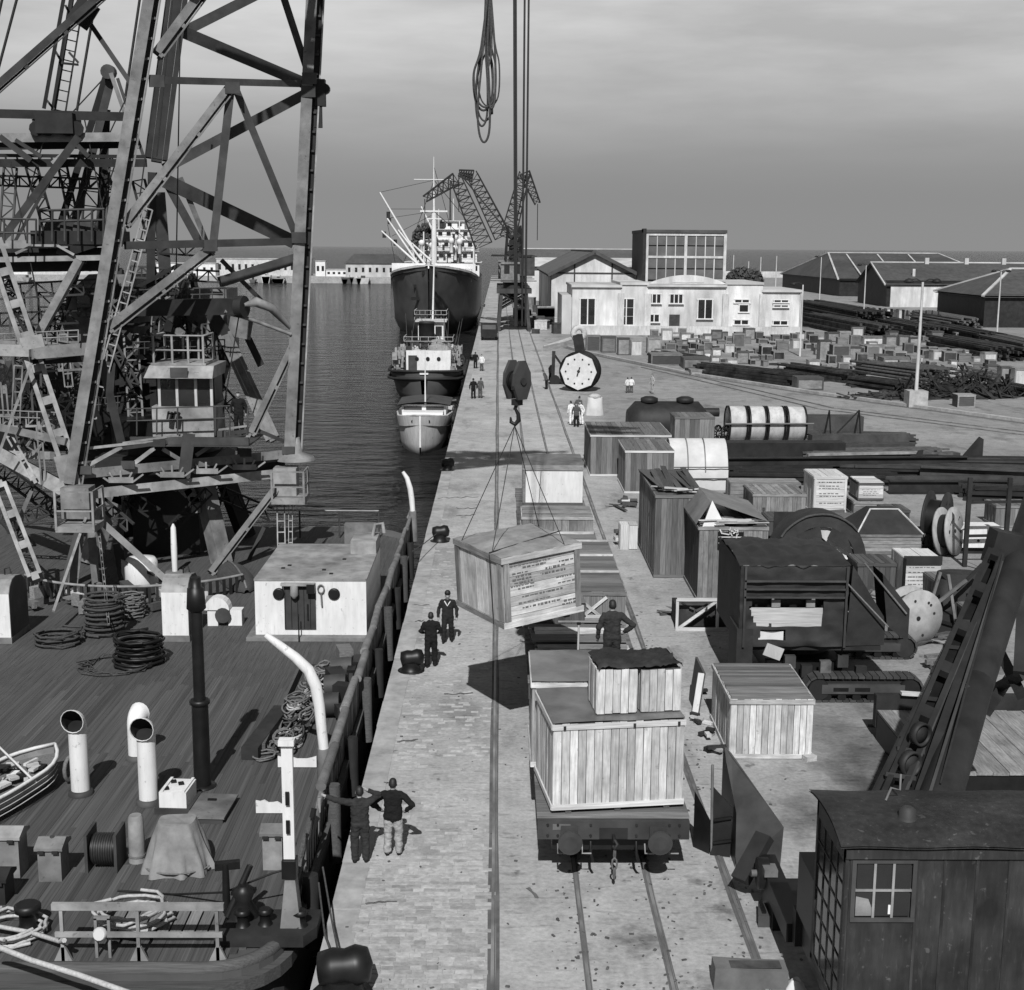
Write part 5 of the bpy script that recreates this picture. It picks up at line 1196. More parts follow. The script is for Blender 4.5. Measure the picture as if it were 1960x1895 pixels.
# rim of the crane well, small boat and clutter near the crane foot
t = base('crane_well_rim', 'low curved slatted rim round the crane foot', 'railing', 205, 1148)
for i in range(34):
    a = -2.4 + 1.7 * i / 33; x, y = 5.2 * math.cos(a), 5.2 * math.sin(a) + 4.6; MB().box((x + .6, y, .3), (.1, .06, .6), Matrix.Rotation(a + 1.57, 3, 'Z')).build('slat', 'steel_dark', t)
MB().tube([(5.2 * math.cos(-2.4 + 1.7 * i / 20) + .6, 5.2 * math.sin(-2.4 + 1.7 * i / 20) + 4.6, .63) for i in range(21)], .05, 5).build('top_rail', 'steel_light', t)
t = base('rowing_boat', 'dark upturned boat lying on deck behind the companion hood', 'boat', 452, 1112, 0, -1.2)
k = MB(); rows = [[(2.1 * s, .62 * math.sin(math.pi * j / 8) ** 1 * 0 + (1 - s * s) ** .5 * .62 * math.cos(math.pi * j / 8), .05 + (1 - s * s) ** .4 * .5 * math.sin(math.pi * j / 8)) for j in range(9)] for s in [-.99 + 1.98 * i / 12 for i in range(13)]]
k.grid(rows); k.build('planked_hull', 'wood_dark', t); MB().tube([(2.1 * s, 0, .06 + (1 - s * s) ** .4 * .5) for s in [-.98 + 1.96 * i / 10 for i in range(11)]], .04, 5).build('keel', 'wood_mid', t)
t = base('deck_clutter', 'jumbled planks, blocks and fittings heaped at the crane foot', 'clutter', 150, 1165)
for i in range(26):
    MB().box((rp.uniform(-1.8, 4.6), rp.uniform(-.6, 2.2), rp.uniform(.05, .35)), (rp.uniform(.15, 1.2), rp.uniform(.08, .4), rp.uniform(.06, .5)), Matrix.Rotation(rp.uniform(0, 3), 3, 'Z')).build('oddment', rp.choice(('wood_mid', 'steel_dark', 'steel_grey', 'wood_dark', 'white_dirty')), t)
t = base('white_drum', 'white round drum standing between the crane legs', 'drum', 272, 1120); MB().lathe([(.55, 0), (.6, .1), (.6, .9), (.5, 1.05), (.1, 1.1)], (0, 0, 0), n=16).build('shell', 'white_paint', t); MB().beam((-.6, -.4, 1.0), (.6, -.45, .5), .1, .1).build('strap', 'steel_dark', t)
t = base('white_post', 'white tapering post between the arched crane legs', 'post', 335, 1098); MB().lathe([(.1, 0), (.12, 1), (.1, 1.8), (.03, 1.95)], (0, 0, 0), n=12).build('shaft', 'white_paint', t); MB().cyl((0, 0, 0), (0, 0, .1), .4, .35, 12).build('foot', 'steel_grey', t)
# skylight box, hatch, winch cover, wrapped post, drum, lockers
w_, h_, p = cbox(305, 358, 1558, 1529); t = thing('skylight_box', 'white skylight box with cut lid on a grey coaming', 'skylight', (p.x, p.y, 0), -.06)
MB().bx(-w_ / 2 - .1, w_ / 2 + .08, -.05, .95, .001, .14).build('coaming', 'steel_mid', t); MB().bx(-w_ / 2, w_ / 2, 0, .8, .141, .5).build('box', 'white_paint', t)
for a, b in ((-.2, .2), (.05, .5), (-.15, .6)): MB().box((a, b, .515), (.12, .16, .03), Matrix.Rotation(.4, 3, 'Z')).build('lid_cutout', 'iron_black', t)
for x in (-.24, .24): MB().bx(x - .03, x + .03, 0, .8, .502, .54).build('lid_frame', 'white_paint', t)
t = base('deck_hatch', 'flat grey steel hatch beside the white skylight box', 'hatch', 395, 1577, 0, -.05); MB().bx(-.42, .36, 0, 1.25, .001, .12).build('coaming', 'steel_mid', t); MB().bx(-.45, .4, -.03, 1.28, .121, .16).build('lid', 'steel_grey', t); MB().box((-.1, .9, .18), (.2, .05, .04)).build('handle', 'iron_black', t)
def draped(par, name, foot, top, h, m, seed, n=40, folds=11, amp=.07):
    rc = random.Random(seed); ph = [rc.uniform(0, 6) for _ in range(4)]; rows = []
    for j in range(9):
        f = j / 8; row = []
        for i in range(n + 1):
            a = 2 * math.pi * i / n; sq = (abs(math.cos(a)) ** 3 + abs(math.sin(a)) ** 3) ** (-1 / 3)
            rx_ = foot[0] + (top[0] - foot[0]) * f ** 1.3; ry_ = foot[1] + (top[1] - foot[1]) * f ** 1.3
            fold = 1 + amp * (1 - f) * (math.sin(folds * a + ph[0] + f * 2) + .6 * math.sin((folds + 5) * a + ph[1])) + .03 * math.sin(3 * a + 5 * f + ph[2])
            row.append((rx_ * sq * math.cos(a) * fold, ry_ * sq * math.sin(a) * fold, .01 + h * f + .02 * math.sin(2 * a + ph[3]) * f))
        rows.append(row)
    k = MB(); k.grid(rows); k.add([rows[-1][i] for i in range(n)], [tuple(range(n))]); return k.build(name, m, par)
t = base('covered_winch', 'deck winch under a folded canvas cover', 'winch', 342, 1663); draped(t, 'canvas_cover', (.64, .48), (.36, .3), 1.05, 'canvas', 4, 60, 9, .13); MB().tube([(.68 * math.cos(a), .53 * math.sin(a), .14) for a in [i * .3 for i in range(21)]], .018, 5).build('lashing', 'rope', t)
t = base('wrapped_post', 'canvas wrapped post standing by the covered winch', 'post', 263, 1648); MB().lathe([(.17, 0), (.16, .1), (.165, .5), (.15, .95), (.12, 1.0)], (0, 0, 0), n=12).build('wrapping', 'canvas', t); MB().lathe([(.175, .12), (.175, .16)], (0, 0, 0), n=12).build('tie', 'rope', t)
w_, h_, p = cbox(166, 222, 1672, 1605); t = thing('wire_reel', 'dark reel wound with wire rope on deck', 'reel', (p.x, p.y, 0))
MB().cyl((-w_ / 2 + .06, .35, .38), (w_ / 2 - .06, .35, .38), .3, .3, 16).build('wound_wire', 'iron_black', t)
for i in range(9): MB().lathe([(.305, -.02), (.325, 0), (.305, .02)], (-w_ / 2 + .1 + i * (w_ - .2) / 8, .35, .38), (1, 0, 0), 16, cap=False).build('wire_turn', 'wire', t)
for x in (-w_ / 2, w_ / 2): MB().bx(x - .03, x + .03, 0, .7, 0, .8).build('side_frame', 'steel_mid', t)
def locker(lab, u0, u1, vb, vt, m, lid, rz=0.0, dep=.6):
    w_, h_, p = cbox(u0, u1, vb, vt); t = thing('deck_locker', lab, 'locker', (p.x, p.y, 0), rz); h_ *= .8
    MB().bx(-w_ / 2 + .05, w_ / 2 - .05, .05, dep - .05, 0, h_).build('body', m, t); MB().prism([(-w_ / 2, 0, h_ + .001), (-w_ / 2, dep, h_ + .001), (-w_ / 2, dep, h_ + .06), (-w_ / 2, dep / 2, h_ + .18), (-w_ / 2, 0, h_ + .06)], (w_, 0, 0)).build('lid', lid, t)
    for x in (-w_ * .25, w_ * .25): MB().box((x, -.012, h_ - .02), (.12, .03, .06)).build('hinge', 'steel_dark', t)
    return t
t = locker('grey deck locker with ridged lid and vent cap', 68, 122, 1690, 1615, 'steel_grey', 'steel_grey'); MB().cyl((0, .3, .6), (0, .3, .85), .07, .05, 8).build('vent_cap', 'steel_mid', t)
locker('grey box at left edge below the long skylight', -30, 42, 1685, 1590, 'steel_grey', 'steel_light'); locker('dark box at left edge nearest the stern', -40, 14, 1735, 1680, 'steel_dark', 'steel_dark')
locker('pale tub locker beside the white mast', 498, 545, 1668, 1585, 'canvas', 'steel_grey', 0, .5)
# long skylight with raft of white poles at left
t = base('ship_dinghy', 'small pale dinghy heaped with ropes and white poles at left edge', 'boat', -28, 1592, 0, -.30)
rows = []
for j in range(11):
    f = j / 10; hw = .68 * (1 - max(0, (f - .55) / .45) ** 2.2) * (.9 + .1 * min(1, f * 4)) + .02; y = 3.3 * f; rows.append([(-.55 + hw * a_, y, z_ + .1 * f * f) for a_, z_ in ((-1, .62), (-.96, .4), (-.75, .15), (-.3, .03), (.3, .03), (.75, .15), (.96, .4), (1, .62))])
MB().grid(rows).add(rows[0], [tuple(range(8))]).build('hull', 'steel_light', t); MB().tube([r[0] for r in rows] + [r[-1] for r in rows[::-1]], .045, 6).build('gunwale', 'white_paint', t); MB().grid([[(q[0] * .97 - .0165, q[1], .5) for q in (r[0], r[-1])] for r in rows], 0, False).build('boat_load', 'rope', t)
for i in range(3): MB().tube([(r[-1][0] + .012, r[-1][1], r[-1][2] - .14 - i * .13) for r in rows[:9]], .012, 4).build('strake', 'white_dirty', t)
for i in range(22): MB().box((rp.uniform(-1, -.1), rp.uniform(.1, 2.8), .55 + rp.uniform(0, .12)), (rp.uniform(.1, .5), rp.uniform(.05, .3), .06), Matrix.Rotation(rp.uniform(0, 3), 3, 'Z')).build('raft_piece', rp.choice(('white_paint', 'white_dirty', 'wood_pale', 'iron_black')), t)
ap = Vector((-.55, 1.2, 1.5))
for q in ((-1.1, .7, .5), (-.2, .5, .5), (.15, 1.6, .5), (-.7, 2.2, .5)): MB().cyl(q, ap, .03, .025, 6).build('white_pole', 'white_paint', t)
MB().tube([(.15, 2.9 + .25 * math.cos(a), .35 + .3 * math.sin(a)) for a in [i * .5 for i in range(13)]], .05, 6).build('hanging_hose', 'rope', t)
# plank hatch with pale rope coil
t = base('plank_hatch', 'low wooden hatch of wide planks at the stern', 'hatch', 310, 1800)
MB().bx(-1.0, 1.1, 0, .9, .0, .08).build('coaming', 'iron_black', t)
for i in range(9): plank(t, .95, .2, .04, 'wood_old', (-.95 + i * .235, .45, .105), B_TY)
coil('pale mooring rope coiled on the wooden hatch', 258, 1777, .62, .28, 'rope_pale', .035, messy=.03).location.z = .13
coil('pale rope coil by the black bollard at left edge', 20, 1790, .6, .2, 'rope_pale', .035, 3, messy=.05)
# stern railing
t = base('stern_railing', 'pale three post stern railing with heavy top bar', 'railing', 268, 1838)
ux = lambda u: P(u, 1838).x - P(268, 1838).x
MB().beam((ux(105), 0, 1.02), (ux(432), 0, 1.02), .09, .12).build('top_bar', 'steel_light', t); MB().beam((ux(109), -.02, .5), (ux(428), -.02, .5), .05, .09).build('middle_bar', 'steel_light', t)
for u in (122, 267, 418): MB().beam((ux(u), 0, 0), (ux(u), 0, .96), .06, .06).build('post', 'steel_light', t); MB().prism([(ux(u) - .16, -.03, 0), (ux(u) + .16, -.03, 0), (ux(u) + .04, -.03, .26), (ux(u) - .04, -.03, .26)], (0, .06, 0)).build('post_foot', 'steel_light', t)
t = base('stern_lamp', 'small lamp on a bracket between the railing posts', 'lamp', 198, 1832); MB().bx(-.13, -.08, -.03, .03, 0, .75).bx(.1, .15, -.03, .03, 0, .75).bx(-.13, .15, -.03, .03, .72, .78).build('bracket', 'steel_light', t); MB().lathe([(.12, 0), (.13, .06), (.1, .1)], (0, -.1, .5), (0, -1, .3), 12).build('lens', 'lamp_glass', t)
t = base('stern_bollard', 'small black mooring bollard at left edge of the stern', 'bollard', 55, 1775); MB().lathe([(.2, 0), (.16, .08), (.16, .3), (.24, .34), (.24, .44), (.2, .47)], (0, 0, 0), n=14).build('body', 'iron_black', t)
m_ = MB().tube([P(-60, 1745, .6), P(-10, 1772, .25), P(60, 1785, .2), P(115, 1802, .3), P(123, 1800, .5)], .045, 6).build('deck_rope', 'rope_pale'); tag(m_, 'pale rope led from left edge to the railing post', 'rope')
m_ = MB().tube([T(-60, 1790, 20.6), T(60, 1838, 20.9), T(150, 1866, 20.6), T(260, 1905, 20.2), T(400, 1960, 19.6)], .05, 7).build('mooring_rope', 'rope_pale'); tag(m_, 'thick pale mooring rope slanting down across the stern', 'rope')
# fairlead and winch gear at stern corner
t = base('corner_fairlead', 'dark mooring fairlead with rollers at the rounded stern corner', 'fairlead', 505, 1800)
MB().prism([(-.85, -.25, 0), (.75, -.25, 0), (.95, .1, 0), (.95, .75, 0), (-.6, .75, 0)], (0, 0, .22)).build('bed', 'steel_dark', t)
for x, y in ((-.4, .15), (0, .2), (.45, .4), (.65, .15)): MB().lathe([(.14, .22), (.1, .28), (.1, .42), (.16, .46), (.1, .52)], (x, y, 0), n=12).build('roller', 'iron_black', t)
MB().cyl((-.75, .5, .2), (-.35, .75, 1.1), .07, .06, 8).build('lever', 'iron_black', t); MB().cyl((-.8, .7, .2), (-.8, .7, 1.15), .08, .06, 8).build('stanchion', 'iron_black', t); MB().beam((-1.0, .7, 1.1), (-.55, .8, 1.1), .14, .14).build('stanchion_head', 'iron_black', t)
MB().lathe([(.3, .22), (.25, .3), (.14, .5), (.22, .7), (.1, .8)], (-.45, .55, 0), n=14).build('capstan', 'iron_black', t)
m_ = MB().tube([P(225, 1705, .02), P(330, 1712, .02), P(430, 1708, .5), P(520, 1672, .9), P(560, 1660, 1.0)], .022, 6).build('chain_line', 'iron_black'); tag(m_, 'thin dark line led from the reel to the white mast', 'rope')
# white mast in flared socket
t = base('signal_mast', 'white jointed mast in a flared grey socket at the stern corner', 'mast', 558, 1790)
MB().prism([(-.2, -.18, 0), (.22, -.18, 0), (.1, -.1, 1.15), (-.08, -.1, 1.15)], (0, .3, 0)).build('socket', 'steel_grey', t); MB().bx(-.13, .13, -.14, .14, 1.16, 1.5).build('clamp', 'iron_black', t)
zt = T(560, 1425, P(558, 1790).y).z
MB().beam((0, 0, 1.51), (0, 0, zt), .2, .12, (0, 1, 0)).build('pole', 'white_paint', t)
for f in (.3, .55): MB().box((0, -.108, 1.5 + (zt - 1.5) * f), (.07, .03, .25)).build('cleat', 'iron_black', t)
MB().box((0, -.03, zt + .06), (.28, .2, .1)).build('pole_head', 'white_paint', t)
# white boards and rope pile
for lab, u0, u1, vb, vt in (('white board with torn top edge beside the white mast', 490, 556, 1558, 1533), ('white board holding the rope pile at its near end', 532, 606, 1470, 1448)):
    w_, h_, p = cbox(u0, u1, vb, vt); t = thing('white_board', lab, 'board', (p.x, p.y, 0)); n = 8
    MB().prism([(-w_ / 2, 0, .02), (w_ / 2, 0, .02)] + [(w_ / 2 - w_ * i / n, 0, h_ * (1 if i in (0, n) else rp.uniform(.7, 1.05))) for i in range(n + 1)], (0, .05, 0)).build('panel', 'white_paint', t); MB().bx(-w_ / 2, w_ / 2, .06, .25, 0, .1).build('foot', 'steel_mid', t)
t = base('rope_pile', 'tangled heap of pale ropes lying along the bulwark', 'rope', 565, 1385); p0 = P(565, 1385); rr = random.Random(31)
for i in range(46):
    k = MB(); f = rr.random(); c = P(524 + 104 * f + rr.uniform(-24, 24), 1455 - 165 * f) - p0; pts = []; a = rr.uniform(0, 6); ra, rb2 = rr.uniform(.1, .28), rr.uniform(.2, .6); z = .06 + rr.uniform(0, .34)
    for j in range(30): a += .42; ra *= rr.uniform(.93, 1.07); rb2 *= rr.uniform(.93, 1.07); z = max(.04, z + rr.uniform(-.03, .03)); pts.append((c.x + ra * math.cos(a), c.y + rb2 * math.sin(a), z))
    k.tube(pts, .026, 5).build('rope_loop', rr.choice(('rope', 'rope', 'rope_pale', 'rope', 'rope_dark')), t)
t = base('rope_bin_plank', 'long dark plank edging the rope pile', 'plank', 505, 1445, 0); q = P(575, 1290) - P(505, 1445); MB().beam((0, 0, .15), (q.x, q.y, .15), .08, .3).build('board', 'wood_dark', t)
t = base('deck_timber', 'heavy dark timber baulk lying on deck left of the rope pile', 'timber', 478, 1455); q = P(540, 1372) - P(478, 1455); MB().beam((0, 0, .16), (q.x, q.y, .16), .42, .32).build('baulk', 'tarp_dark', t)
def davit(lab, path, rs, u, v):
    t = base('davit', lab, 'davit', u, v); p = P(u, v); MB().tube([T(a, b, p.y + c) - p for a, b, c in path], rs, 12).build('arm', 'white_paint', t)
    q = T(path[-1][0], path[-1][1], p.y) - p; MB().cyl((q.x + .02, 0, 0), (q.x, 0, q.z), .2, .15, 12).build('socket', 'steel_grey', t)
davit('curved white boat davit leaning over the rope pile', [(508, 1215, 0), (535, 1235, 0), (565, 1258, 0), (590, 1282, 0), (604, 1312, 0), (611, 1350, 0), (616, 1400, 0), (620, 1432, 0)], [.07, .10, .12, .135, .14, .13, .12, .12], 622, 1500)
davit('curved white davit at the far end of the barge rail', [(771, 903, 0), (779, 915, 0), (785, 935, 0), (788, 955, 0), (790, 978, 0)], [.07, .1, .12, .12, .11], 792, 1035)
t = base('quay_gear', 'dark winch parts and boxes lying inside the barge bulwark', 'winch', 640, 1345)
for i in range(9): MB().box((rp.uniform(-.4, .4), rp.uniform(-2, 3), .2 + rp.uniform(0, .3)), (rp.uniform(.2, .5), rp.uniform(.3, .9), rp.uniform(.2, .5)), Matrix.Rotation(rp.uniform(-.4, .4), 3, 'Z')).build('gear_box', rp.choice(('steel_dark', 'steel_mid', 'iron_black', 'wood_old')), t)
for i in range(3): MB().cyl((-.3, -1.2 + i * 1.6, .35), (.3, -1.2 + i * 1.6, .4), .3, .3, 14).build('winch_drum', 'steel_mid', t)
t = base('barge_gate_rail', 'thin pipe railing across the far end of the barge', 'railing', 690, 1030)
for x in (-2.6, -.9, .8): MB().cyl((x, 0, 0), (x, 0, 1.2), .04, .04, 6).build('post', 'steel_mid', t)
MB().cyl((-4, 0, 1.2), (.8, 0, 1.2), .035, .035, 6).build('bar', 'steel_light', t)
# quay bollards
def bollard(lab, u, v, s=1.0):
    t = base('quay_bollard', lab, 'bollard', u, v, group='bollards along the quay edge')
    MB().lathe([(.36 * s, 0), (.3 * s, .05), (.26 * s, .2 * s), (.27 * s, .3 * s)], (0, 0, 0), n=18).build('stem', 'iron_black', t)
    k = MB(); k.lathe([(.02, -.34 * s), (.22 * s, -.3 * s), (.26 * s, -.1 * s), (.23 * s, .05 * s), (.27 * s, .2 * s), (.22 * s, .36 * s), (.02, .42 * s)], (0, 0, .42 * s), (1, 0, .12), n=18); k.build('head', 'iron_black', t)
    MB().lathe([(.42 * s, 0), (.42 * s, .03), (.3 * s, .04)], (0, 0, 0), n=18).build('base_plate', 'iron_black', t)
bollard('large black quay bollard at the bottom edge of the view', 655, 1905, 1.25); bollard('black quay bollard behind the two nearest men', 787, 1284, .95); bollard('black quay bollard beside the lifted crate', 842, 1036, 1.0)
bollard('black quay bollard in front of the launch', 856, 900, 1.0); bollard('black quay bollard beside the tug', 868, 778, 1.0); bollard('farthest black quay bollard by the tug bow', 905, 690, 1.0)
for lab, pts in (('mooring line from the nearest bollard to the barge', ((655, 1860, .5), (635, 1760, .3), (618, 1660, .6))), ('second mooring line beside the nearest bollard', ((648, 1862, .5), (622, 1790, .2), (610, 1690, .5))), ('mooring line from the bollard beside the lifted crate', ((835, 1022, .5), (812, 1040, .6), (790, 1055, .8)))):
    tag(MB().tube([P(a, b, c) for a, b, c in pts], .02, 5).build('mooring_line', 'rope_dark'), lab, 'rope')

# ================================================================ goods wagons and their loads
WX = 2.32
def wagon(label, y0, y1, deck=True):
    t = thing('flat_wagon', label, 'wagon', (WX, y0, 0)); ln = y1 - y0; z = 1.02
    MB().bx(-1.5, 1.5, 0, .16, z - .12, z + .26).build('headstock', 'steel_mid', t); MB().bx(-1.5, 1.5, ln - .16, ln, z - .12, z + .26).build('headstock', 'steel_mid', t)
    for x in (-1.35, 1.35): MB().bx(x - .1, x + .1, .17, ln - .17, z - .1, z + .2).build('sole_bar', 'steel_mid', t)
    MB().bx(-1.1, 1.1, .7, .9, .55, .85).build('cross_member', 'steel_dark', t)
    n = int(ln / .22)
    for i in range(n): plank(t, 3.02, .205, .05, 'wood_old', (0, .12 + (i + .5) * (ln - .24) / n, z + .29), B_TX)
    for x in (-.875, .875):
        b = MB(); b.cyl((x, -.02, z), (x, -.42, z), .11, .09, 12); b.cyl((x, -.40, z), (x, -.45, z), .235, .24, 24, sm=False); b.cyl((x, -.45, z), (x, -.462, z), .225, .14, 24, sm=False); b.box((x, -.03, z), (.34, .06, .34)); b.build('buffer', 'steel_mid', t)
    for x in (-1.3, -1.1, -.45, .45, 1.1, 1.3):
        for zz in (z - .04, z + .18): MB().cyl((x, 0, zz), (x, -.025, zz), .03, .025, 6, sm=False).build('bolt', 'steel_dark', t)
    MB().bx(-.28, .28, -.02, -.001, z - .1, z + .12).build('hook_plate', 'steel_dark', t); MB().bx(-1.2, -.85, -.008, -.001, z + .08, z + .2).build('number_plate', 'steel_grey', t)
    k = MB(); k.cyl((0, 0, z - .03), (0, -.3, z - .03), .035, .035, 8); k.tube([(0, -.3, z), (.05, -.36, z - .06), (0, -.38, z - .14), (-.03, -.32, z - .12)], .035, 6)
    k.build('draw_hook', 'steel_dark', t); k = MB()
    for i in range(3):
        k.tube([(.05 * math.cos(a) * (1 if i % 2 else .3), -.34 - .03 * math.sin(a) * (0 if i % 2 else 1), z - .28 - i * .2 + .13 * math.sin(a)) for a in [j * .785 for j in range(8)]], .02, 5, closed=True)
    k.build('coupling_chain', 'rust', t)
    for x in (-.45, .45): MB().tube([(x, -.02, z - .15), (x, -.12, z - .35), (x + .05, -.1, z - .55)], .03, 6).build('brake_hose', 'iron_black', t)
    for x in (-1.1, -.62, .62, 1.1): MB().tube([(x, -.02, z - .2), (x, -.14, z - .35), (x + .18, -.14, z - .35)], .018, 5).build('shunter_handle', 'steel_light', t)
    for yy in (1.3, ln - 1.3):
        MB().cyl((-.85, yy, .46), (.85, yy, .46), .07, .07, 8).build('axle', 'iron_black', t)
        for x in (-.72, .72): MB().lathe([(.50, -.07), (.50, -.045), (.46, -.04), (.455, .06), (.1, .08)], (x, yy, .46), (-1 if x > 0 else 1, 0, 0), 22).build('wheel', 'iron_black', t)
        for x in (-1.05, 1.05): MB().bx(x - .12, x + .12, yy - .45, yy + .45, .3, .6).build('axle_box', 'steel_dark', t)
    k = MB(); k.bx(-1.2, 1.2, .25, .5, z - .45, z - .13); k.build('underframe', 'iron_black', t)
    return t
wagon('flat wagon with buffers toward us carrying the largest pale crate', 25.15, 32.3)
wagon('flat wagon behind, loaded with boards under the lifted crate', 33.6, 46.6)
wagon('farthest flat wagon carrying the white fronted crate', 47.8, 62.5)
DZ = 1.34
c1 = crate('largest pale board crate on the end of the nearest wagon', (2.29, 26.57, DZ + .07), (2.63, 2.1, 1.80), .13, 'wood_pale', .165, 'fltr', '', 'tar', 1, 'wood_white')
for x in (-1.0, 0, 1.0): plank(c1, 2.1, .12, .07, 'wood_dark', (x, 0, -.035), B_TY, 'skid')
for x in (-1.1, .3, 1.2): MB().box((x, -1.1, 1.72), (.05, .02, .08)).build('nail_strap', 'steel_dark', c1)
c2 = crate('tar paper topped crate behind the largest pale crate', (2.22, 28.95, DZ), (2.9, 2.25, 1.92), .0, 'wood_mid', .18, 'flr', '', 'tar', 1, 'wood_pale')
for i, x in enumerate((2.34, 3.22)):
    s = crate(('left of two small crates standing on the largest crate', 'right of two small crates standing on the largest crate')[i], (x, 26.33 + i * .12, DZ + .07 + 1.80 + .045), (.80, .95, .92 - i * .03), .11 + i * .03, 'wood_pale', .16, 'fltr', '', None, 0)
t = thing('tarpaulin', 'crumpled dark tarpaulin lying over the two small crates', 'tarpaulin', (2.78, 26.4, DZ + 1.80 + .07 + .99), .13); rt = random.Random(9); rows = []
from mathutils import noise as mnoise
for j in range(22):
    row = []
    for i in range(42):
        x = -.84 + 1.72 * i / 41; y = -.51 + 1.06 * j / 21; q = Vector((x * 3.1, y * 3.3, 1.7)); z = .03 + .11 * abs(mnoise.noise(q)) + .07 * abs(mnoise.noise(q * 2.3)) + .03 * mnoise.noise(q * 6)
        hang = .6 * max(0, (.06 - (j / 21)) / .06) + .6 * max(0, (abs(i - 20.5) - 19) / 1.5)
        z -= hang * (.07 + .07 * mnoise.noise(Vector((x * 4, 2.2, y * 4))))
        row.append((x + .02 * mnoise.noise(q * 3), y - .02 * hang, z))
    rows.append(row)
MB().grid(rows).build('cloth', 'tarp_dark', t)
MB().box((.85, .0, .08), (.16, .8, .05), Matrix.Rotation(.5, 3, 'Y')).build('stiff_board', 'wood_mid', t)
# second wagon: boards and cases
bs = thing('board_stack', 'stack of loose sawn boards on the second wagon', 'boards', (2.3, 33.9, DZ)); rs3 = random.Random(12)
for lv in range(5):
    for i in range(13):
        if lv == 4 and rs3.random() < .4: continue
        plank(bs, rs3.uniform(2.3, 2.75), .3, .05, rs3.choice(('wood_mid', 'wood_pale', 'wood_old')), (rs3.uniform(-.1, .1), .3 + i * .33, .03 + lv * .115), B_TX, tilt=rs3.uniform(-.05, .05))
crate('low pale crate end at the front of the board stack', (1.85, 33.5, DZ), (1.35, .5, .62), 0, 'wood_pale', .16, 'flt', '', 'plank', 0)
k = thing('wagon_stake', 'thin white stake standing at the front of the board stack', 'stake', (2.05, 33.15, DZ)); MB().cyl((0, 0, 0), (.02, .05, 1.7), .035, .025, 6).build('rod', 'white_dirty', k); MB().box((.02, .05, 1.7), (.1, .06, .06)).build('tip', 'iron_black', k)
lb = crate('long case with cross boarded lid on the second wagon', (2.45, 42.6, DZ), (2.7, 7.2, 1.05), 0, 'wood_old', .33, 'fltr', 't', 'plank', 1, 'wood_mid')
for s in (-1, 1): plank(lb, 1.15, .09, .03, 'wood_pale', (.35, -3.66, .52), basis((s * .77, 0, .64), (-s * .64, 0, .77)) if s > 0 else basis((.77, 0, -.64), (.64, 0, .77)), 'brace')
for y in (-1.2, 1.1, 3.3): plank(lb, 2.72, .12, .05, 'wood_pale', (0, y, 1.08), B_TX, 'batten')
crate('dark machine case on the second wagon under the lifted crate', (1.75, 38.2, DZ), (1.5, 1.0, 1.0), .03, 'wood_dark', .2, 'fltr', '', 'tar', 1)
# third wagon
crate('low wide crate in front of the white fronted crate', (2.35, 53.05, DZ), (2.75, 2.1, .72), 0, 'wood_mid', .3, 'fltr', 't', 'plank', 1, 'wood_pale')
wc = thing('white_crate', 'crate with smooth white front and dark lid on the farthest wagon', 'crate', (2.4, 58.2, DZ)); h = 1.75
MB().bx(-1.3, 1.3, 0, 2.6, 0, h).build('body', 'white_paint', wc); MB().bx(-1.33, 1.33, -.03, 2.63, h + .001, h + .1).build('lid', 'steel_grey', wc); MB().bx(-1.33, 1.33, -.05, -.003, h - .22, h - .0).build('top_batten', 'wood_mid', wc); MB().bx(-1.32, 1.32, -.04, -.002, 0, .1).build('bottom_batten', 'wood_dark', wc)
for x in (-1.2, -.6): MB().beam((x, -.05, .1), (x - .02 + (.5 if x > -1 else .1) * .2, -.05, h - .25), .02, .02).build('strap', 'iron_black', wc)
MB().bx(-1.31, -1.2, -.03, -.001, 0, h).build('corner_post', 'wood_mid', wc)

# ---------------------------------------------------------------- the lifted crate
A0 = T(967, 1200, 32.0); W1, D1, H1 = 2.2, 2.35, 1.76; RZ = R_(30)
dR = Vector((math.cos(RZ), math.sin(RZ), 0)); dL = Vector((-math.sin(RZ), math.cos(RZ), 0))
pc = A0 + dR * W1 / 2 + dL * D1 / 2
lc_ = crate('big board crate hanging from the hook above the wagons', pc, (W1, D1, H1), RZ, 'wood_pale', .27, 'flr', 'f', None, 0)
lc_.matrix_basis = Matrix.Translation(pc + Vector((0, 0, .07))) @ Matrix.Rotation(RZ, 4, 'Z') @ Matrix.Rotation(R_(-4.0), 4, 'Y') @ Matrix.Rotation(R_(1), 4, 'X')
rows = [[(-W1 / 2 - .05 + (W1 + .1) * i / 12, -D1 / 2 - .05 + (D1 + .1) * j / 12, H1 + .02 + .09 * math.sin(math.pi * i / 12) * math.sin(math.pi * j / 12) + .012 * math.sin(i * 2.1 + j)) for i in range(13)] for j in range(13)]
MB().grid(rows).build('cover_sheet', 'canvas', lc_)
for (L_, x, y, z, B) in ((W1 + .12, 0, -D1 / 2 - .04, H1 - .06, B_FH), (W1 + .12, 0, -D1 / 2 - .04, .06, B_FH), (D1 + .1, -W1 / 2 - .04, 0, H1 - .06, B_SH), (D1 + .1, -W1 / 2 - .04, 0, .06, B_SH), (D1 + .1, W1 / 2 + .04, 0, H1 - .06, B_SH)):
    plank(lc_, L_, .15, .05, 'wood_mid' if B is B_SH else 'wood_pale', (x, y, z), B, 'batten')
for x in (-W1 / 2 + .08, W1 / 2 - .08): plank(lc_, H1 - .3, .15, .04, 'wood_mid', (x, -D1 / 2 - .035, H1 / 2), B_FV, 'batten')
for y in (-D1 / 2 + .1, D1 / 2 - .1): plank(lc_, H1 - .3, .2, .04, 'wood_mid', (-W1 / 2 - .035, y, H1 / 2), B_SV, 'batten')
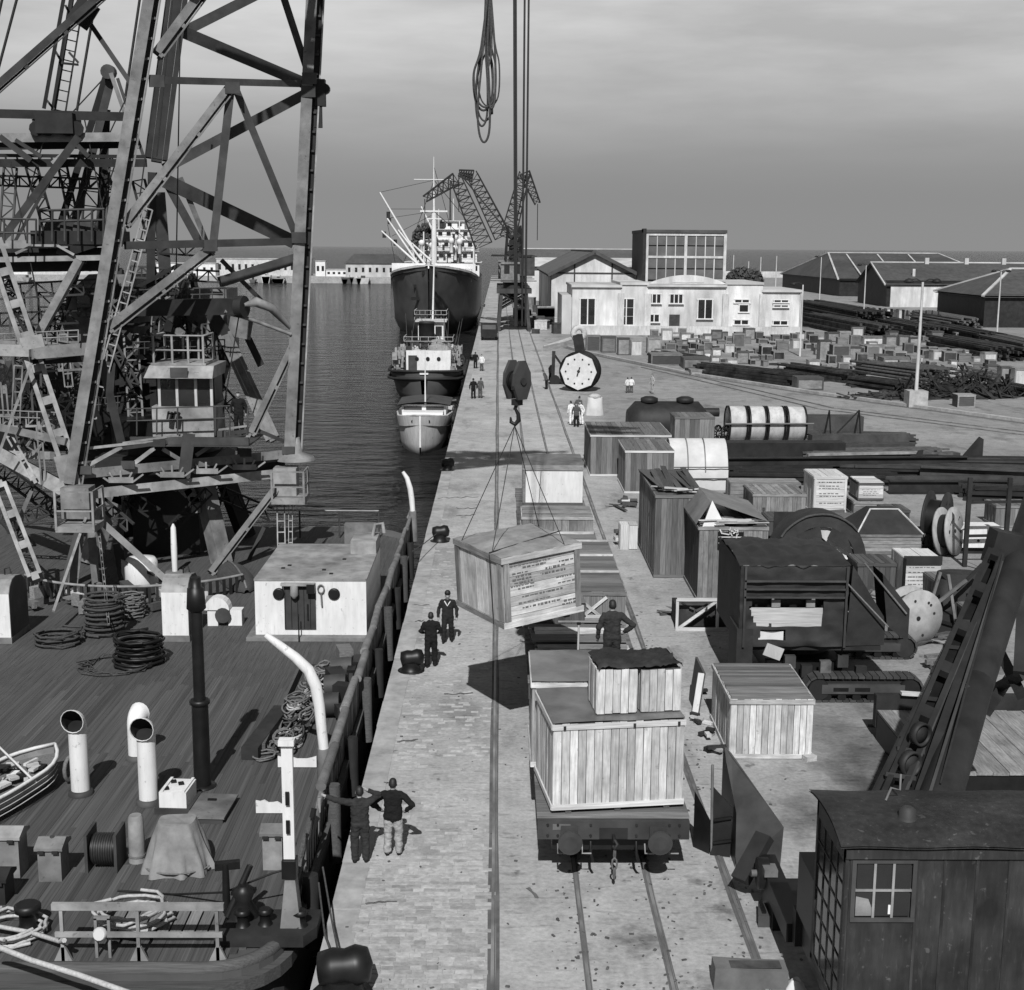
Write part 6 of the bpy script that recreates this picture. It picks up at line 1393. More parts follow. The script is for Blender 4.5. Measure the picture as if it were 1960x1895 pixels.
for x in (-.7, .7): plank(lc_, D1, .14, .1, 'wood_dark', (x, 0, -.05), B_TY, 'skid')
rk = random.Random(44); st = MB()
for zz, x0, x1 in ((1.52, -.9, .25), (1.44, -.55, .1), (1.32, -.85, -.45), (1.24, -.75, -.3), (1.16, -.85, -.35), (1.08, -.8, -.3), (1.0, -.9, -.25), (.92, -.7, -.25), (1.40, .5, .95), (1.30, .1, .6), (1.18, .0, .65), (1.0, .4, .95), (.85, .45, .9), (.70, -.6, .55), (.55, -.7, .2), (.42, -.6, .5), (.36, .6, .95), (.28, .55, .95)):
    x = x0
    while x < x1: w_ = rk.uniform(.03, .12); st.box((x + w_ / 2, -D1 / 2 - .018, zz), (w_, .006, rk.uniform(.02, .05))); x += w_ + rk.uniform(.015, .05)
stuff(st.build('stencil_lettering', 'print_ink', lc_))
# slings
t = thing('lifting_sling', 'wire sling from the hook to the lifted crate', 'sling', T(985, 812, yk)); top = T(985, 815, yk)
mw = lc_.matrix_basis
for q in ((-W1 / 2, -D1 / 2 + .5, H1), (-W1 / 2, D1 / 2 - .3, H1), (W1 / 2 - .4, -D1 / 2, H1), (W1 / 2, D1 / 2 - .5, H1)):
    e = mw @ Vector(q); MB().tube([top, e], .011, 5).build('sling_leg', 'wire', t, True)
for q0, q1 in (((-W1 / 2 - .07, -D1 / 2 + .5, H1), (-W1 / 2 - .07, -D1 / 2 + .45, 0)), ((-W1 / 2 - .07, -D1 / 2 + .5, H1 + .05), (W1 / 2 + .05, -D1 / 2 + .9, H1 + .12))):
    MB().tube([mw @ Vector(q0), mw @ Vector(q1)], .016, 5).build('sling_wrap', 'wire', t, True)

# ================================================================ goods lying in the yard
def yc(label, u0, u1, vb, vt, dep, m='wood_mid', pw=.2, faces='fltr', horiz='', top='plank', batt=1, rz=0.0, z=0.0, hk=1.0, **kw):
    w_, h_, p = cbox(u0, u1, vb, vt, z)
    return crate(label, (p.x - math.sin(rz) * dep / 2, p.y + dep / 2, z), (w_, dep, h_ * hk), rz, m, pw, faces, horiz, top, batt, **kw)
# nearest pale crate
H = yc('pale board crate with slatted dark top beside the nearest wagon', 1396, 1552, 1452, 1338, 2.9, 'wood_pale', .15, 'fltr', 't', 'plank', 1, tm='wood_old')
MB().box((-.3, -.35, 1.32), (.4, .3, .03), Matrix.Rotation(.5, 3, 'Z')).build('paper_label', 'white_dirty', H)
for i in range(3): MB().box((-.35 + i * .1, -.35, 1.34), (.05, .2, .01), Matrix.Rotation(.7, 3, 'Z')).build('label_print', 'print_ink', H)
plank(H, 1.9, .14, .1, 'wood_dark', (0, -1.4, .02), B_TX, 'skid'); MB().box((.95, -1.55, .06), (.3, .2, .14), Matrix.Rotation(.4, 3, 'Z')).build('wedge', 'wood_pale', H)
t = base('leaning_panel', 'white edged panel leaning on the left of the pale crate', 'panel', 1338, 1368); MB().box((0, .5, .62), (.06, 1.5, 1.25), Matrix.Rotation(.12, 3, 'Y')).build('sheet', 'wood_dark', t); MB().box((-.1, -.28, .62), (.16, .05, 1.28), Matrix.Rotation(.12, 3, 'Y')).build('white_edge', 'white_paint', t)
rt = random.Random(77)
for i, (u, v, lab) in enumerate(((1345, 1385, 'pale splintered wood block by the leaning panel'), (1362, 1412, 'broken board ends beside the pale crate'), (1368, 1440, 'pale broken wood wedge above the dark plough blade'), (1330, 1330, 'dark folded cloth lying left of the leaning panel'))):
    t = base('wood_scrap', lab, 'scrap wood', u, v)
    for j in range(4): MB().box((rt.uniform(-.2, .2), rt.uniform(-.2, .2), .05 + j * .05), (rt.uniform(.2, .5), .12, .07), Matrix.Rotation(rt.uniform(0, 3), 3, 'Z')).build('piece', 'wood_pale' if i < 3 and j % 2 == 0 else 'tarp_dark', t)
# steel V plough
pl = base('plough_blade', 'dark steel plough blade standing on the ground near the rail', 'plough', 1410, 1662)
y0 = P(1410, 1662).y; x0 = P(1410, 1662).x
g = lambda u, v, y: T(u, v, y) - Vector((x0, y0, 0))
ztop = T(1405, 1440, y0 + 2.6).z; x1 = P(1494, 1662).x - x0
MB().add([(0, 0, 0), (x1, .05, 0), (x1 + .05, .1, .85), (.12, 1.75, 1.8), (.0, 1.9, 1.88), (0, 1.9, 0), (-.05, .05, 0)], [(0, 1, 2, 3), (0, 3, 4, 5), (1, 5, 4, 3, 2), (0, 5, 1)]).build('blade', 'steel_mid', pl)
MB().add([(-.03, 0, 0), (-.03, 1.9, 0), (-.03, 1.9, 1.88), (-.03, .1, 1.15)], [(0, 1, 2, 3)]).build('side_sheet', 'iron_black', pl)
MB().add([(-.45, .6, 0), (-.05, .5, 0), (-.05, .5, 1.1), (-.45, .7, 1.5), (-.45, .64, 0), (-.05, .54, 0), (-.05, .54, 1.1), (-.45, .74, 1.5)], [(0, 1, 2, 3), (7, 6, 5, 4), (0, 3, 7, 4), (3, 2, 6, 7), (1, 5, 6, 2)]).build('wing', 'steel_dark', pl)
MB().add([(-.75, 1.0, 0), (-.46, .65, 0), (-.46, .65, .75), (-.75, 1.0, 1.25)], [(0, 1, 2, 3)]).build('wing', 'iron_black', pl)
for z in (.3, .8): MB().beam((-.4, .55, z), (-.05, .45, z + .1), .05, .05).build('hinge', 'iron_black', pl)
MB().cyl((-.42, .62, 0), (-.45, .68, 1.95), .03, .03, 6).build('rod', 'steel_grey', pl)
# tarpaulined excavator on crawler tracks
ex = base('crawler_excavator', 'tarpaulin covered excavator standing on crawler tracks', 'excavator', 1520, 1338); e0 = P(1520, 1338)
ey = e0.y; el_ = lambda u, v, dy=0.0: T(u, v, ey + dy) - Vector((e0.x, e0.y, 0))
bl, br = el_(1412, 1235).x, el_(1618, 1235).x; zb, zt = el_(1500, 1236).z, el_(1500, 1082).z
k = MB(); n = 44; rows = []
for j in range(25):
    f = j / 24; z = zb + (zt - zb) * f; row = []
    for i in range(n + 1):
        x = bl + (br - bl) * i / n; q = Vector((x * 1.3, 3.1, z * 2.2)); row.append((x + .03 * mnoise.noise(q * 2), -.06 - .06 * mnoise.noise(q) * (1.2 - f) - .03 * mnoise.noise(q * 2.3) - .035 * math.sin((x * 1.2 + z) * 6) * (1 - f) - .025 * mnoise.noise(Vector((x * 1.5, 7, z * 9))), z))
    rows.append(row)
vs_ = [p_ for r in rows for p_ in r]; fs_ = []
for j in range(24):
    for i in range(n):
        xx = (i + .5) / n + .03 * mnoise.noise(Vector((i * .31, j * .4, 2))); zz = (j + .5) / 24 + .03 * mnoise.noise(Vector((i * .3, j * .33, 8)))
        if .11 + .3 * max(0, .40 - zz) < xx < .76 + .1 * max(0, zz - .3) and .26 < zz < .60: continue
        if .2 < xx < .42 and .08 < zz < .22: continue
        fs_.append((j * (n + 1) + i, j * (n + 1) + i + 1, (j + 1) * (n + 1) + i + 1, (j + 1) * (n + 1) + i))
k.add(vs_, fs_, 0, True)
k.build('front_canvas', 'tarp_dark', ex)
MB().bx(bl + .3, br - .3, .3, .34, zb + .2, zt - .3).build('inner_wall', 'iron_black', ex)
MB().bx(bl + (br - bl) * .1, bl + (br - bl) * .78, .02, .06, zb + (zt - zb) * .22, zb + (zt - zb) * .47).build('pale_board', 'wood_white', ex)
MB().bx(bl + (br - bl) * .14, bl + (br - bl) * .42, .0, .04, zb + (zt - zb) * .0, zb + (zt - zb) * .18).build('pale_board', 'white_canvas', ex)
for f in (.3, .62): MB().bx(bl + (br - bl) * f, bl + (br - bl) * (f + .08), .0, .1, zb + (zt - zb) * .48, zb + (zt - zb) * .6).build('window_block', 'steel_grey', ex)
dp = 3.7
rows = [[(bl - .03 + (br - bl + .06) * i / n, -.08 + dp * j / 14, zt - .01 + .11 * mnoise.noise(Vector((i * .22, j * .5, 5))) + .14 * math.sin(math.pi * j / 14)) for i in range(n + 1)] for j in range(15)]
MB().grid(rows).build('roof_canvas', 'tarp_dark', ex); MB().bx(bl, bl + .06, 0, dp, zb, zt).build('left_canvas', 'tarp_dark', ex)
xr = el_(1735, 1235).x
MB().add([(br, 0, zb), (xr - .6, .1, zb), (xr - .6, .1, zb + .75), (br + .1, 0, zt), (br, dp, zb), (xr - .6, dp, zb), (xr - .6, dp, zb + .75), (br + .1, dp, zt)], [(0, 1, 2, 3), (3, 2, 6, 7), (1, 5, 6, 2), (4, 7, 6, 5)]).build('engine_cover', 'tarp_dark', ex)
MB().add([(br + .9, -.1, zt - .2), (xr, -.1, zb + 1.1), (xr, -.1, zb + .15), (br + 1.1, -.1, zb + .6), (br + .9, .9, zt - .2), (xr, .9, zb + 1.1), (xr, .9, zb + .15), (br + 1.1, .9, zb + .6)], [(0, 1, 2, 3), (4, 7, 6, 5), (0, 4, 5, 1), (1, 5, 6, 2)]).build('bucket_cover', 'tarp_dark', ex)
MB().tube([el_(1655, 1078, -.15), el_(1735, 1175, -.15)], .03, 5).build('lashing_rope', 'rope', ex); MB().tube([el_(1620, 1115, -.1), el_(1700, 1200, -.1)], .025, 5).build('lashing_rope', 'rope', ex)
MB().bx(bl - .05, bl + .4, -.1, 1.2, .45, zb + .5).build('hanging_canvas', 'tarp_dark', ex); MB().box((bl + .95, -.25, zb - .1), (.5, .04, .35), Matrix.Rotation(.35, 3, 'Y')).build('placard', 'white_dirty', ex)
def track(name, u0, u1, vb, vt):
    q0 = P(u0, vb) - Vector((e0.x, e0.y, 0)); x0, x1 = q0.x, P(u1, vb).x - e0.x; y = q0.y; r = .36; wd = .55
    MB().bx(x0 + r, x1 - r, y + .1, y + wd - .1, r - .2, r + .24).build('track_frame', 'steel_dark', ex)
    MB().bx(x0 + r * 1.2, x1 - r * 1.4, y - .02, y + .1, r - .1, r + .16).build('side_plate', 'steel_mid', ex)
    for x in (x0 + .75, x0 + 1.35): MB().bx(x, x + .42, y - .035, y - .021, r - .02, r + .08).build('slot', 'iron_black', ex)
    for x in (x0 + r, x1 - r): MB().lathe([(r - .07, 0), (r - .05, .06), (r - .05, wd - .06), (r - .07, wd)], (x, y, r), (0, 1, 0), 16).build('sprocket', 'steel_dark', ex)
    for i in range(6): MB().cyl((x0 + .6 + i * (x1 - x0 - 1.2) / 5, y + .02, .16), (x0 + .6 + i * (x1 - x0 - 1.2) / 5, y + wd - .02, .16), .12, .12, 10).build('roller', 'iron_black', ex)
    ln = x1 - x0 - 2 * r; per = 2 * ln + 2 * math.pi * r; n = int(per / .19)
    for i in range(n):
        s = i * per / n
        if s < ln: c, a = (x0 + r + s, 0.02), 0
        elif s < ln + math.pi * r: q = (s - ln) / r; c, a = (x1 - r + r * math.sin(q), r - (r - .02) * math.cos(q)), -q
        elif s < 2 * ln + math.pi * r: c, a = (x1 - r - (s - ln - math.pi * r), 2 * r - .02), math.pi
        else: q = (s - 2 * ln - math.pi * r) / r; c, a = (x0 + r - r * math.sin(q), r + (r - .02) * math.cos(q)), math.pi - q
        o = bpy.data.objects.new('track_shoe', plank_mesh(.17, wd, .06, 'steel_mid')); COL.objects.link(o); o.parent = ex
        o.matrix_local = Matrix.Translation((c[0], y + wd / 2, c[1] + .02)) @ Matrix.Rotation(a, 4, 'Y')
track('near', 1542, 1764, 1345, 1280); track('far', 1500, 1752, 1262, 1222)
xc_ = (bl + br) / 2 + .6
MB().cyl((xc_, dp / 2 + .2, .95), (xc_, dp / 2 + .2, zb - .02), .95, .95, 20).build('turntable_ring', 'iron_black', ex); MB().bx(xc_ - 1.0, xc_ + 1.0, .6, dp, .3, .94).build('undercarriage', 'iron_black', ex); MB().bx(bl + .1, xr - .7, .05, dp, zb - .14, zb - .015).build('floor_plate', 'steel_dark', ex)
for f in (.62, .72, .82): MB().beam((bl + .1, -.16, zb + (zt - zb) * f), (br - .1, -.16, zb + (zt - zb) * f), .04, .05).build('batten', 'steel_mid', ex)
for x in (bl + .12, br - .08): MB().beam((x, -.15, zb), (x, -.15, zt), .06, .06).build('corner_post', 'steel_mid', ex)
for i in range(7): MB().box((bl + .5 + i * .5, .15 + .1 * (i % 2), .75 + .15 * (i % 3)), (.3, .2, .35)).build('gear_piece', ('steel_dark', 'rust', 'steel_mid')[i % 3], ex)
# braced open frame left of it
fr = base('braced_frame', 'open timber frame with X braces beside the tall crates', 'frame', 1352, 1207); wv = 1.0; hh = 1.05
for z in (.05, hh): plank(fr, 2.0, .1, .08, 'wood_white', (0, 0, z), B_FH, 'bar')
for x in (-.98, .35, .98): plank(fr, hh, .09, .07, 'wood_white', (x, .01, hh / 2), B_FV, 'bar')
for a, b in (((-.9, .08), (.3, hh - .06)), ((.95, .08), (.4, hh - .06))): MB().beam((a[0], .02, a[1]), (b[0], .02, b[1]), .06, .09).build('brace', 'wood_pale', fr)
MB().bx(-.98, .98, .35, 1.4, .05, .75).build('load', 'scrap', fr)
for i in range(14): MB().box((rt.uniform(-.9, .9), rt.uniform(.2, .5), rt.uniform(.15, .8)), (rt.uniform(.1, .5), .1, .05), Matrix.Rotation(rt.uniform(0, 3), 3, 'Y')).build('oddment', rt.choice(('rust', 'wood_dark', 'steel_dark')), fr)
# tall crates
D_ = yc('tall weathered crate with dark left side and broken lid', 1252, 1345, 1106, 947, 6.0, 'wood_old', .2, 'flr', '', None, 1)
def ragged_roof(par, w_, d_, h_, m, n, seed, rise=.35):
    rr = random.Random(seed)
    for i in range(n):
        x = -w_ / 2 + w_ * (i + .5) / n
        plank(par, d_ * rr.uniform(.75, 1.02), w_ / n * .96, .025, m, (x, rr.uniform(-.1, .1), h_ + .05 + rr.uniform(0, .1)), B_TY @ Matrix.Rotation(rr.uniform(-.05, .05), 3, 'Y') @ Matrix.Rotation(rr.uniform(-.1, .1), 3, 'X'), 'roof_board', tilt=rr.uniform(-.05, .05))
    for i in range(5): plank(par, w_ * rr.uniform(.4, .9), .1, .03, 'wood_pale', (rr.uniform(-.3, .3), -d_ / 2 + rr.uniform(-.05, .6), h_ + .1 + rr.uniform(0, .12)), B_TX, 'splinter', tilt=rr.uniform(-.4, .4))
w_, h_, p = cbox(1252, 1345, 1106, 947); ragged_roof(D_, w_, 6, h_, 'wood_dark', 8, 5)
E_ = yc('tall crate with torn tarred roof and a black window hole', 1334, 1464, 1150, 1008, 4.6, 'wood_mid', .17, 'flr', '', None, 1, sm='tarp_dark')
w_, h_, p = cbox(1334, 1464, 1150, 1008); ragged_roof(E_, w_, 4.6, h_, 'tar_paper', 7, 6)
hole = MB().bx(-w_ / 2 + w_ * .27, -w_ / 2 + w_ * .65, -2.36, -2.31, h_ * .7, h_ * .93).build('opening', 'iron_black', E_)
for z in (.78, .86): MB().bx(-w_ / 2 + w_ * .28, -w_ / 2 + w_ * .64, -2.38, -2.362, h_ * z, h_ * z + .03).build('slat', 'wood_pale', hole)
for i in range(8): MB().box((-w_ / 2 + w_ * rt.uniform(.28, .62), -2.4, h_ * rt.uniform(.9, .97)), (rt.uniform(.1, .3), .05, .04), Matrix.Rotation(rt.uniform(0, 3), 3, 'Y')).build('straw', 'wood_white', hole)
MB().add([(-w_ / 2 + .1, -2.3, h_ - .05), (-w_ / 2 + .95, -2.3, h_ - .05), (-w_ / 2 + .55, -1.6, h_ + .8)], [(0, 1, 2)]).add([(-w_ / 2 + .1, -2.28, h_ - .05), (-w_ / 2 + .95, -2.28, h_ - .05), (-w_ / 2 + .55, -1.55, h_ + .8)], [(2, 1, 0)]).build('torn_flap', 'white_canvas', E_)
MB().add([(-w_ / 2 - .1, -2.2, h_ + .05), (-w_ / 2 + .5, -1.6, h_ + .75), (-w_ / 2 + .5, 1.5, h_ + .75), (-w_ / 2 - .1, 1.5, h_ + .05)], [(0, 1, 2, 3)]).add([(-w_ / 2 + .5, -1.6, h_ + .76), (w_ / 2 + .1, -1.9, h_ + .1), (w_ / 2 + .1, 2.2, h_ + .12), (-w_ / 2 + .5, 1.5, h_ + .76)], [(0, 1, 2, 3)]).build('roof_sheet', 'tar_paper', E_)
yc('narrow pale box standing left of the tall weathered crate', 1257, 1286, 1078, 991, .9, 'wood_mid', .2, 'fltr', '', 'plank', 0, hk=.8)
t = yc('white faced case end at the left foot of the tall weathered crate', 1187, 1220, 1052, 1000, .8, 'wood_white', .3, 'flt', '', 'plank', 0, hk=.9)
for i, (u, v, lab) in enumerate(((1186, 1040, 'heap of broken fittings at the white case end'), (1200, 968, 'broken dark box beside the long crates'))):
    t = base('scrap_bits', lab, 'scrap', u, v)
    for j in range(8): MB().box((rt.uniform(-.5, .5), rt.uniform(-.5, .5), rt.uniform(.05, .5)), (rt.uniform(.2, .7), .15, .15), Matrix.Rotation(rt.uniform(0, 3), 3, rt.choice('XYZ'))).build('piece', rt.choice(('steel_dark', 'wood_dark', 'wood_pale')), t)
# long crates behind
yc('long dark boarded crate nearest the rail with broken pale lid', 1130, 1282, 912, 832, 5.5, 'wood_old', .3, 'fltr', '', 'plank', 1, bm_='wood_white')
MBt = yc('second long boarded crate in front of the broken lid', 1196, 1288, 945, 862, 4.0, 'wood_old', .28, 'fltr', '', 'plank', 1, bm_='wood_white')
yc('upright boarded crate behind the white canvas arch', 1291, 1366, 852, 798, 2.5, 'wood_old', .3, 'fltr', '', 'plank', 1)
# tank with hatches
p = P(1285, 836); tk = thing('steel_tank', 'dark rounded steel tank with two filler caps', 'tank', (p.x, p.y + 3, 0)); hl = (T(1362, 830, p.y).x - T(1206, 830, p.y).x) / 2
rows = []
for j in range(17):
    a = math.pi * 2 * j / 16; rows.append([((-hl + hl * 2 * i / 10) * (1 - .0 * i), 1.5 * math.cos(a) * (1 if 0 < i < 10 else .6), .55 + 1.5 * math.sin(a) * (1 if 0 < i < 10 else .6)) for i in range(11)])
MB().grid(rows).add([rows[j][0] for j in range(16)], [tuple(range(16))]).add([rows[j][10] for j in range(16)], [tuple(range(16))]).build('shell', 'steel_dark', tk)
for x in (-hl * .45, hl * .45): MB().lathe([(.55, 0), (.6, .1), (.6, .28), (.3, .4)], (x, -.2, 2.0), n=12).build('filler_cap', 'steel_dark', tk)
MB().cyl((hl - .2, 0, 1.3), (hl + .9, 0, 1.3), .3, .3, 10).build('outlet_pipe', 'steel_dark', tk)
# row of white drums on their side
yd = P(1470, 850).y
for i, (a, b) in enumerate(((1397, 1430), (1436, 1466), (1471, 1502), (1509, 1543))):
    x0, x1 = T(a, 848, yd).x, T(b, 848, yd).x; t = thing('white_drum', ('white drum lying on its side, leftmost of the row', 'white drum lying second from left in the row', 'white drum lying third from left in the row', 'white drum lying on its side, rightmost of the row')[i], 'drum', ((x0 + x1) / 2, yd + 1.2, 0), 0, 'row of white drums')
    hw = (x1 - x0) / 2; MB().lathe([(.1, -hw), (1.1, -hw), (1.15, -hw + .05), (1.15, hw - .05), (1.1, hw), (.1, hw)], (0, 0, 1.15), (1, 0, 0), 24).build('shell', 'white_dirty', t)
    for s in (-hw, hw): MB().lathe([(1.16, s - .06), (1.2, s - .06), (1.2, s + .06), (1.16, s + .06)], (0, 0, 1.15), (1, 0, 0), 24, cap=False).build('hoop', 'iron_black', t)
t = thing('drum_pole', 'thin pole lying across the row of white drums', 'pole', (T(1470, 838, yd).x, yd - .1, 0)); MB().cyl((-2.8, 0, 1.3), (2.9, 0, 1.35), .06, .06, 6).build('rod', 'wood_mid', t)
for i, u in enumerate((1373, 1388)):
    p = P(u, 848); t = thing('iron_pulley', ('dark iron wheel leaning left of its twin by the drums', 'dark iron wheel leaning nearest the row of drums')[i], 'wheel', (p.x, p.y, 0)); MB().lathe([(.5, -.05), (.6, -.05), (.6, .05), (.5, .05), (.5, -.05)], (0, 0, .6), (.8, -.6, 0), 16, cap=False).build('rim', 'iron_black', t); MB().lathe([(.02, -.08), (.14, -.08), (.14, .08), (.02, .08)], (0, 0, .6), (.8, -.6, 0), 10).build('hub', 'steel_grey', t)
    k = MB()
    for j in range(6): a = math.pi * j / 6; k.beam((-.6 * .5 * math.cos(a) , -.8 * .5 * math.cos(a), .6 - .5 * math.sin(a)), (.6 * .5 * math.cos(a), .8 * .5 * math.cos(a), .6 + .5 * math.sin(a)), .05, .05)
    k.build('spokes', 'iron_black', t)
# white canvas arch
p = P(1335, 938); wa = thing('canvas_arch', 'white canvas covered arched section, open at its right end', 'canvas', (p.x, p.y + 1.6, 0)); x0, x1 = T(1284, 938, p.y).x - p.x, T(1393, 938, p.y).x - p.x
def arch(r, x): return [(x, -r * math.cos(math.pi * j / 14) * (1 + .02 * math.sin(x * 5 + j)), .5 + r * 1.25 * math.sin(math.pi * j / 14) if 0 < j < 14 else 0) for j in range(15)]
MB().grid([arch(1.6, x0 + (x1 - x0) * i / 8) for i in range(9)]).grid([arch(1.5, x0 + (x1 - x0) * i / 8) for i in range(9)]).build('canvas', 'white_canvas', wa); MB().grid([arch(1.62, x1 + .01), arch(1.48, x1 + .012)]).build('end_ring', 'steel_dark', wa)
for f in (.3, .6): MB().tube([Vector(q) * 1.012 for q in arch(1.62, x0 + (x1 - x0) * f)[1:8]], .03, 5).build('seam_rope', 'steel_grey', wa)
for z in (1.2, .6): MB().beam((x0, -1.66, z), (x1, -1.66, z + .02), .03, .05).build('batten', 'wood_dark', wa)
# steel sections
def girder(lab, u0, v0, u1, v1, h, m='steel_dark', wd=.5, kind='box', z=0.0):
    a, b = P(u0, v0, z), P(u1, v1, z); t = thing('steel_girder', lab, 'girder', a); d = b - a
    if kind == 'box': MB().beam((0, 0, h / 2), d + Vector((0, 0, h / 2)), wd, h).build('beam', m, t)
    else:
        MB().beam((0, 0, .03), d + Vector((0, 0, .03)), wd, .06).build('flange', m, t); MB().beam((0, 0, h - .03), d + Vector((0, 0, h - .03)), wd, .06).build('flange', m, t); MB().beam((0, 0, h / 2), d + Vector((0, 0, h / 2)), .06, h - .13).build('web', m, t)
    return t
girder('long dark steel box girder behind the white canvas arch', 1272, 880, 1612, 880, 1.1, 'steel_dark', 1.2); girder('dark I beam lying behind the stencilled cases', 1395, 912, 1960, 920, .5, 'steel_dark', .45, 'i'); girder('long dark I beam reaching the right edge', 1420, 898, 1990, 905, .45, 'steel_dark', .4, 'i')
girder('dark I beam on top of the long beams', 1380, 893, 1850, 890, .5, 'steel_dark', .4, 'i', .5); girder('dark I beam with pale mark nearest the cable drum gap', 1700, 945, 1935, 945, .7, 'steel_dark', .4, 'i'); girder('grey steel channel behind the pale mark', 1690, 930, 1960, 926, .5, 'steel_mid', .4)
girder('rusty I beam bundle at the right edge', 1760, 920, 2000, 930, .8, 'steel_mid', .6, 'i'); girder('grey steel plate girder behind the long beams', 1590, 888, 1830, 876, .35, 'steel_mid', .8); girder('thin steel bars stacked behind the box girder', 1545, 866, 1745, 862, .5, 'steel_mid', .9); girder('top bars of the far steel stack', 1550, 852, 1735, 850, .7, 'steel_mid', .8); girder('pale edged steel strip on the far stack', 1545, 872, 1760, 868, .12, 'steel_light', .4, 'box', .6)
t = base('timber_skid', 'dark timber baulks beyond the white drums', 'timber', 1580, 828); MB().bx(-2.6, 2.6, 0, 1.4, 0, 1.1).build('baulk', 'steel_mid', t); MB().bx(-3, -1, -.6, -.1, 0, .6).build('baulk', 'wood_dark', t)
for i, u in enumerate((1583, 1640)):
    p = P(u, 850); t = thing('sheer_leg', ('left dark sheer leg standing on the steel stack', 'right dark sheer leg standing on the steel stack')[i], 'sheer leg', (p.x, p.y, 0)); zt = T(u, 785, p.y).z
    MB().cyl((-.3, 0, 0), (.05, 0, zt), .07, .05, 6).build('pole', 'iron_black', t); MB().cyl((.25, 0, 0), (.05, 0, zt), .05, .04, 6).build('pole', 'iron_black', t)
    if i: MB().cyl((.05, 0, zt), (-1.7, 0, zt - 1.9), .05, .05, 6).build('stay', 'iron_black', t)
tri = base('steel_bracket', 'dark triangular steel bracket standing on the long beams', 'bracket', 1868, 893); MB().prism([(-.9, 0, .5), (.35, 0, .5), (.35, 0, 1.6), (.1, 0, 1.75)], (0, .12, 0)).build('plate', 'steel_dark', tri); MB().bx(-1, .5, -.2, .3, .4, .5).build('foot', 'steel_dark', tri)
tri = base('steel_bracket', 'dark curved steel bracket left of the triangular one', 'bracket', 1760, 905); MB().prism([(-.8, 0, .5), (.1, 0, .5), (.15, 0, 1.3), (-.1, 0, 1.25), (-.3, 0, .85)], (0, .2, 0)).build('plate', 'steel_dark', tri); MB().bx(-.9, .3, -.2, .3, .4, .5).build('foot', 'steel_dark', tri)
# cases with stencilled fronts
def stencil(par, w_, h_, d_, rows_, x0=-.4, x1=.4, seed=1):
    rk = random.Random(seed); st = MB()
    for f in rows_:
        x = w_ * x0 + rk.uniform(0, w_ * .1); e = w_ * x1 - rk.uniform(0, w_ * .2)
        while x < e: l_ = rk.uniform(.04, .16); st.box((x + l_ / 2, -d_ / 2 - .016, h_ * f), (l_, .004, h_ * .025)); x += l_ + rk.uniform(.02, .07)
    stuff(st.build('stencil_lettering', 'print_ink', par))
w_, h_, p = cbox(1556, 1618, 985, 912); t = yc('tall white stencilled case behind the dark plate', 1556, 1618, 985, 912, 2.2, 'wood_white', .3, 'fltr', 'f', 'plank', 2); stencil(t, w_, h_, 2.2, (.85, .75, .68, .55, .48, .3), seed=3)
yc('lower case under the small stencilled case', 1634, 1688, 988, 960, 1.8, 'wood_mid', .25, 'fltr', 'f', 'plank', 1)
w_, h_, p = cbox(1634, 1688, 988, 960); zc_ = h_ + .03; w2, h2, p2 = cbox(1648, 1690, 958, 922, zc_); t = crate('small white stencilled case on top of the lower case', (p.x + .1, p.y + .9, zc_), (w_ * .86, 1.7, h_ * 1.25), 0, 'wood_white', .3, 'fltr', 'ft', 'plank', 1, 'wood_dark'); stencil(t, w_ * .86, h_ * 1.25, 1.7, (.6, .5, .4, .3), seed=4)
yc('low boarded crate right of the tall torn roof crate', 1440, 1540, 1002, 935, 2.5, 'wood_mid', .2, 'fltr', '', 'plank', 1, hk=.85)
yc('long pale timber case behind the low boarded crate', 1398, 1532, 960, 925, 1.5, 'wood_mid', .18, 'fltr', 'ft', 'plank', 0)
t = base('steel_plate', 'dark square steel plate leaning upright behind the cable drum', 'plate', 1520, 1050); MB().box((0, .2, .78), (1.75, .06, 1.55), Matrix.Rotation(.12, 3, 'X')).build('sheet', 'tarp_dark', t); MB().box((0, .45, .5), (.1, .5, .1)).build('prop', 'steel_dark', t)
# hip topped case
w_, h_, p = cbox(1640, 1762, 1062, 1022); hp = crate('boarded case with a hipped tarpaper lid', (p.x, p.y + 1.3, 0), (w_, 2.6, h_), 0, 'wood_mid', .16, 'fl', 'fl', None, 1); k = MB(); a = w_ / 2 + .05; b = 1.36; c = w_ * .22
k.add([(-a, -b, h_), (a, -b, h_), (a, b, h_), (-a, b, h_), (-c, -.3, h_ + .85), (c, -.3, h_ + .85), (c, .4, h_ + .85), (-c, .4, h_ + .85)], [(0, 1, 5, 4), (1, 2, 6, 5), (2, 3, 7, 6), (3, 0, 4, 7), (4, 5, 6, 7)]); k.build('hipped_lid', 'tarp_dark', hp)
k = MB()
for i, j in (((-a, -b, h_), (-c, -.3, h_ + .86)), ((a, -b, h_), (c, -.3, h_ + .86)), ((-c, -.3, h_ + .86), (c, -.3, h_ + .86))): k.beam(i, j, .06, .04)
k.build('lid_battens', 'wood_pale', hp)
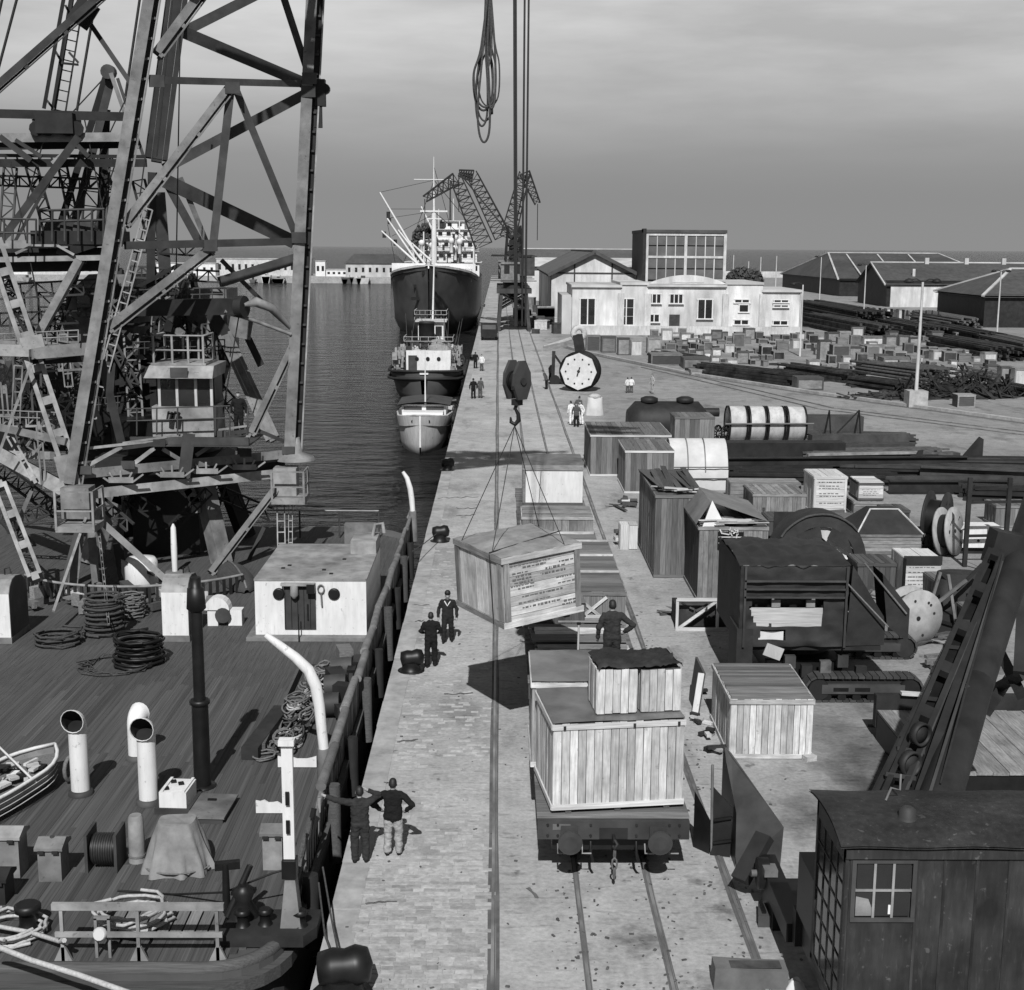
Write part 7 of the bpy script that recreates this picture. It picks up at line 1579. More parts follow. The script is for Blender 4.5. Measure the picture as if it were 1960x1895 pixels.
# cable drums
def reel(lab, u, v, r, wd, ax, m='wood_mid', name='cable_drum', marks=True, fm=None):
    p = P(u, v); t = thing(name, lab, 'cable drum', (p.x, p.y, 0)); ax = Vector(ax).normalized()
    for s in (-1, 1): MB().lathe([(.05, -.04), (r, -.04), (r, .04), (.05, .04)], ax * (s * wd / 2) + Vector((0, 0, r)), ax, 28).build('flange', fm or m, t)
    MB().lathe([(r * .7, -wd / 2), (r * .7, wd / 2)], Vector((0, 0, r)), ax, 24).build('wound_cable', 'iron_black', t)
    MB().lathe([(r * .08, -wd / 2 - .06), (r * .08, wd / 2 + .06)], Vector((0, 0, r)), ax, 10).build('spindle_hole', 'steel_dark', t)
    if marks:
        side = Vector((0, 0, 1)).cross(ax).normalized(); f = ax if ax.y < 0 else -ax; c = f * (wd / 2 + .045) + Vector((0, 0, r)); rk = random.Random(int(u))
        for i in range(7):
            a = rk.uniform(0, 6); q = c + side * (r * .65 * math.cos(a)) + Vector((0, 0, r * .65 * math.sin(a))); MB().lathe([(r * .05, 0), (r * .05, .01)], q, f, 8).build('bolt_head', 'steel_dark', t)
    return t
reel('pale wooden cable drum standing right of the covered excavator', 1742, 1232, .92, .6, (.35, -1, 0), 'wood_mid', fm='concrete')
cd_ = reel('big white faced octagonal cable drum far down the quay', 1110, 748, 1.75, 1.3, (-.28, -1, 0), 'dial', fm='iron_black', marks=False)
k = MB(); k.lathe([(1.62, 0), (1.62, .05)], Vector((-.27 * .66, -.66 * .96, 1.75)), (-.28, -1, 0), 8); k.build('octagon_face', 'dial', cd_)
for i in range(10):
    a = i * .63; MB().lathe([(.08, 0), (.08, .02)], Vector((-.2 + 1.1 * math.cos(a), -.70 - .30 * math.cos(a), 1.75 + 1.1 * math.sin(a))), (-.28, -1, 0), 8).build('bolt_head', 'steel_dark', cd_)
MB().box((-.2, -.72, 1.75), (.1, .05, .8), Matrix.Rotation(.3, 3, 'Y')).build('plate_mark', 'steel_dark', cd_)
p = P(1572, 1078); cv = thing('covered_drum', 'large round drum under dark tarpaulin with pale gaps', 'drum', (p.x, p.y + .9, 0)); rr_ = 1.85
def arc(r, y, n=18): return [(-r * math.cos(math.pi * j / n), y + .03 * math.sin(j * 2), .1 + r * 1.0 * math.sin(math.pi * j / n)) for j in range(n + 1)]
MB().grid([arc(rr_, -.7), arc(rr_ * 1.03, -.35), arc(rr_ * 1.02, .3), arc(rr_, .8)]).build('tarpaulin', 'tarp_dark', cv)
MB().grid([arc(rr_ * 1.0, -.71), arc(rr_ * .74, -.78)]).build('front_tarpaulin', 'tarp_dark', cv); MB().grid([arc(rr_ * .72, -.6), arc(rr_ * .05, -.62)]).build('drum_face', 'white_dirty', cv)
MB().add([(-1.3, -.8, .1), (.2, -.85, .2), (-.1, -.82, 1.5), (-1.0, -.8, 1.15)], [(0, 1, 2, 3)]).add([(.2, -.83, 1.0), (1.3, -.82, .3), (1.0, -.82, 1.1), (.4, -.82, 1.45)], [(0, 1, 2, 3)]).build('loose_flap', 'tarp_dark', cv)
MB().tube(arc(rr_ * 1.01, -.75)[3:15], .05, 5).build('edge_rope', 'rope_dark', cv)
reel('pale drum leaning among frames at right edge', 1812, 1062, 1.0, .5, (.75, -.6, .15), 'wood_mid', fm='concrete'); reel('toothed dark drum behind the pale leaning one', 1790, 1048, 1.2, .7, (.8, -.5, 0), 'steel_dark', fm='steel_dark')
w_, h_, p = cbox(1727, 1797, 1140, 1068); t = yc('white stencilled crate with dark top band at right', 1727, 1797, 1140, 1068, 1.6, 'wood_white', .3, 'fltr', 'f', 'plank', 0); stencil(t, w_, h_, 1.6, (.75, .62, .5, .4, .3, .2), seed=9); MB().bx(-w_ / 2 - .03, w_ / 2 + .03, -.86, -.82, h_ - .25, h_ + .08).build('top_band', 'steel_dark', t); MB().bx(-w_ / 2 - .05, -w_ / 2 + .05, -.9, -.825, 0, h_).build('side_post', 'iron_black', t)
t = base('white_tank_end', 'rounded white tank end at right edge', 'tank', 1880, 1062); MB().prism([(-.85, 0, .3), (.8, 0, .3), (.95, 0, .5), (.95, 0, 1.0), (.7, 0, 1.2), (-.6, 0, 1.2), (-.85, 0, 1.0)], (0, .9, 0)).build('shell', 'white_paint', t); MB().bx(-1.1, 1.1, .2, 1.2, 0, .28).build('cradle', 'steel_dark', t)
for x, z in ((-.2, .6), (.4, .55), (.6, .9)): MB().lathe([(.06, 0), (.06, .02)], (x, -.001, z), (0, -1, 0), 8).build('bolt', 'steel_dark', t)
gf = base('gantry_frame', 'dark steel post frame standing at right edge', 'frame', 1884, 1085)
for u in (1846, 1921): q = P(u, 1085) - P(1884, 1085); MB().beam((q.x, 0, 0), (q.x, 0, 3.6), .16, .16).build('post', 'steel_dark', gf)
for z in (1.25, 2.6, 3.2): q = P(1846, 1085) - P(1884, 1085); MB().beam((q.x, 0, z), (2.2, 0, z + .08), .1, .1).build('cross_bar', 'steel_dark', gf)
t = base('frame_pile', 'tangle of bent steel frames left of the dark crane boom', 'frames', 1832, 1215)
for (a, b, c, d) in ((1770, 1190, 1800, 1095), (1800, 1095, 1852, 1150), (1852, 1150, 1890, 1090), (1815, 1100, 1830, 1200), (1800, 1200, 1880, 1195), (1780, 1165, 1850, 1110), (1770, 1180, 1870, 1210), (1860, 1200, 1900, 1100), (1830, 1130, 1880, 1080), (1845, 1160, 1860, 1220)):
    ya_ = rt.uniform(-.5, .7); pb = P(1832, 1215); MB().beam(T(a, b, pb.y + ya_) - pb, T(c, d, pb.y + ya_) - pb, .09, .09).build('bar', rt.choice(('steel_dark', 'iron_black', 'steel_grey')), t)
draped(t, 'canvas_bundle', (.9, .6), (.7, .4), 1.35, 'tarp_dark', 8).location = (.3, 1.0, .5); MB().bx(-.3, 1.5, .5, 1.6, 0, .55).build('box', 'steel_mid', t); MB().bx(-.75, -.15, -.1, .4, 0, .7).build('box', 'steel_dark', t)
# wide wooden platform at right edge
wp = base('wooden_platform', 'wide weathered wooden platform behind the crane cab', 'platform', 1900, 1545)
for i in range(11): plank(wp, 4.2, .36, .07, 'wood_mid', (-1.3 + i * .37, 2.2, .75 + rt.uniform(-.01, .01)), B_TY, tilt=.0)
MB().bx(-1.48, 3, .15, 4.3, .0, .7).build('underframe', 'iron_black', wp); MB().bx(-1.5, 3, 4.35, 4.6, .3, 1.15).build('rear_beam', 'steel_dark', wp); MB().box((-.2, 4.3, 1.2), (1.4, .16, .08), Matrix.Rotation(.06, 3, 'Y')).build('pale_batten', 'wood_pale', wp); MB().box((-1.45, .4, .8), (.3, .06, .06)).build('peg', 'iron_black', wp)
# bits beside the near rail
t = base('iron_block', 'dark rough concrete block at the bottom edge', 'block', 1440, 1895); MB().prism([(-.66, 0, 0), (.62, 0, 0), (.6, 0, .34), (-.1, 0, .36), (-.64, 0, .4)], (0, .4, 0)).build('mass', 'concrete_dark', t); MB().bx(-.5, .5, .05, .3, .37, .38).build('top_dirt', 'rust', t)
t = base('white_bundle', 'small white bundle beside the dark block', 'bundle', 1522, 1893); draped(t, 'cloth', (.18, .15), (.08, .07), .16, 'white_canvas', 5, 20, 6)
t = base('brake_shoe', 'dark iron chock lying near the rail', 'chock', 1464, 1775); MB().prism([(-.13, 0, 0), (.12, 0, 0), (.16, .5, 0), (-.02, .6, 0)], (0, 0, .22)).build('wedge', 'steel_mid', t); MB().box((.0, .3, .24), (.08, .4, .05)).build('grip', 'iron_black', t)

# ---------------------------------------------------------------- far yard: boxes, timber and scrap
_seen = {}
def small_crate(lab, u0, u1, vb, vt, m, dep=None, group=None, rz=0.0, z=0.0):
    _seen[lab] = _seen.get(lab, 0) + 1; lab = ('', 'second ', 'third ', 'fourth ', 'fifth ', 'sixth ')[min(5, _seen[lab] - 1)] + lab   # counted from the left
    w_, h_, p = cbox(u0, u1, vb, vt, z); dep = dep or max(1.0, w_ * .9); t = thing('yard_crate', lab, 'crate', (p.x, p.y + dep / 2, z), rz, group)
    MB().bx(-w_ / 2, w_ / 2, -dep / 2, dep / 2, 0, h_).build('body', m, t); k = MB(); b = min(.14, w_ * .08)
    for x in (-w_ / 2, w_ / 2 - b): k.bx(x, x + b, -dep / 2 - .05, -dep / 2 - .003, 0, h_)
    for zz in (0, h_ - b): k.bx(-w_ / 2 + b, w_ / 2 - b, -dep / 2 - .045, -dep / 2 - .003, zz, zz + b)
    k.bx(-w_ / 2 - .03, w_ / 2 + .03, -dep / 2 - .04, dep / 2 + .03, h_ + .002, h_ + .06); k.build('frame', 'wood_mid' if m != 'wood_mid' else 'wood_dark', t); return t
SCL = [('boarded yard crate standing against the left end of the office', 1122, 1149, 673, 643, 'wood_dark'), ('second boarded crate from the left below the office', 1151, 1179, 675, 645, 'wood_mid'), ('boarded crate beside a small doorlike box', 1182, 1205, 680, 648, 'wood_mid'), ('white upright crate below the office windows', 1208, 1229, 681, 652, 'white_dirty'), ('grey upright crate right of the white one', 1239, 1266, 677, 648, 'concrete'), ('white cube crate below the office door', 1316, 1332, 661, 649, 'white_dirty'), ('dark block like crate on the kerb', 1246, 1306, 700, 679, 'wood_dark'), ('long pale crate right of the dark block', 1308, 1360, 706, 686, 'wood_mid'), ('white flat crate on the kerb', 1362, 1402, 711, 698, 'white_dirty'), ('low pale box at the kerb edge', 1322, 1358, 719, 709, 'concrete'), ('brown box alone in front of the scrap', 1525, 1576, 747, 724, 'wood_mid'), ('tall striped crate right of the office pole', 1567, 1590, 692, 652, 'wood_mid'), ('tall crate with pale stripe', 1593, 1626, 696, 661, 'wood_dark'), ('pale long crate on a stack', 1652, 1700, 660, 646, 'wood_pale'), ('grey crate under the pale long one', 1652, 1690, 680, 662, 'concrete'), ('pale crate beside the lamp post', 1690, 1740, 716, 686, 'wood_pale'), ('grey crate behind the lamp post', 1742, 1768, 700, 682, 'concrete'), ('small dark crate at the foot of the scrap tangle', 1832, 1866, 780, 757, 'wood_dark'), ('boarded crate at the right edge of the yard', 1914, 1938, 740, 703, 'wood_mid'), ('white crate at the very right edge', 1940, 1975, 745, 706, 'white_dirty'), ('long grey box at right beyond the scrap', 1880, 1912, 728, 712, 'concrete'), ('box stacked on grey rubble beside the office', 1625, 1648, 690, 665, 'wood_mid')]
for a in SCL: small_crate(*a)
for i in range(8): small_crate(('first', 'second', 'third', 'fourth', 'fifth', 'sixth', 'seventh', 'last')[i] + (' from left, white', ' from left, dark')[i % 2] + ' crate in the striped row before the long shed', 1652 + i * 11.2, 1662 + i * 11.2, 614 + i * 1.1, 588 + i * .8, ('white_dirty', 'wood_dark')[i % 2], 3, 'striped row of crates before the shed')
ry = random.Random(99)
PLC = ((1290, 'below the left office windows'), (1350, 'below the office door'), (1420, 'below the right office windows'), (1500, 'below the right wing of the office'), (1560, 'around the office corner pole'), (1640, 'among the tall striped crates'), (1720, 'left of the lamp post'), (1800, 'behind the lamp post'), (9999, 'near the right edge beyond the scrap'))
row_v = [647, 653, 660, 668, 677, 687]; cnt_ = 0
for ri_, v0 in enumerate(row_v):
    u = 1225 + ry.uniform(0, 20) + ri_ * 6
    while u < 1900 and cnt_ < 262:
        f = (u - 1215) / 700; wd = ry.uniform(8, 21) * (1 + .25 * f); q_ = ri_ / 5; v = v0 + f * (10 + 30 * q_) + ry.uniform(-2.5, 2.5)
        tone = ry.choice((('white', 'white_dirty'), ('grey', 'concrete_dark'), ('brown', 'wood_mid'), ('dark', 'wood_dark'), ('black', 'scrap'), ('black', 'scrap'), ('pale', 'wood_pale'), ('weathered', 'wood_old'), ('weathered', 'wood_old'), ('dull', 'steel_mid'))); rt_ = ry.uniform(.35, 1.15)
        pl_ = [q for a, q in PLC if u < a][0]
        if not (1500 < u < 1545 and v > 676) and ry.random() > .1:
            small_crate('%s %s box %s%s' % (('low', 'square', 'tall')[(rt_ > .6) + (rt_ > .9)], tone[0], ('at the back ', 'in the second row ', 'in the third row ', 'in the middle rows ', 'in the front rows ', 'close to the kerb ')[ri_], pl_), u, u + wd, v, v - wd * rt_, tone[1], None, 'jumbled boxes before the office', ry.uniform(-.12, .12)); cnt_ += 1
        u += wd * ry.uniform(.95, 1.25)
def heap(lab, u, v, rx_, ry_, h, n, m, ln, seed, flat=.2, cat='scrap heap', name='scrap_heap'):
    p = P(u, v); rr = random.Random(seed); k = MB()
    for i in range(n):
        a = rr.uniform(0, 6.28); q = rr.random() ** .5; x = rx_ * q * math.cos(a); y = ry_ * q * math.sin(a); z = h * (1 - q) * rr.uniform(.3, 1) + .05
        l_ = ln * rr.uniform(.4, 1); d = Vector((rr.gauss(0, 1), rr.gauss(0, .5), rr.gauss(0, flat))).normalized() * l_ / 2; s = rr.uniform(.06, .2)
        if d.z > 0: d = d
        zz = max(z, abs(d.z) + .05); k.beam(Vector((x, y, zz)) - d, Vector((x, y, zz)) + d, s, s * rr.uniform(.3, 1))
    rows = []
    for j in range(9):
        row = []
        for i in range(17):
            a = 2 * math.pi * i / 16; q = 1 - j / 8; row.append((rx_ * q * math.cos(a) * .95, ry_ * q * math.sin(a) * .95, h * (1 - q) * .55 + .002))
        rows.append(row)
    k.grid(rows); o = k.build(name, m); o.location = (p.x, p.y, 0); o['kind'] = 'thing'; return tag(o, lab, cat)
def stock(lab, u0, v0, u1, v1, wd, layers, m, seed, r=.16, kind='beam'):
    a, b = P(u0, v0), P(u1, v1); d = b - a; ln = d.length; d.normalize(); sd = d.cross(Vector((0, 0, 1))); rr = random.Random(seed); k = MB(); n = max(2, int(wd / (r * 2.3)))
    for l_ in range(layers):
        for i in range(n - l_ // 2):
            s0 = rr.uniform(-.12, .1) * ln; s1 = ln + rr.uniform(-.12, .08) * ln; o = (i - n / 2) * r * 2.3 + rr.uniform(-.08, .08); z = r + l_ * r * 2.05 + rr.uniform(-.02, .05); y0 = Vector((0, 0, z)) + sd * o; q = sd * rr.uniform(-.3, .3)
            if kind == 'beam': k.beam(d * s0 + y0, d * s1 + y0 + q, r * rr.uniform(1.4, 2.1), r * rr.uniform(1.3, 2))
            else: k.cyl(d * s0 + y0, d * s1 + y0 + q, r, r, 6)
    for f in (.2, .75): k.beam(d * ln * f + sd * wd * .6 + Vector((0, 0, .08)), d * ln * f - sd * wd * .6 + Vector((0, 0, .08)), .16, .15)
    o = k.build('stock_pile', m); o.location = a; o['kind'] = 'thing'; return tag(o, lab, 'stock pile')
stock('long dark timber stack beyond the right end of the office', 1545, 602, 1660, 628, 7, 6, 'scrap', 1, .22); stock('second dark timber stack right of the office', 1548, 622, 1680, 650, 5, 5, 'scrap', 2, .2); stock('dark stack of beams beside the far rail track', 1690, 628, 1780, 648, 5, 4, 'scrap', 3, .2); stock('rusty pipes stacked before the long white walled shed', 1760, 612, 1850, 628, 5, 4, 'rust', 4, .2, 'pipe')
stock('low dark beam stack behind the lamp post', 1790, 640, 1890, 662, 5, 4, 'scrap', 5, .2); stock('dark girder stack near the right edge', 1800, 664, 1930, 690, 5, 4, 'scrap', 6, .18); stock('rusty bar stack at the far right edge', 1890, 660, 1990, 684, 5, 4, 'rust', 7, .18); stock('long dark beams lying along the kerb', 1345, 716, 1520, 738, 3, 4, 'scrap', 8, .14)
stock('dark rail stock along the kerb before the lone brown box', 1510, 716, 1640, 734, 3, 4, 'scrap', 9, .13); stock('thin iron bars laid left of the lamp post', 1640, 738, 1740, 752, 3, 4, 'scrap', 10, .11); stock('dark pipes stacked behind the lamp post', 1660, 712, 1790, 730, 4, 4, 'rust', 11, .15, 'pipe'); stock('grey timber stack before the hipped shed', 1560, 585, 1650, 600, 6, 3, 'concrete', 12, .2)
stock('weathered boards stacked near the right edge beyond the scrap', 1870, 722, 1960, 740, 3, 4, 'wood_old', 13, .12); stock('dark iron stack beside the upright bars', 1900, 745, 1980, 760, 3, 3, 'scrap', 14, .12); stock('dark beams piled below the office door', 1255, 690, 1330, 700, 2.5, 4, 'scrap', 15, .13)
heap('tangled iron scrap heap with upright bars beside the lamp post', 1838, 757, 5.5, 3.2, 2.8, 210, 'scrap', 2.6, 7, .6); heap('flat scrap heap left of the lamp post', 1712, 762, 4.5, 1.8, .7, 110, 'scrap', 1.8, 8, .1); heap('grey rubble strewn before the hipped shed', 1600, 612, 12, 4, .8, 90, 'concrete_dark', 1.2, 11, .1)
# steel and timber crowded round the cases
stock('dark steel bars stacked behind the long timber case', 1400, 922, 1700, 926, 2.2, 3, 'steel_dark', 31, .1); stock('long rusty bars beside the dark box girder', 1560, 884, 1800, 880, 2.4, 4, 'rust', 32, .08); stock('steel angle bundle running to the right edge', 1640, 908, 1990, 916, 2.2, 3, 'steel_mid', 33, .1); stock('dark pipe bundle under the triangular bracket', 1750, 902, 1990, 906, 2.4, 3, 'steel_dark', 34, .13, 'pipe')
stock('weathered boards stacked left of the white drums', 1300, 872, 1392, 872, 2, 4, 'wood_old', 35, .1); stock('thin steel bars behind the sheer legs', 1560, 842, 1740, 846, 2.5, 3, 'steel_mid', 36, .08); stock('dark planks lying between tall crates and steel stack', 1400, 985, 1470, 1000, 1.4, 4, 'wood_dark', 37, .09); stock('dark beams at the right edge behind the post frame', 1850, 955, 2000, 960, 1.6, 3, 'steel_dark', 38, .12)
stock('old timbers lying behind the hipped case', 1560, 1012, 1640, 1008, 1.4, 3, 'wood_old', 39, .1); stock('pipes lying in front of the white stencilled crate', 1700, 1160, 1800, 1152, .9, 2, 'rust', 40, .08, 'pipe'); stock('splintered boards behind the wooden platform', 1800, 1290, 1900, 1280, 1.2, 3, 'wood_old', 41, .07)
for lab, a in (('dark case squeezed behind the leaning steel plate', (1470, 1530, 1035, 990)), ('weathered case behind the covered round drum', (1560, 1625, 1040, 1000)), ('dark low case right of the stencilled cases', (1695, 1740, 1000, 975)), ('weathered case between cable drum and bent frames', (1790, 1838, 1160, 1110)), ('dark case beside the toothed drum', (1750, 1785, 1052, 1020)), ('weathered case beyond the post frame', (1905, 1975, 1010, 965)), ('dark crate close behind the covered excavator', (1640, 1712, 1130, 1075)), ('weathered crate under the bent steel frames', (1850, 1905, 1225, 1165)), ('dark box against the tall torn roof crate', (1466, 1500, 1085, 1050))):
    yc(lab, *a, 1.5, 'wood_dark' if lab.startswith('dark') else 'wood_old', .2, 'fltr', '', 'plank', 1, hk=.95)
rl = random.Random(63)
for lab, u, v, n in (('loose broken boards by the foot of the tall crates', 1330, 1175, 9), ('loose boards and bars behind the excavator', 1690, 1150, 10), ('loose boards before the hipped case', 1660, 1075, 9), ('litter of boards by the bent frames', 1790, 1225, 12), ('broken boards along the long crates', 1215, 975, 8), ('scattered planks beside the wooden platform', 1770, 1400, 8), ('odd planks near the post frame', 1890, 1095, 10), ('scattered boards beside the steel stack', 1640, 935, 10)):
    t = base('loose_boards', lab, 'boards', u, v)
    for j in range(n): MB().box((rl.uniform(-1.4, 1.4), rl.uniform(-.7, .7), .03 + rl.random() * .14), (rl.uniform(.4, 1.5), rl.uniform(.07, .18), .035), Matrix.Rotation(rl.uniform(0, 3.1), 3, 'Z') @ Matrix.Rotation(rl.uniform(-.15, .15), 3, 'Y')).build('board', rl.choice(('wood_old', 'wood_mid', 'wood_dark', 'rust')), t)
# derrick lying by the drum
t = base('light_derrick', 'small dark jib crane lying by the octagonal drum', 'crane', 1062, 735)
pd = P(1062, 735)
for a, b, c, d, w_, m_ in ((1040, 668, 1112, 652, .5, 'wood_mid'), (1042, 664, 1115, 640, .25, 'wood_pale'), (1060, 672, 1058, 735, .3, 'steel_dark'), (1062, 680, 1090, 720, .2, 'steel_dark'), (1105, 640, 1112, 682, .9, 'steel_dark'), (1050, 735, 1085, 732, .35, 'steel_dark')):
    MB().beam(T(a, b, pd.y) - pd, T(c, d, pd.y) - pd, w_, w_).build('beam', m_, t)
MB().lathe([(.3, -.2), (.75, -.2), (.75, .2), (.3, .2), (.3, -.2)], T(1108, 638, pd.y) - pd, (.2, -1, 0), 14, cap=False).build('sheave', 'white_dirty', t)
for i in range(2): MB().cyl(T(1062 + i * 20, 728, pd.y - .3) - pd, T(1062 + i * 20, 728, pd.y + .3) - pd, .5, .5, 12).build('wheel', 'iron_black', t)
# white sack by the group of men
t = base('white_sack', 'large white sack standing beside the group of men', 'sack', 1138, 795); draped(t, 'cloth', (.62, .45), (.55, .35), 1.35, 'white_canvas', 12, 30, 5, .1); MB().lathe([(.4, 1.33), (.5, 1.5), (.2, 1.62)], (0, 0, 0), n=10).build('tied_neck', 'white_dirty', t)

# ================================================================ yard crane at lower right
RC = thing('yard_crane', 'dark steam crane with windowed cab and leaning boom at lower right', 'crane', (6.6, 19.5, 0))
yc0 = 18.1; xa = T(1623, 1610, yc0).x; xb = xa + 4.2; ze = T(1700, 1622, yc0).z; z0 = 1.35; yd1 = yc0 + 1.75
cabm = MB(); cabm.bx(xa + .04, xb, yc0 + .04, yd1 - .04, z0, ze - .01); cabm.build('cab_core', 'cab_paint', RC, True)
wu = lambda u: T(u, 1700, yc0).x; wzv = lambda v: T(1690, v, yc0).z
wx0, wx1, wz0, wz1 = wu(1637), wu(1745), wzv(1756), wzv(1652)
# front sheeting in separate panels round the window
edges = [xa, wx0 - .07, wx1 + .07, wu(1806), wu(1868), wu(1930), wu(1990), xb]
for i in range(len(edges) - 1):
    a, b = edges[i] + .006, edges[i + 1] - .006
    if i == 1:
        MB().bx(a, b, yc0 - .0, yc0 + .03, z0, wz0 - .06).build('sheet_panel', 'cab_paint', RC, True); MB().bx(a, b, yc0, yc0 + .03, wz1 + .06, ze - .02).build('sheet_panel', 'cab_paint', RC, True)
    else: MB().bx(a, b, yc0 - .003 * (i % 2), yc0 + .03, z0, ze - .02).build('sheet_panel', 'cab_paint', RC, True)
wf = MB(); wf.bx(wx0 - .06, wx1 + .06, yc0 - .03, yc0 + .0, wz0 - .06, wz0); wf.bx(wx0 - .06, wx1 + .06, yc0 - .02, yc0, wz1, wz1 + .05); wf.bx(wx0 - .06, wx0, yc0 - .02, yc0, wz0, wz1); wf.bx(wx1, wx1 + .06, yc0 - .02, yc0, wz0, wz1)
fr_ = wf.build('window', 'steel_mid', RC, True)
for f in (1 / 3, 2 / 3): MB().bx(wx0 + (wx1 - wx0) * f - .018, wx0 + (wx1 - wx0) * f + .018, yc0 - .015, yc0 + .03, wz0, wz1).build('glazing_bar', 'steel_light', fr_)
MB().bx(wx0, wx1, yc0 - .013, yc0 + .028, (wz0 + wz1) / 2 - .015, (wz0 + wz1) / 2 + .015).build('glazing_bar', 'steel_light', fr_)
for i in range(3):
    for j in range(2):
        if i == 2 and j == 1: pass
        MB().bx(wx0 + (wx1 - wx0) * i / 3 + .02, wx0 + (wx1 - wx0) * (i + 1) / 3 - .02, yc0 + .012, yc0 + .018, wz0 + (wz1 - wz0) * j / 2 + .015, wz0 + (wz1 - wz0) * (j + 1) / 2 - .015).build('pane', 'glass_dark', fr_)
MB().add([(wx0 + .02, yc0 + .009, wz0 + .02), (wx0 + .3, yc0 + .009, wz0 + .02), (wx0 + .2, yc0 + .009, wz0 + .28), (wx0 + .02, yc0 + .009, wz0 + .32)], [(0, 1, 2, 3)]).build('rag', 'canvas', fr_)
MB().box((wx0 + (wx1 - wx0) * .64, yc0 + .005, wz0 + .12), (.06, .01, .14)).build('paper', 'white_paint', fr_)
MB().bx(xa - .02, xb, yc0 - .05, yc0 - .0, ze - .16, ze - .02).build('eave_strip', 'cab_paint', RC, True)
# left side, all small panes
sf = MB(); sf.bx(xa - .02, xa + .02, yc0 - .02, yc0 + .1, z0, ze); sf.bx(xa - .02, xa + .02, yd1 - .1, yd1, z0, ze); sf.bx(xa - .02, xa + .02, yc0, yd1, z0, z0 + .1); sf.bx(xa - .02, xa + .02, yc0, yd1, ze - .25, ze)
sw = sf.build('side_window', 'cab_paint', RC, True)
for i in range(4):
    for j in range(6):
        a = yc0 + .1 + (yd1 - yc0 - .2) * i / 4; b = yc0 + .1 + (yd1 - yc0 - .2) * (i + 1) / 4; c = z0 + .1 + (ze - z0 - .35) * j / 6; d = z0 + .1 + (ze - z0 - .35) * (j + 1) / 6
        MB().bx(xa + .003, xa + .008, a + .015, b - .015, c + .015, d - .015).build('pane', 'glass_dark', sw)
for i in range(1, 4): y = yc0 + .1 + (yd1 - yc0 - .2) * i / 4; MB().bx(xa - .012, xa + .012, y - .012, y + .012, z0 + .1, ze - .25).build('glazing_bar', 'steel_dark', sw)
for j in range(1, 6): z = z0 + .1 + (ze - z0 - .35) * j / 6; MB().bx(xa - .01, xa + .01, yc0 + .1, yd1 - .1, z - .012, z + .012).build('glazing_bar', 'steel_dark', sw)
rows = [[(xa - .12 + (xb - xa + .2) * i / 14, yc0 - .1 + (yd1 - yc0 + .3) * j / 8, ze + .01 + .2 * math.sin(math.pi * (j + .6) / 9.2) + .012 * math.sin(i * 1.3 + j)) for i in range(15)] for j in range(9)]
MB().grid(rows).grid([[(a, b, c - .03) for a, b, c in r] for r in rows]).build('roof', 'cab_paint', RC, True)
q = T(1736, 1575, yc0 + .6); MB().lathe([(.16, 0), (.13, .05), (.12, .16), (.06, .2)], (q.x, q.y, ze + .16), n=14).build('roof_boss', 'steel_mid', RC, True)
MB().tube([(q.x - .15, yc0 + 1.2, ze + .2), (q.x - .05, yc0 + 1.3, ze + .36), (q.x + .12, yc0 + 1.4, ze + .28), (q.x + .15, yc0 + 1.5, ze + .5)], .02, 5).build('bent_wire', 'steel_grey', RC, True)
# chassis
MB().bx(xa + .25, xb, yc0 - .6, 21.6, .62, 1.34).build('chassis', 'iron_black', RC, True); MB().bx(xa + .1, xb, yd1 + .1, 21.4, 1.35, 2.4).build('engine_bed', 'iron_black', RC, True)
MB().bx(xa + .15, xb, 21.62, 21.85, .55, 1.2).build('buffer_beam', 'steel_dark', RC, True); MB().bx(xa + .05, xa + .4, 21.86, 24.6, .5, .85).build('tail_beam', 'iron_black', RC, True); MB().bx(xa + .1, xa + .9, 23.2, 24.3, .0, .5).build('tail_block', 'iron_black', RC, True)
for y in (18.6, 20.4):
    for x in (xa + .55, xa + 1.98): MB().lathe([(.45, -.07), (.45, .07), (.1, .08)], (x, y, .46), (1, 0, 0), 18).build('wheel', 'iron_black', RC, True)
for y, z in ((24.4, .75),):
    MB().beam((xa - .3, y, z - .35), (xa + .25, y + .5, z + .35), .34, .2).build('outrigger', 'steel_dark', RC, True)
MB().lathe([(.3, -.1), (.3, .1), (.1, .12)], (xa + .05, 24.0, .75), (-1, 0, 0), 18).build('hand_wheel', 'iron_black', RC, True); MB().lathe([(.07, 0), (.07, .1)], (xa - .07, 24.0, .75), (-1, 0, 0), 10).build('wheel_hub', 'steel_grey', RC, True)
MB().bx(xa + .0, xa + .25, 23.6, 23.9, .86, 1.0).build('tool_box', 'steel_grey', RC, True)
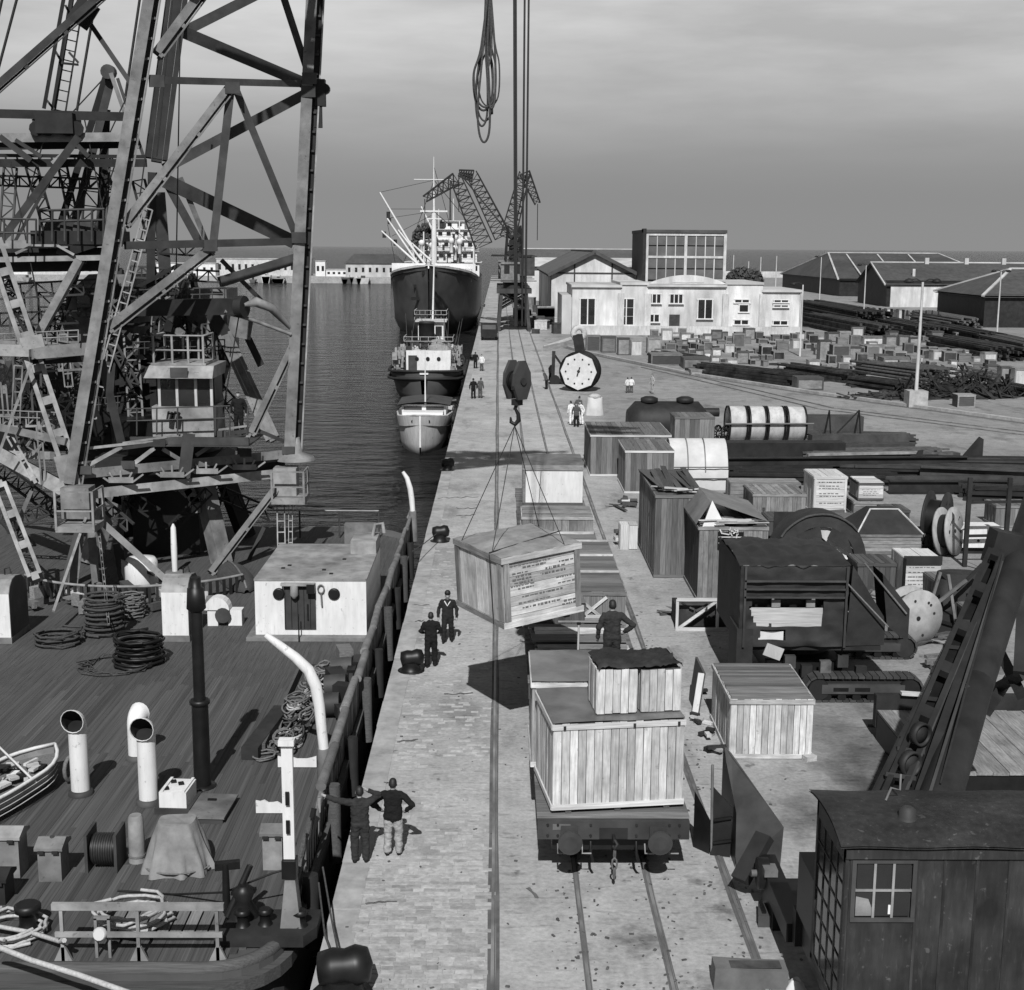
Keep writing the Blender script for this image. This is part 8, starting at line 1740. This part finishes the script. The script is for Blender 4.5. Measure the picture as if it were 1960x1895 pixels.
# boom
yb0, yb1 = 20.2, 27.0
def bm_(name, a, b, wd, m, kind='box', dep=None):
    return member(name, a, b, wd, m, kind, dep, RC)
def bmw(name, a, b, wd, m, kind='box', dep=None):
    o = member(name, a, b, wd, m, kind, dep, RC); o.matrix_parent_inverse = RC.matrix_basis.inverted(); return o
MB().cyl(T(1785, 1570, yb0), T(1868, 1310, yb0 + 3.4), .35, .31, 14).build('boom_lower', 'steel_dark', RC, True)
MB().cyl(T(1862, 1330, yb0 + 3.3), T(1985, 960, yb0 + 8), .31, .29, 16).build('boom_tube', 'steel_dark', RC, True)
bmw('boom_flange', (1738, 1575, yb0), (1915, 1070, yb0 + 6.2), .14, 'steel_dark'); bmw('boom_rail', (1765, 1565, yb0 - .3), (1918, 1075, yb0 + 5.8), .05, 'steel_mid')
bmw('boom_ladder', (1690, 1560, yb0), (1905, 1060, yb0 + 6.2), .34, 'steel_dark', 'ladder', .2); bmw('boom_rail', (1660, 1545, yb0 + .2), (1888, 1080, yb0 + 6.2), .1, 'steel_dark', 'slot'); bmw('boom_rail', (1712, 1570, yb0 - .2), (1900, 1110, yb0 + 5.6), .05, 'steel_mid')
MB().box(T(1930, 1052, yb0 + 6.5), (.8, .5, .7), Matrix.Rotation(.2, 3, 'Y')).build('boom_head', 'steel_dark', RC, True)
for u, v, r in ((1762, 1405, .2), (1742, 1462, .22)): MB().lathe([(r * .8, -.06), (r, -.07), (r, .07), (r * .8, .06), (r * .8, -.06)], T(u, v, yb0 + (1600 - v) / 170 + .1), (.5, -.85, 0), 20, cap=False).lathe([(.03, -.05), (r * .8, -.02), (r * .8, .02), (.03, .05)], T(u, v, yb0 + (1600 - v) / 170 + .1), (.5, -.85, 0), 20).build('sheave', 'steel_dark', RC, True)
for i in range(9):
    f = i / 9; bmw('boom_stay', (1672 + 200 * f, 1530 - 440 * f, yb0 + 6 * f), (1735 + 155 * f, 1540 - 450 * f, yb0 + 6 * f), .07, 'steel_dark')
for u0, v0, u1, v1 in ((1940, 1080, 1905, 1260), (1905, 1230, 1955, 1330), (1930, 1300, 1890, 1360), (1960, 1100, 1950, 1290), (1880, 1330, 1960, 1290)): bmw('rear_brace', (u0, v0, yb0 + 8), (u1, v1, yb0 + 6), .22, 'steel_dark')
bmw('boom_web', (1725, 1560, yb0 + .3), (1910, 1075, yb0 + 6.6), .55, 'iron_black', 'box', .05)
for i in range(len(edges) - 1): MB().bx(edges[i + 1] - .02, edges[i + 1] + .02, yc0 - .012, yc0 - .004, z0, ze - .17).build('cover_strip', 'cab_paint', RC, True)
bmw('boom_rope', (1800, 1500, yb0 + .3), (1920, 1060, yb0 + 6), .03, 'wire')
MB().box(T(1835, 1330, yb0 + 3), (.3, .3, .5), Matrix.Rotation(.4, 3, 'Y')).build('boom_bracket', 'steel_mid', RC, True)

# ================================================================ people
import numpy as np
def capsule(k, p, q, r0, r1, n=10):
    p = Vector(p); q = Vector(q); d = q - p; L_ = max(d.length, 1e-4); d = d / L_
    prof = [(r0 * math.sin(a), -r0 * math.cos(a)) for a in (.25, .6, 1.0, 1.57)] + [(r1 * math.sin(a), L_ + r1 * math.cos(a)) for a in (1.57, 1.0, .6, .25)]
    k.lathe(prof, p, d if d.length > .5 else (0, 0, 1), n)
def person(label, loc, rz=0.0, le=(-.30, -.03, 1.12), lw=(-.30, .06, .88), re=(.30, -.03, 1.12), rw=(.30, .06, .88), cols=('cloth_navy', 'cloth_navy', 'leather'), step=.0, cap=False, vox=.022, lean=0.0, head=(0, 0), fingers=False, h=1.70, hold=None, group=None, tie=None, cat='person'):
    caps = []                                    # (p, q, r0, r1, material index)
    SK, HR, JK, TR, SH = 0, 1, 2, 3, 4
    ln = lambda p: (p[0], p[1] + lean * max(0, p[2] - .9), p[2])
    def c(p, q, r0, r1, m, lf=True): caps.append((ln(p) if lf else p, ln(q) if lf else q, r0, r1, m))
    c((-.075, 0, .9), (.075, 0, .9), .1, .1, TR)
    for x0, x1 in ((-.085, -.105), (0, 0), (.085, .105)): c((x0, 0, .87), (x0 * .9, .0, 1.08), .122, .112, JK); c((x0 * .9, 0, 1.08), (x1, .0, 1.34), .112, .1, JK)
    c((-.14, 0, 1.37), (.14, 0, 1.37), .08, .08, JK); c((-.09, 0, 1.41), (0, .0, 1.45), .06, .058, JK); c((.09, 0, 1.41), (0, .0, 1.45), .06, .058, JK)
    c((0, .0, 1.44), (0, .015, 1.52), .053, .05, SK)
    hx, hy = head; hc = Vector((hx, .03 + hy, 1.60))
    c(hc + Vector((0, -.01, -.045)), hc + Vector((0, -.005, .03)), .075, .088, SK); c(hc + Vector((0, .035, -.07)), hc + Vector((0, .045, -.02)), .045, .05, SK)
    c(hc + Vector((0, .088, -.02)), hc + Vector((0, .1, -.035)), .012, .016, SK)
    for s in (-1, 1): c(hc + Vector((s * .086, -.01, -.01)), hc + Vector((s * .088, -.012, -.04)), .014, .011, SK)
    c(hc + Vector((0, -.035, .0)), hc + Vector((0, -.01, .05)), .082, .085, HR)
    if cap: c(hc + Vector((0, -.01, .075)), hc + Vector((0, .02, .09)), .105, .1, HR)
    for s in (-1, 1):
        y = step * s
        c((s * .09, 0, .88), (s * .11, .02 + y * .5, .5), .112, .09, TR); c((s * .11, .02 + y * .5, .5), (s * .12, -.02 + y, .12), .09, .082, TR)
        c((s * .12, -.05 + y, .045), (s * .135, .12 + y, .04), .045, .04, SH)
    for s, e, w_ in ((-1, le, lw), (1, re, rw)):
        sh = (s * .185, 0, 1.375); c(sh, e, .078, .064, JK); c(e, w_, .064, .05, JK)
        d = (Vector(w_) - Vector(e)).normalized(); hp = Vector(w_) + d * .05; c(w_, hp, .034, .036, SK); c(hp, hp + d * .03, .036, .034, SK)
        side = d.cross(Vector((0, 1, .2))).normalized()
        if fingers:
            for i, l_ in enumerate((.065, .078, .072, .055)):
                o = hp + side * (.03 - i * .02) + d * .03; m1 = o + d * l_ * .55; c(o, m1, .0105, .010, SK); c(m1, m1 + (d + Vector((-s * .4, .25, 0))).normalized() * l_ * .5, .010, .0085, SK)
            o = hp + side * .03 - d * .02; c(o, o + (side + d * .5).normalized() * .055, .013, .010, SK)
        else: c(hp, hp + d * .08, .03, .02, SK); c(hp, hp + side * .04 + d * .04, .015, .012, SK)
    k = MB()
    for a in caps: capsule(k, a[0], a[1], a[2], a[3], 12 if vox < .02 else 8)
    me = k.mesh('person_raw', 'skin'); ob_ = bpy.data.objects.new('person_raw', me); COL.objects.link(ob_)
    rm = ob_.modifiers.new('r', 'REMESH'); rm.mode = 'VOXEL'; rm.voxel_size = vox
    sm_ = ob_.modifiers.new('s', 'SMOOTH'); sm_.factor = .5; sm_.iterations = 5 if vox < .02 else 2
    dg = bpy.context.evaluated_depsgraph_get(); body = bpy.data.meshes.new_from_object(ob_.evaluated_get(dg)); bpy.data.objects.remove(ob_); bpy.data.meshes.remove(me)
    body.name = 'person'; body.materials.clear()
    for m in ('skin', 'hair', cols[0], cols[1], cols[2]): body.materials.append(MATS[m])
    nf = len(body.polygons); ce = np.zeros(nf * 3, 'f'); body.polygons.foreach_get('center', ce); ce = ce.reshape(-1, 3); best = np.full(nf, 9.); mi = np.zeros(nf, 'i')
    for p, q, r0, r1, m in caps:
        p = np.array(p); q = np.array(q); d = q - p; t_ = np.clip(((ce - p) @ d) / max(1e-9, d @ d), 0, 1); ds = np.linalg.norm(ce - (p + t_[:, None] * d), axis=1) - (r0 + (r1 - r0) * t_)
        up = ds < best; best[up] = ds[up]; mi[up] = m
    nv = len(body.vertices); co = np.zeros(nv * 3, 'f'); no = np.zeros(nv * 3, 'f'); body.vertices.foreach_get('co', co); body.vertices.foreach_get('normal', no); co = co.reshape(-1, 3); no = no.reshape(-1, 3)
    cl_ = np.zeros(nv, bool); lt_ = np.zeros(nf, 'i'); body.polygons.foreach_get('loop_total', lt_); lv_ = np.zeros(len(body.loops), 'i'); body.loops.foreach_get('vertex_index', lv_)
    cl_[lv_[np.repeat((mi == JK) | (mi == TR), lt_)]] = True
    ph_ = (loc[0] * 3.7) % 9; am = np.zeros(nv, 'f')
    for vi in np.nonzero(cl_)[0]:
        x, y, z = (float(t_) for t_ in co[vi]); am[vi] = .020 * mnoise.noise(Vector((x * 7 + ph_, y * 7, z * 11))) + .010 * mnoise.noise(Vector((x * 17 + ph_, y * 17, z * 24)))
    body.vertices.foreach_set('co', (co + no * am[:, None]).ravel())
    body.polygons.foreach_set('material_index', mi); body.polygons.foreach_set('use_smooth', np.ones(nf, bool)); body.update()
    o = bpy.data.objects.new('person', body); COL.objects.link(o); o.location = loc; o.rotation_euler = (0, 0, rz); o.scale = (h / 1.72,) * 3
    tag(o, label, cat, group)
    if tie: 
        kk = MB(); kk.tube([(-.1, .095, 1.42), (-.04, .125, 1.33), (0, .135, 1.26), (.04, .125, 1.33), (.1, .095, 1.42)], .018, 6); kk.build('collar', tie, o)
    return o
def at(u, v, z=0.0): p = P(u, v, z); return (p.x, p.y, z)
HIPS = dict(le=(-.44, -.1, 1.19), lw=(-.30, .03, 1.02), re=(.44, -.1, 1.19), rw=(.30, .03, 1.02))
person('man in dark overalls leaning one arm on the barge rail, hand at his head', at(690, 1650), .1, le=(-.45, .0, 1.42), lw=(-.68, .05, 1.5), re=(.42, .06, 1.50), rw=(.2, .03, 1.62), cols=('cloth_blue', 'cloth_blue', 'leather'), vox=.0115, fingers=True, lean=-.05, h=1.64)
person('man in black jacket and grey trousers, hands on hips, at the quay edge', at(753, 1636), -.08, cols=('cloth_dark', 'cloth_grey', 'leather'), vox=.0115, fingers=True, h=1.66, step=.02, **HIPS)
person('man in dark suit walking away near the black bollard', at(825, 1276), .05, le=(-.31, .02, 1.12), lw=(-.22, .22, 1.02), re=(.31, .02, 1.12), rw=(.24, .2, 1.02), cols=('cloth_dark', 'cloth_dark', 'leather'), vox=.014, step=.08, h=1.68)
person('sailor with white collar walking toward us beside the lifted crate', at(857, 1229), math.pi - .05, cols=('cloth_navy', 'cloth_navy', 'leather'), vox=.014, step=.1, h=1.66, tie='cloth_white', cap=True)
person('man in overalls standing on the crates of the nearest wagon', (P(1170, 1293, 3.28).x, P(1170, 1293, 3.28).y, 3.28), .1, le=(-.30, -.02, 1.12), lw=(-.31, .05, .9), re=(.45, -.1, 1.17), rw=(.30, .03, 1.0), cols=('cloth_blue', 'cloth_blue', 'leather'), vox=.0125, fingers=True, step=.03, h=1.68)
GN = 'men farther down the quay'
person('man in black, left of a pair beside the tug', at(906, 763), .2, cols=('cloth_dark', 'cloth_dark', 'leather'), group=GN); person('man in grey overalls, right of a pair beside the tug', at(919, 762), -.6, cols=('cloth_mid', 'cloth_mid', 'leather'), group=GN, lean=.15)
person('man in black standing farther up by the tug wheelhouse', at(910, 705), .3, cols=('cloth_dark', 'cloth_dark', 'leather'), group=GN); person('man in white shirt standing with the farther pair', at(922, 710), 2.6, cols=('cloth_white', 'cloth_mid', 'leather'), group=GN)
person('man crouched at work left of the octagonal drum', at(1046, 745), 1.2, cols=('cloth_mid', 'cloth_dark', 'leather'), lean=.5, group=GN); person('man bending beside the small jib crane', at(1053, 728), -1.0, cols=('cloth_dark', 'cloth_dark', 'leather'), lean=.35, group=GN)
person('worker in white shirt, left of three by the white sack', at(1094, 813), .6, cols=('cloth_white', 'cloth_white', 'leather'), group=GN, lean=.15); person('worker in dark vest, middle of three by the white sack', at(1103, 817), 2.9, cols=('cloth_mid', 'cloth_dark', 'leather'), group=GN, lean=.1); person('worker in white shirt, right of three by the white sack', at(1113, 813), 2.2, cols=('cloth_white', 'cloth_white', 'leather'), group=GN, lean=.2)
person('dark haired worker bending over behind the three by the sack', at(1106, 803), -.5, cols=('cloth_mid', 'cloth_white', 'leather'), group=GN, lean=.3)
person('child in white, left of two on the open yard', at(1201, 752), .5, cols=('cloth_white', 'cloth_mid', 'leather'), h=1.35, group=GN); person('child in white, right of two on the open yard', at(1208, 752), -.4, cols=('cloth_white', 'cloth_mid', 'leather'), h=1.38, group=GN)
person('man in pale clothes standing alone on the open yard', at(1248, 753), 2.0, cols=('cloth_grey', 'cloth_grey', 'leather'), group=GN)
cp_ = T(458, 832, 53.5); person('dark figure on the walkway beside the crane cab', (cp_.x, cp_.y, cp_.z), math.pi, cols=('cloth_dark', 'cloth_dark', 'leather'), h=1.7)
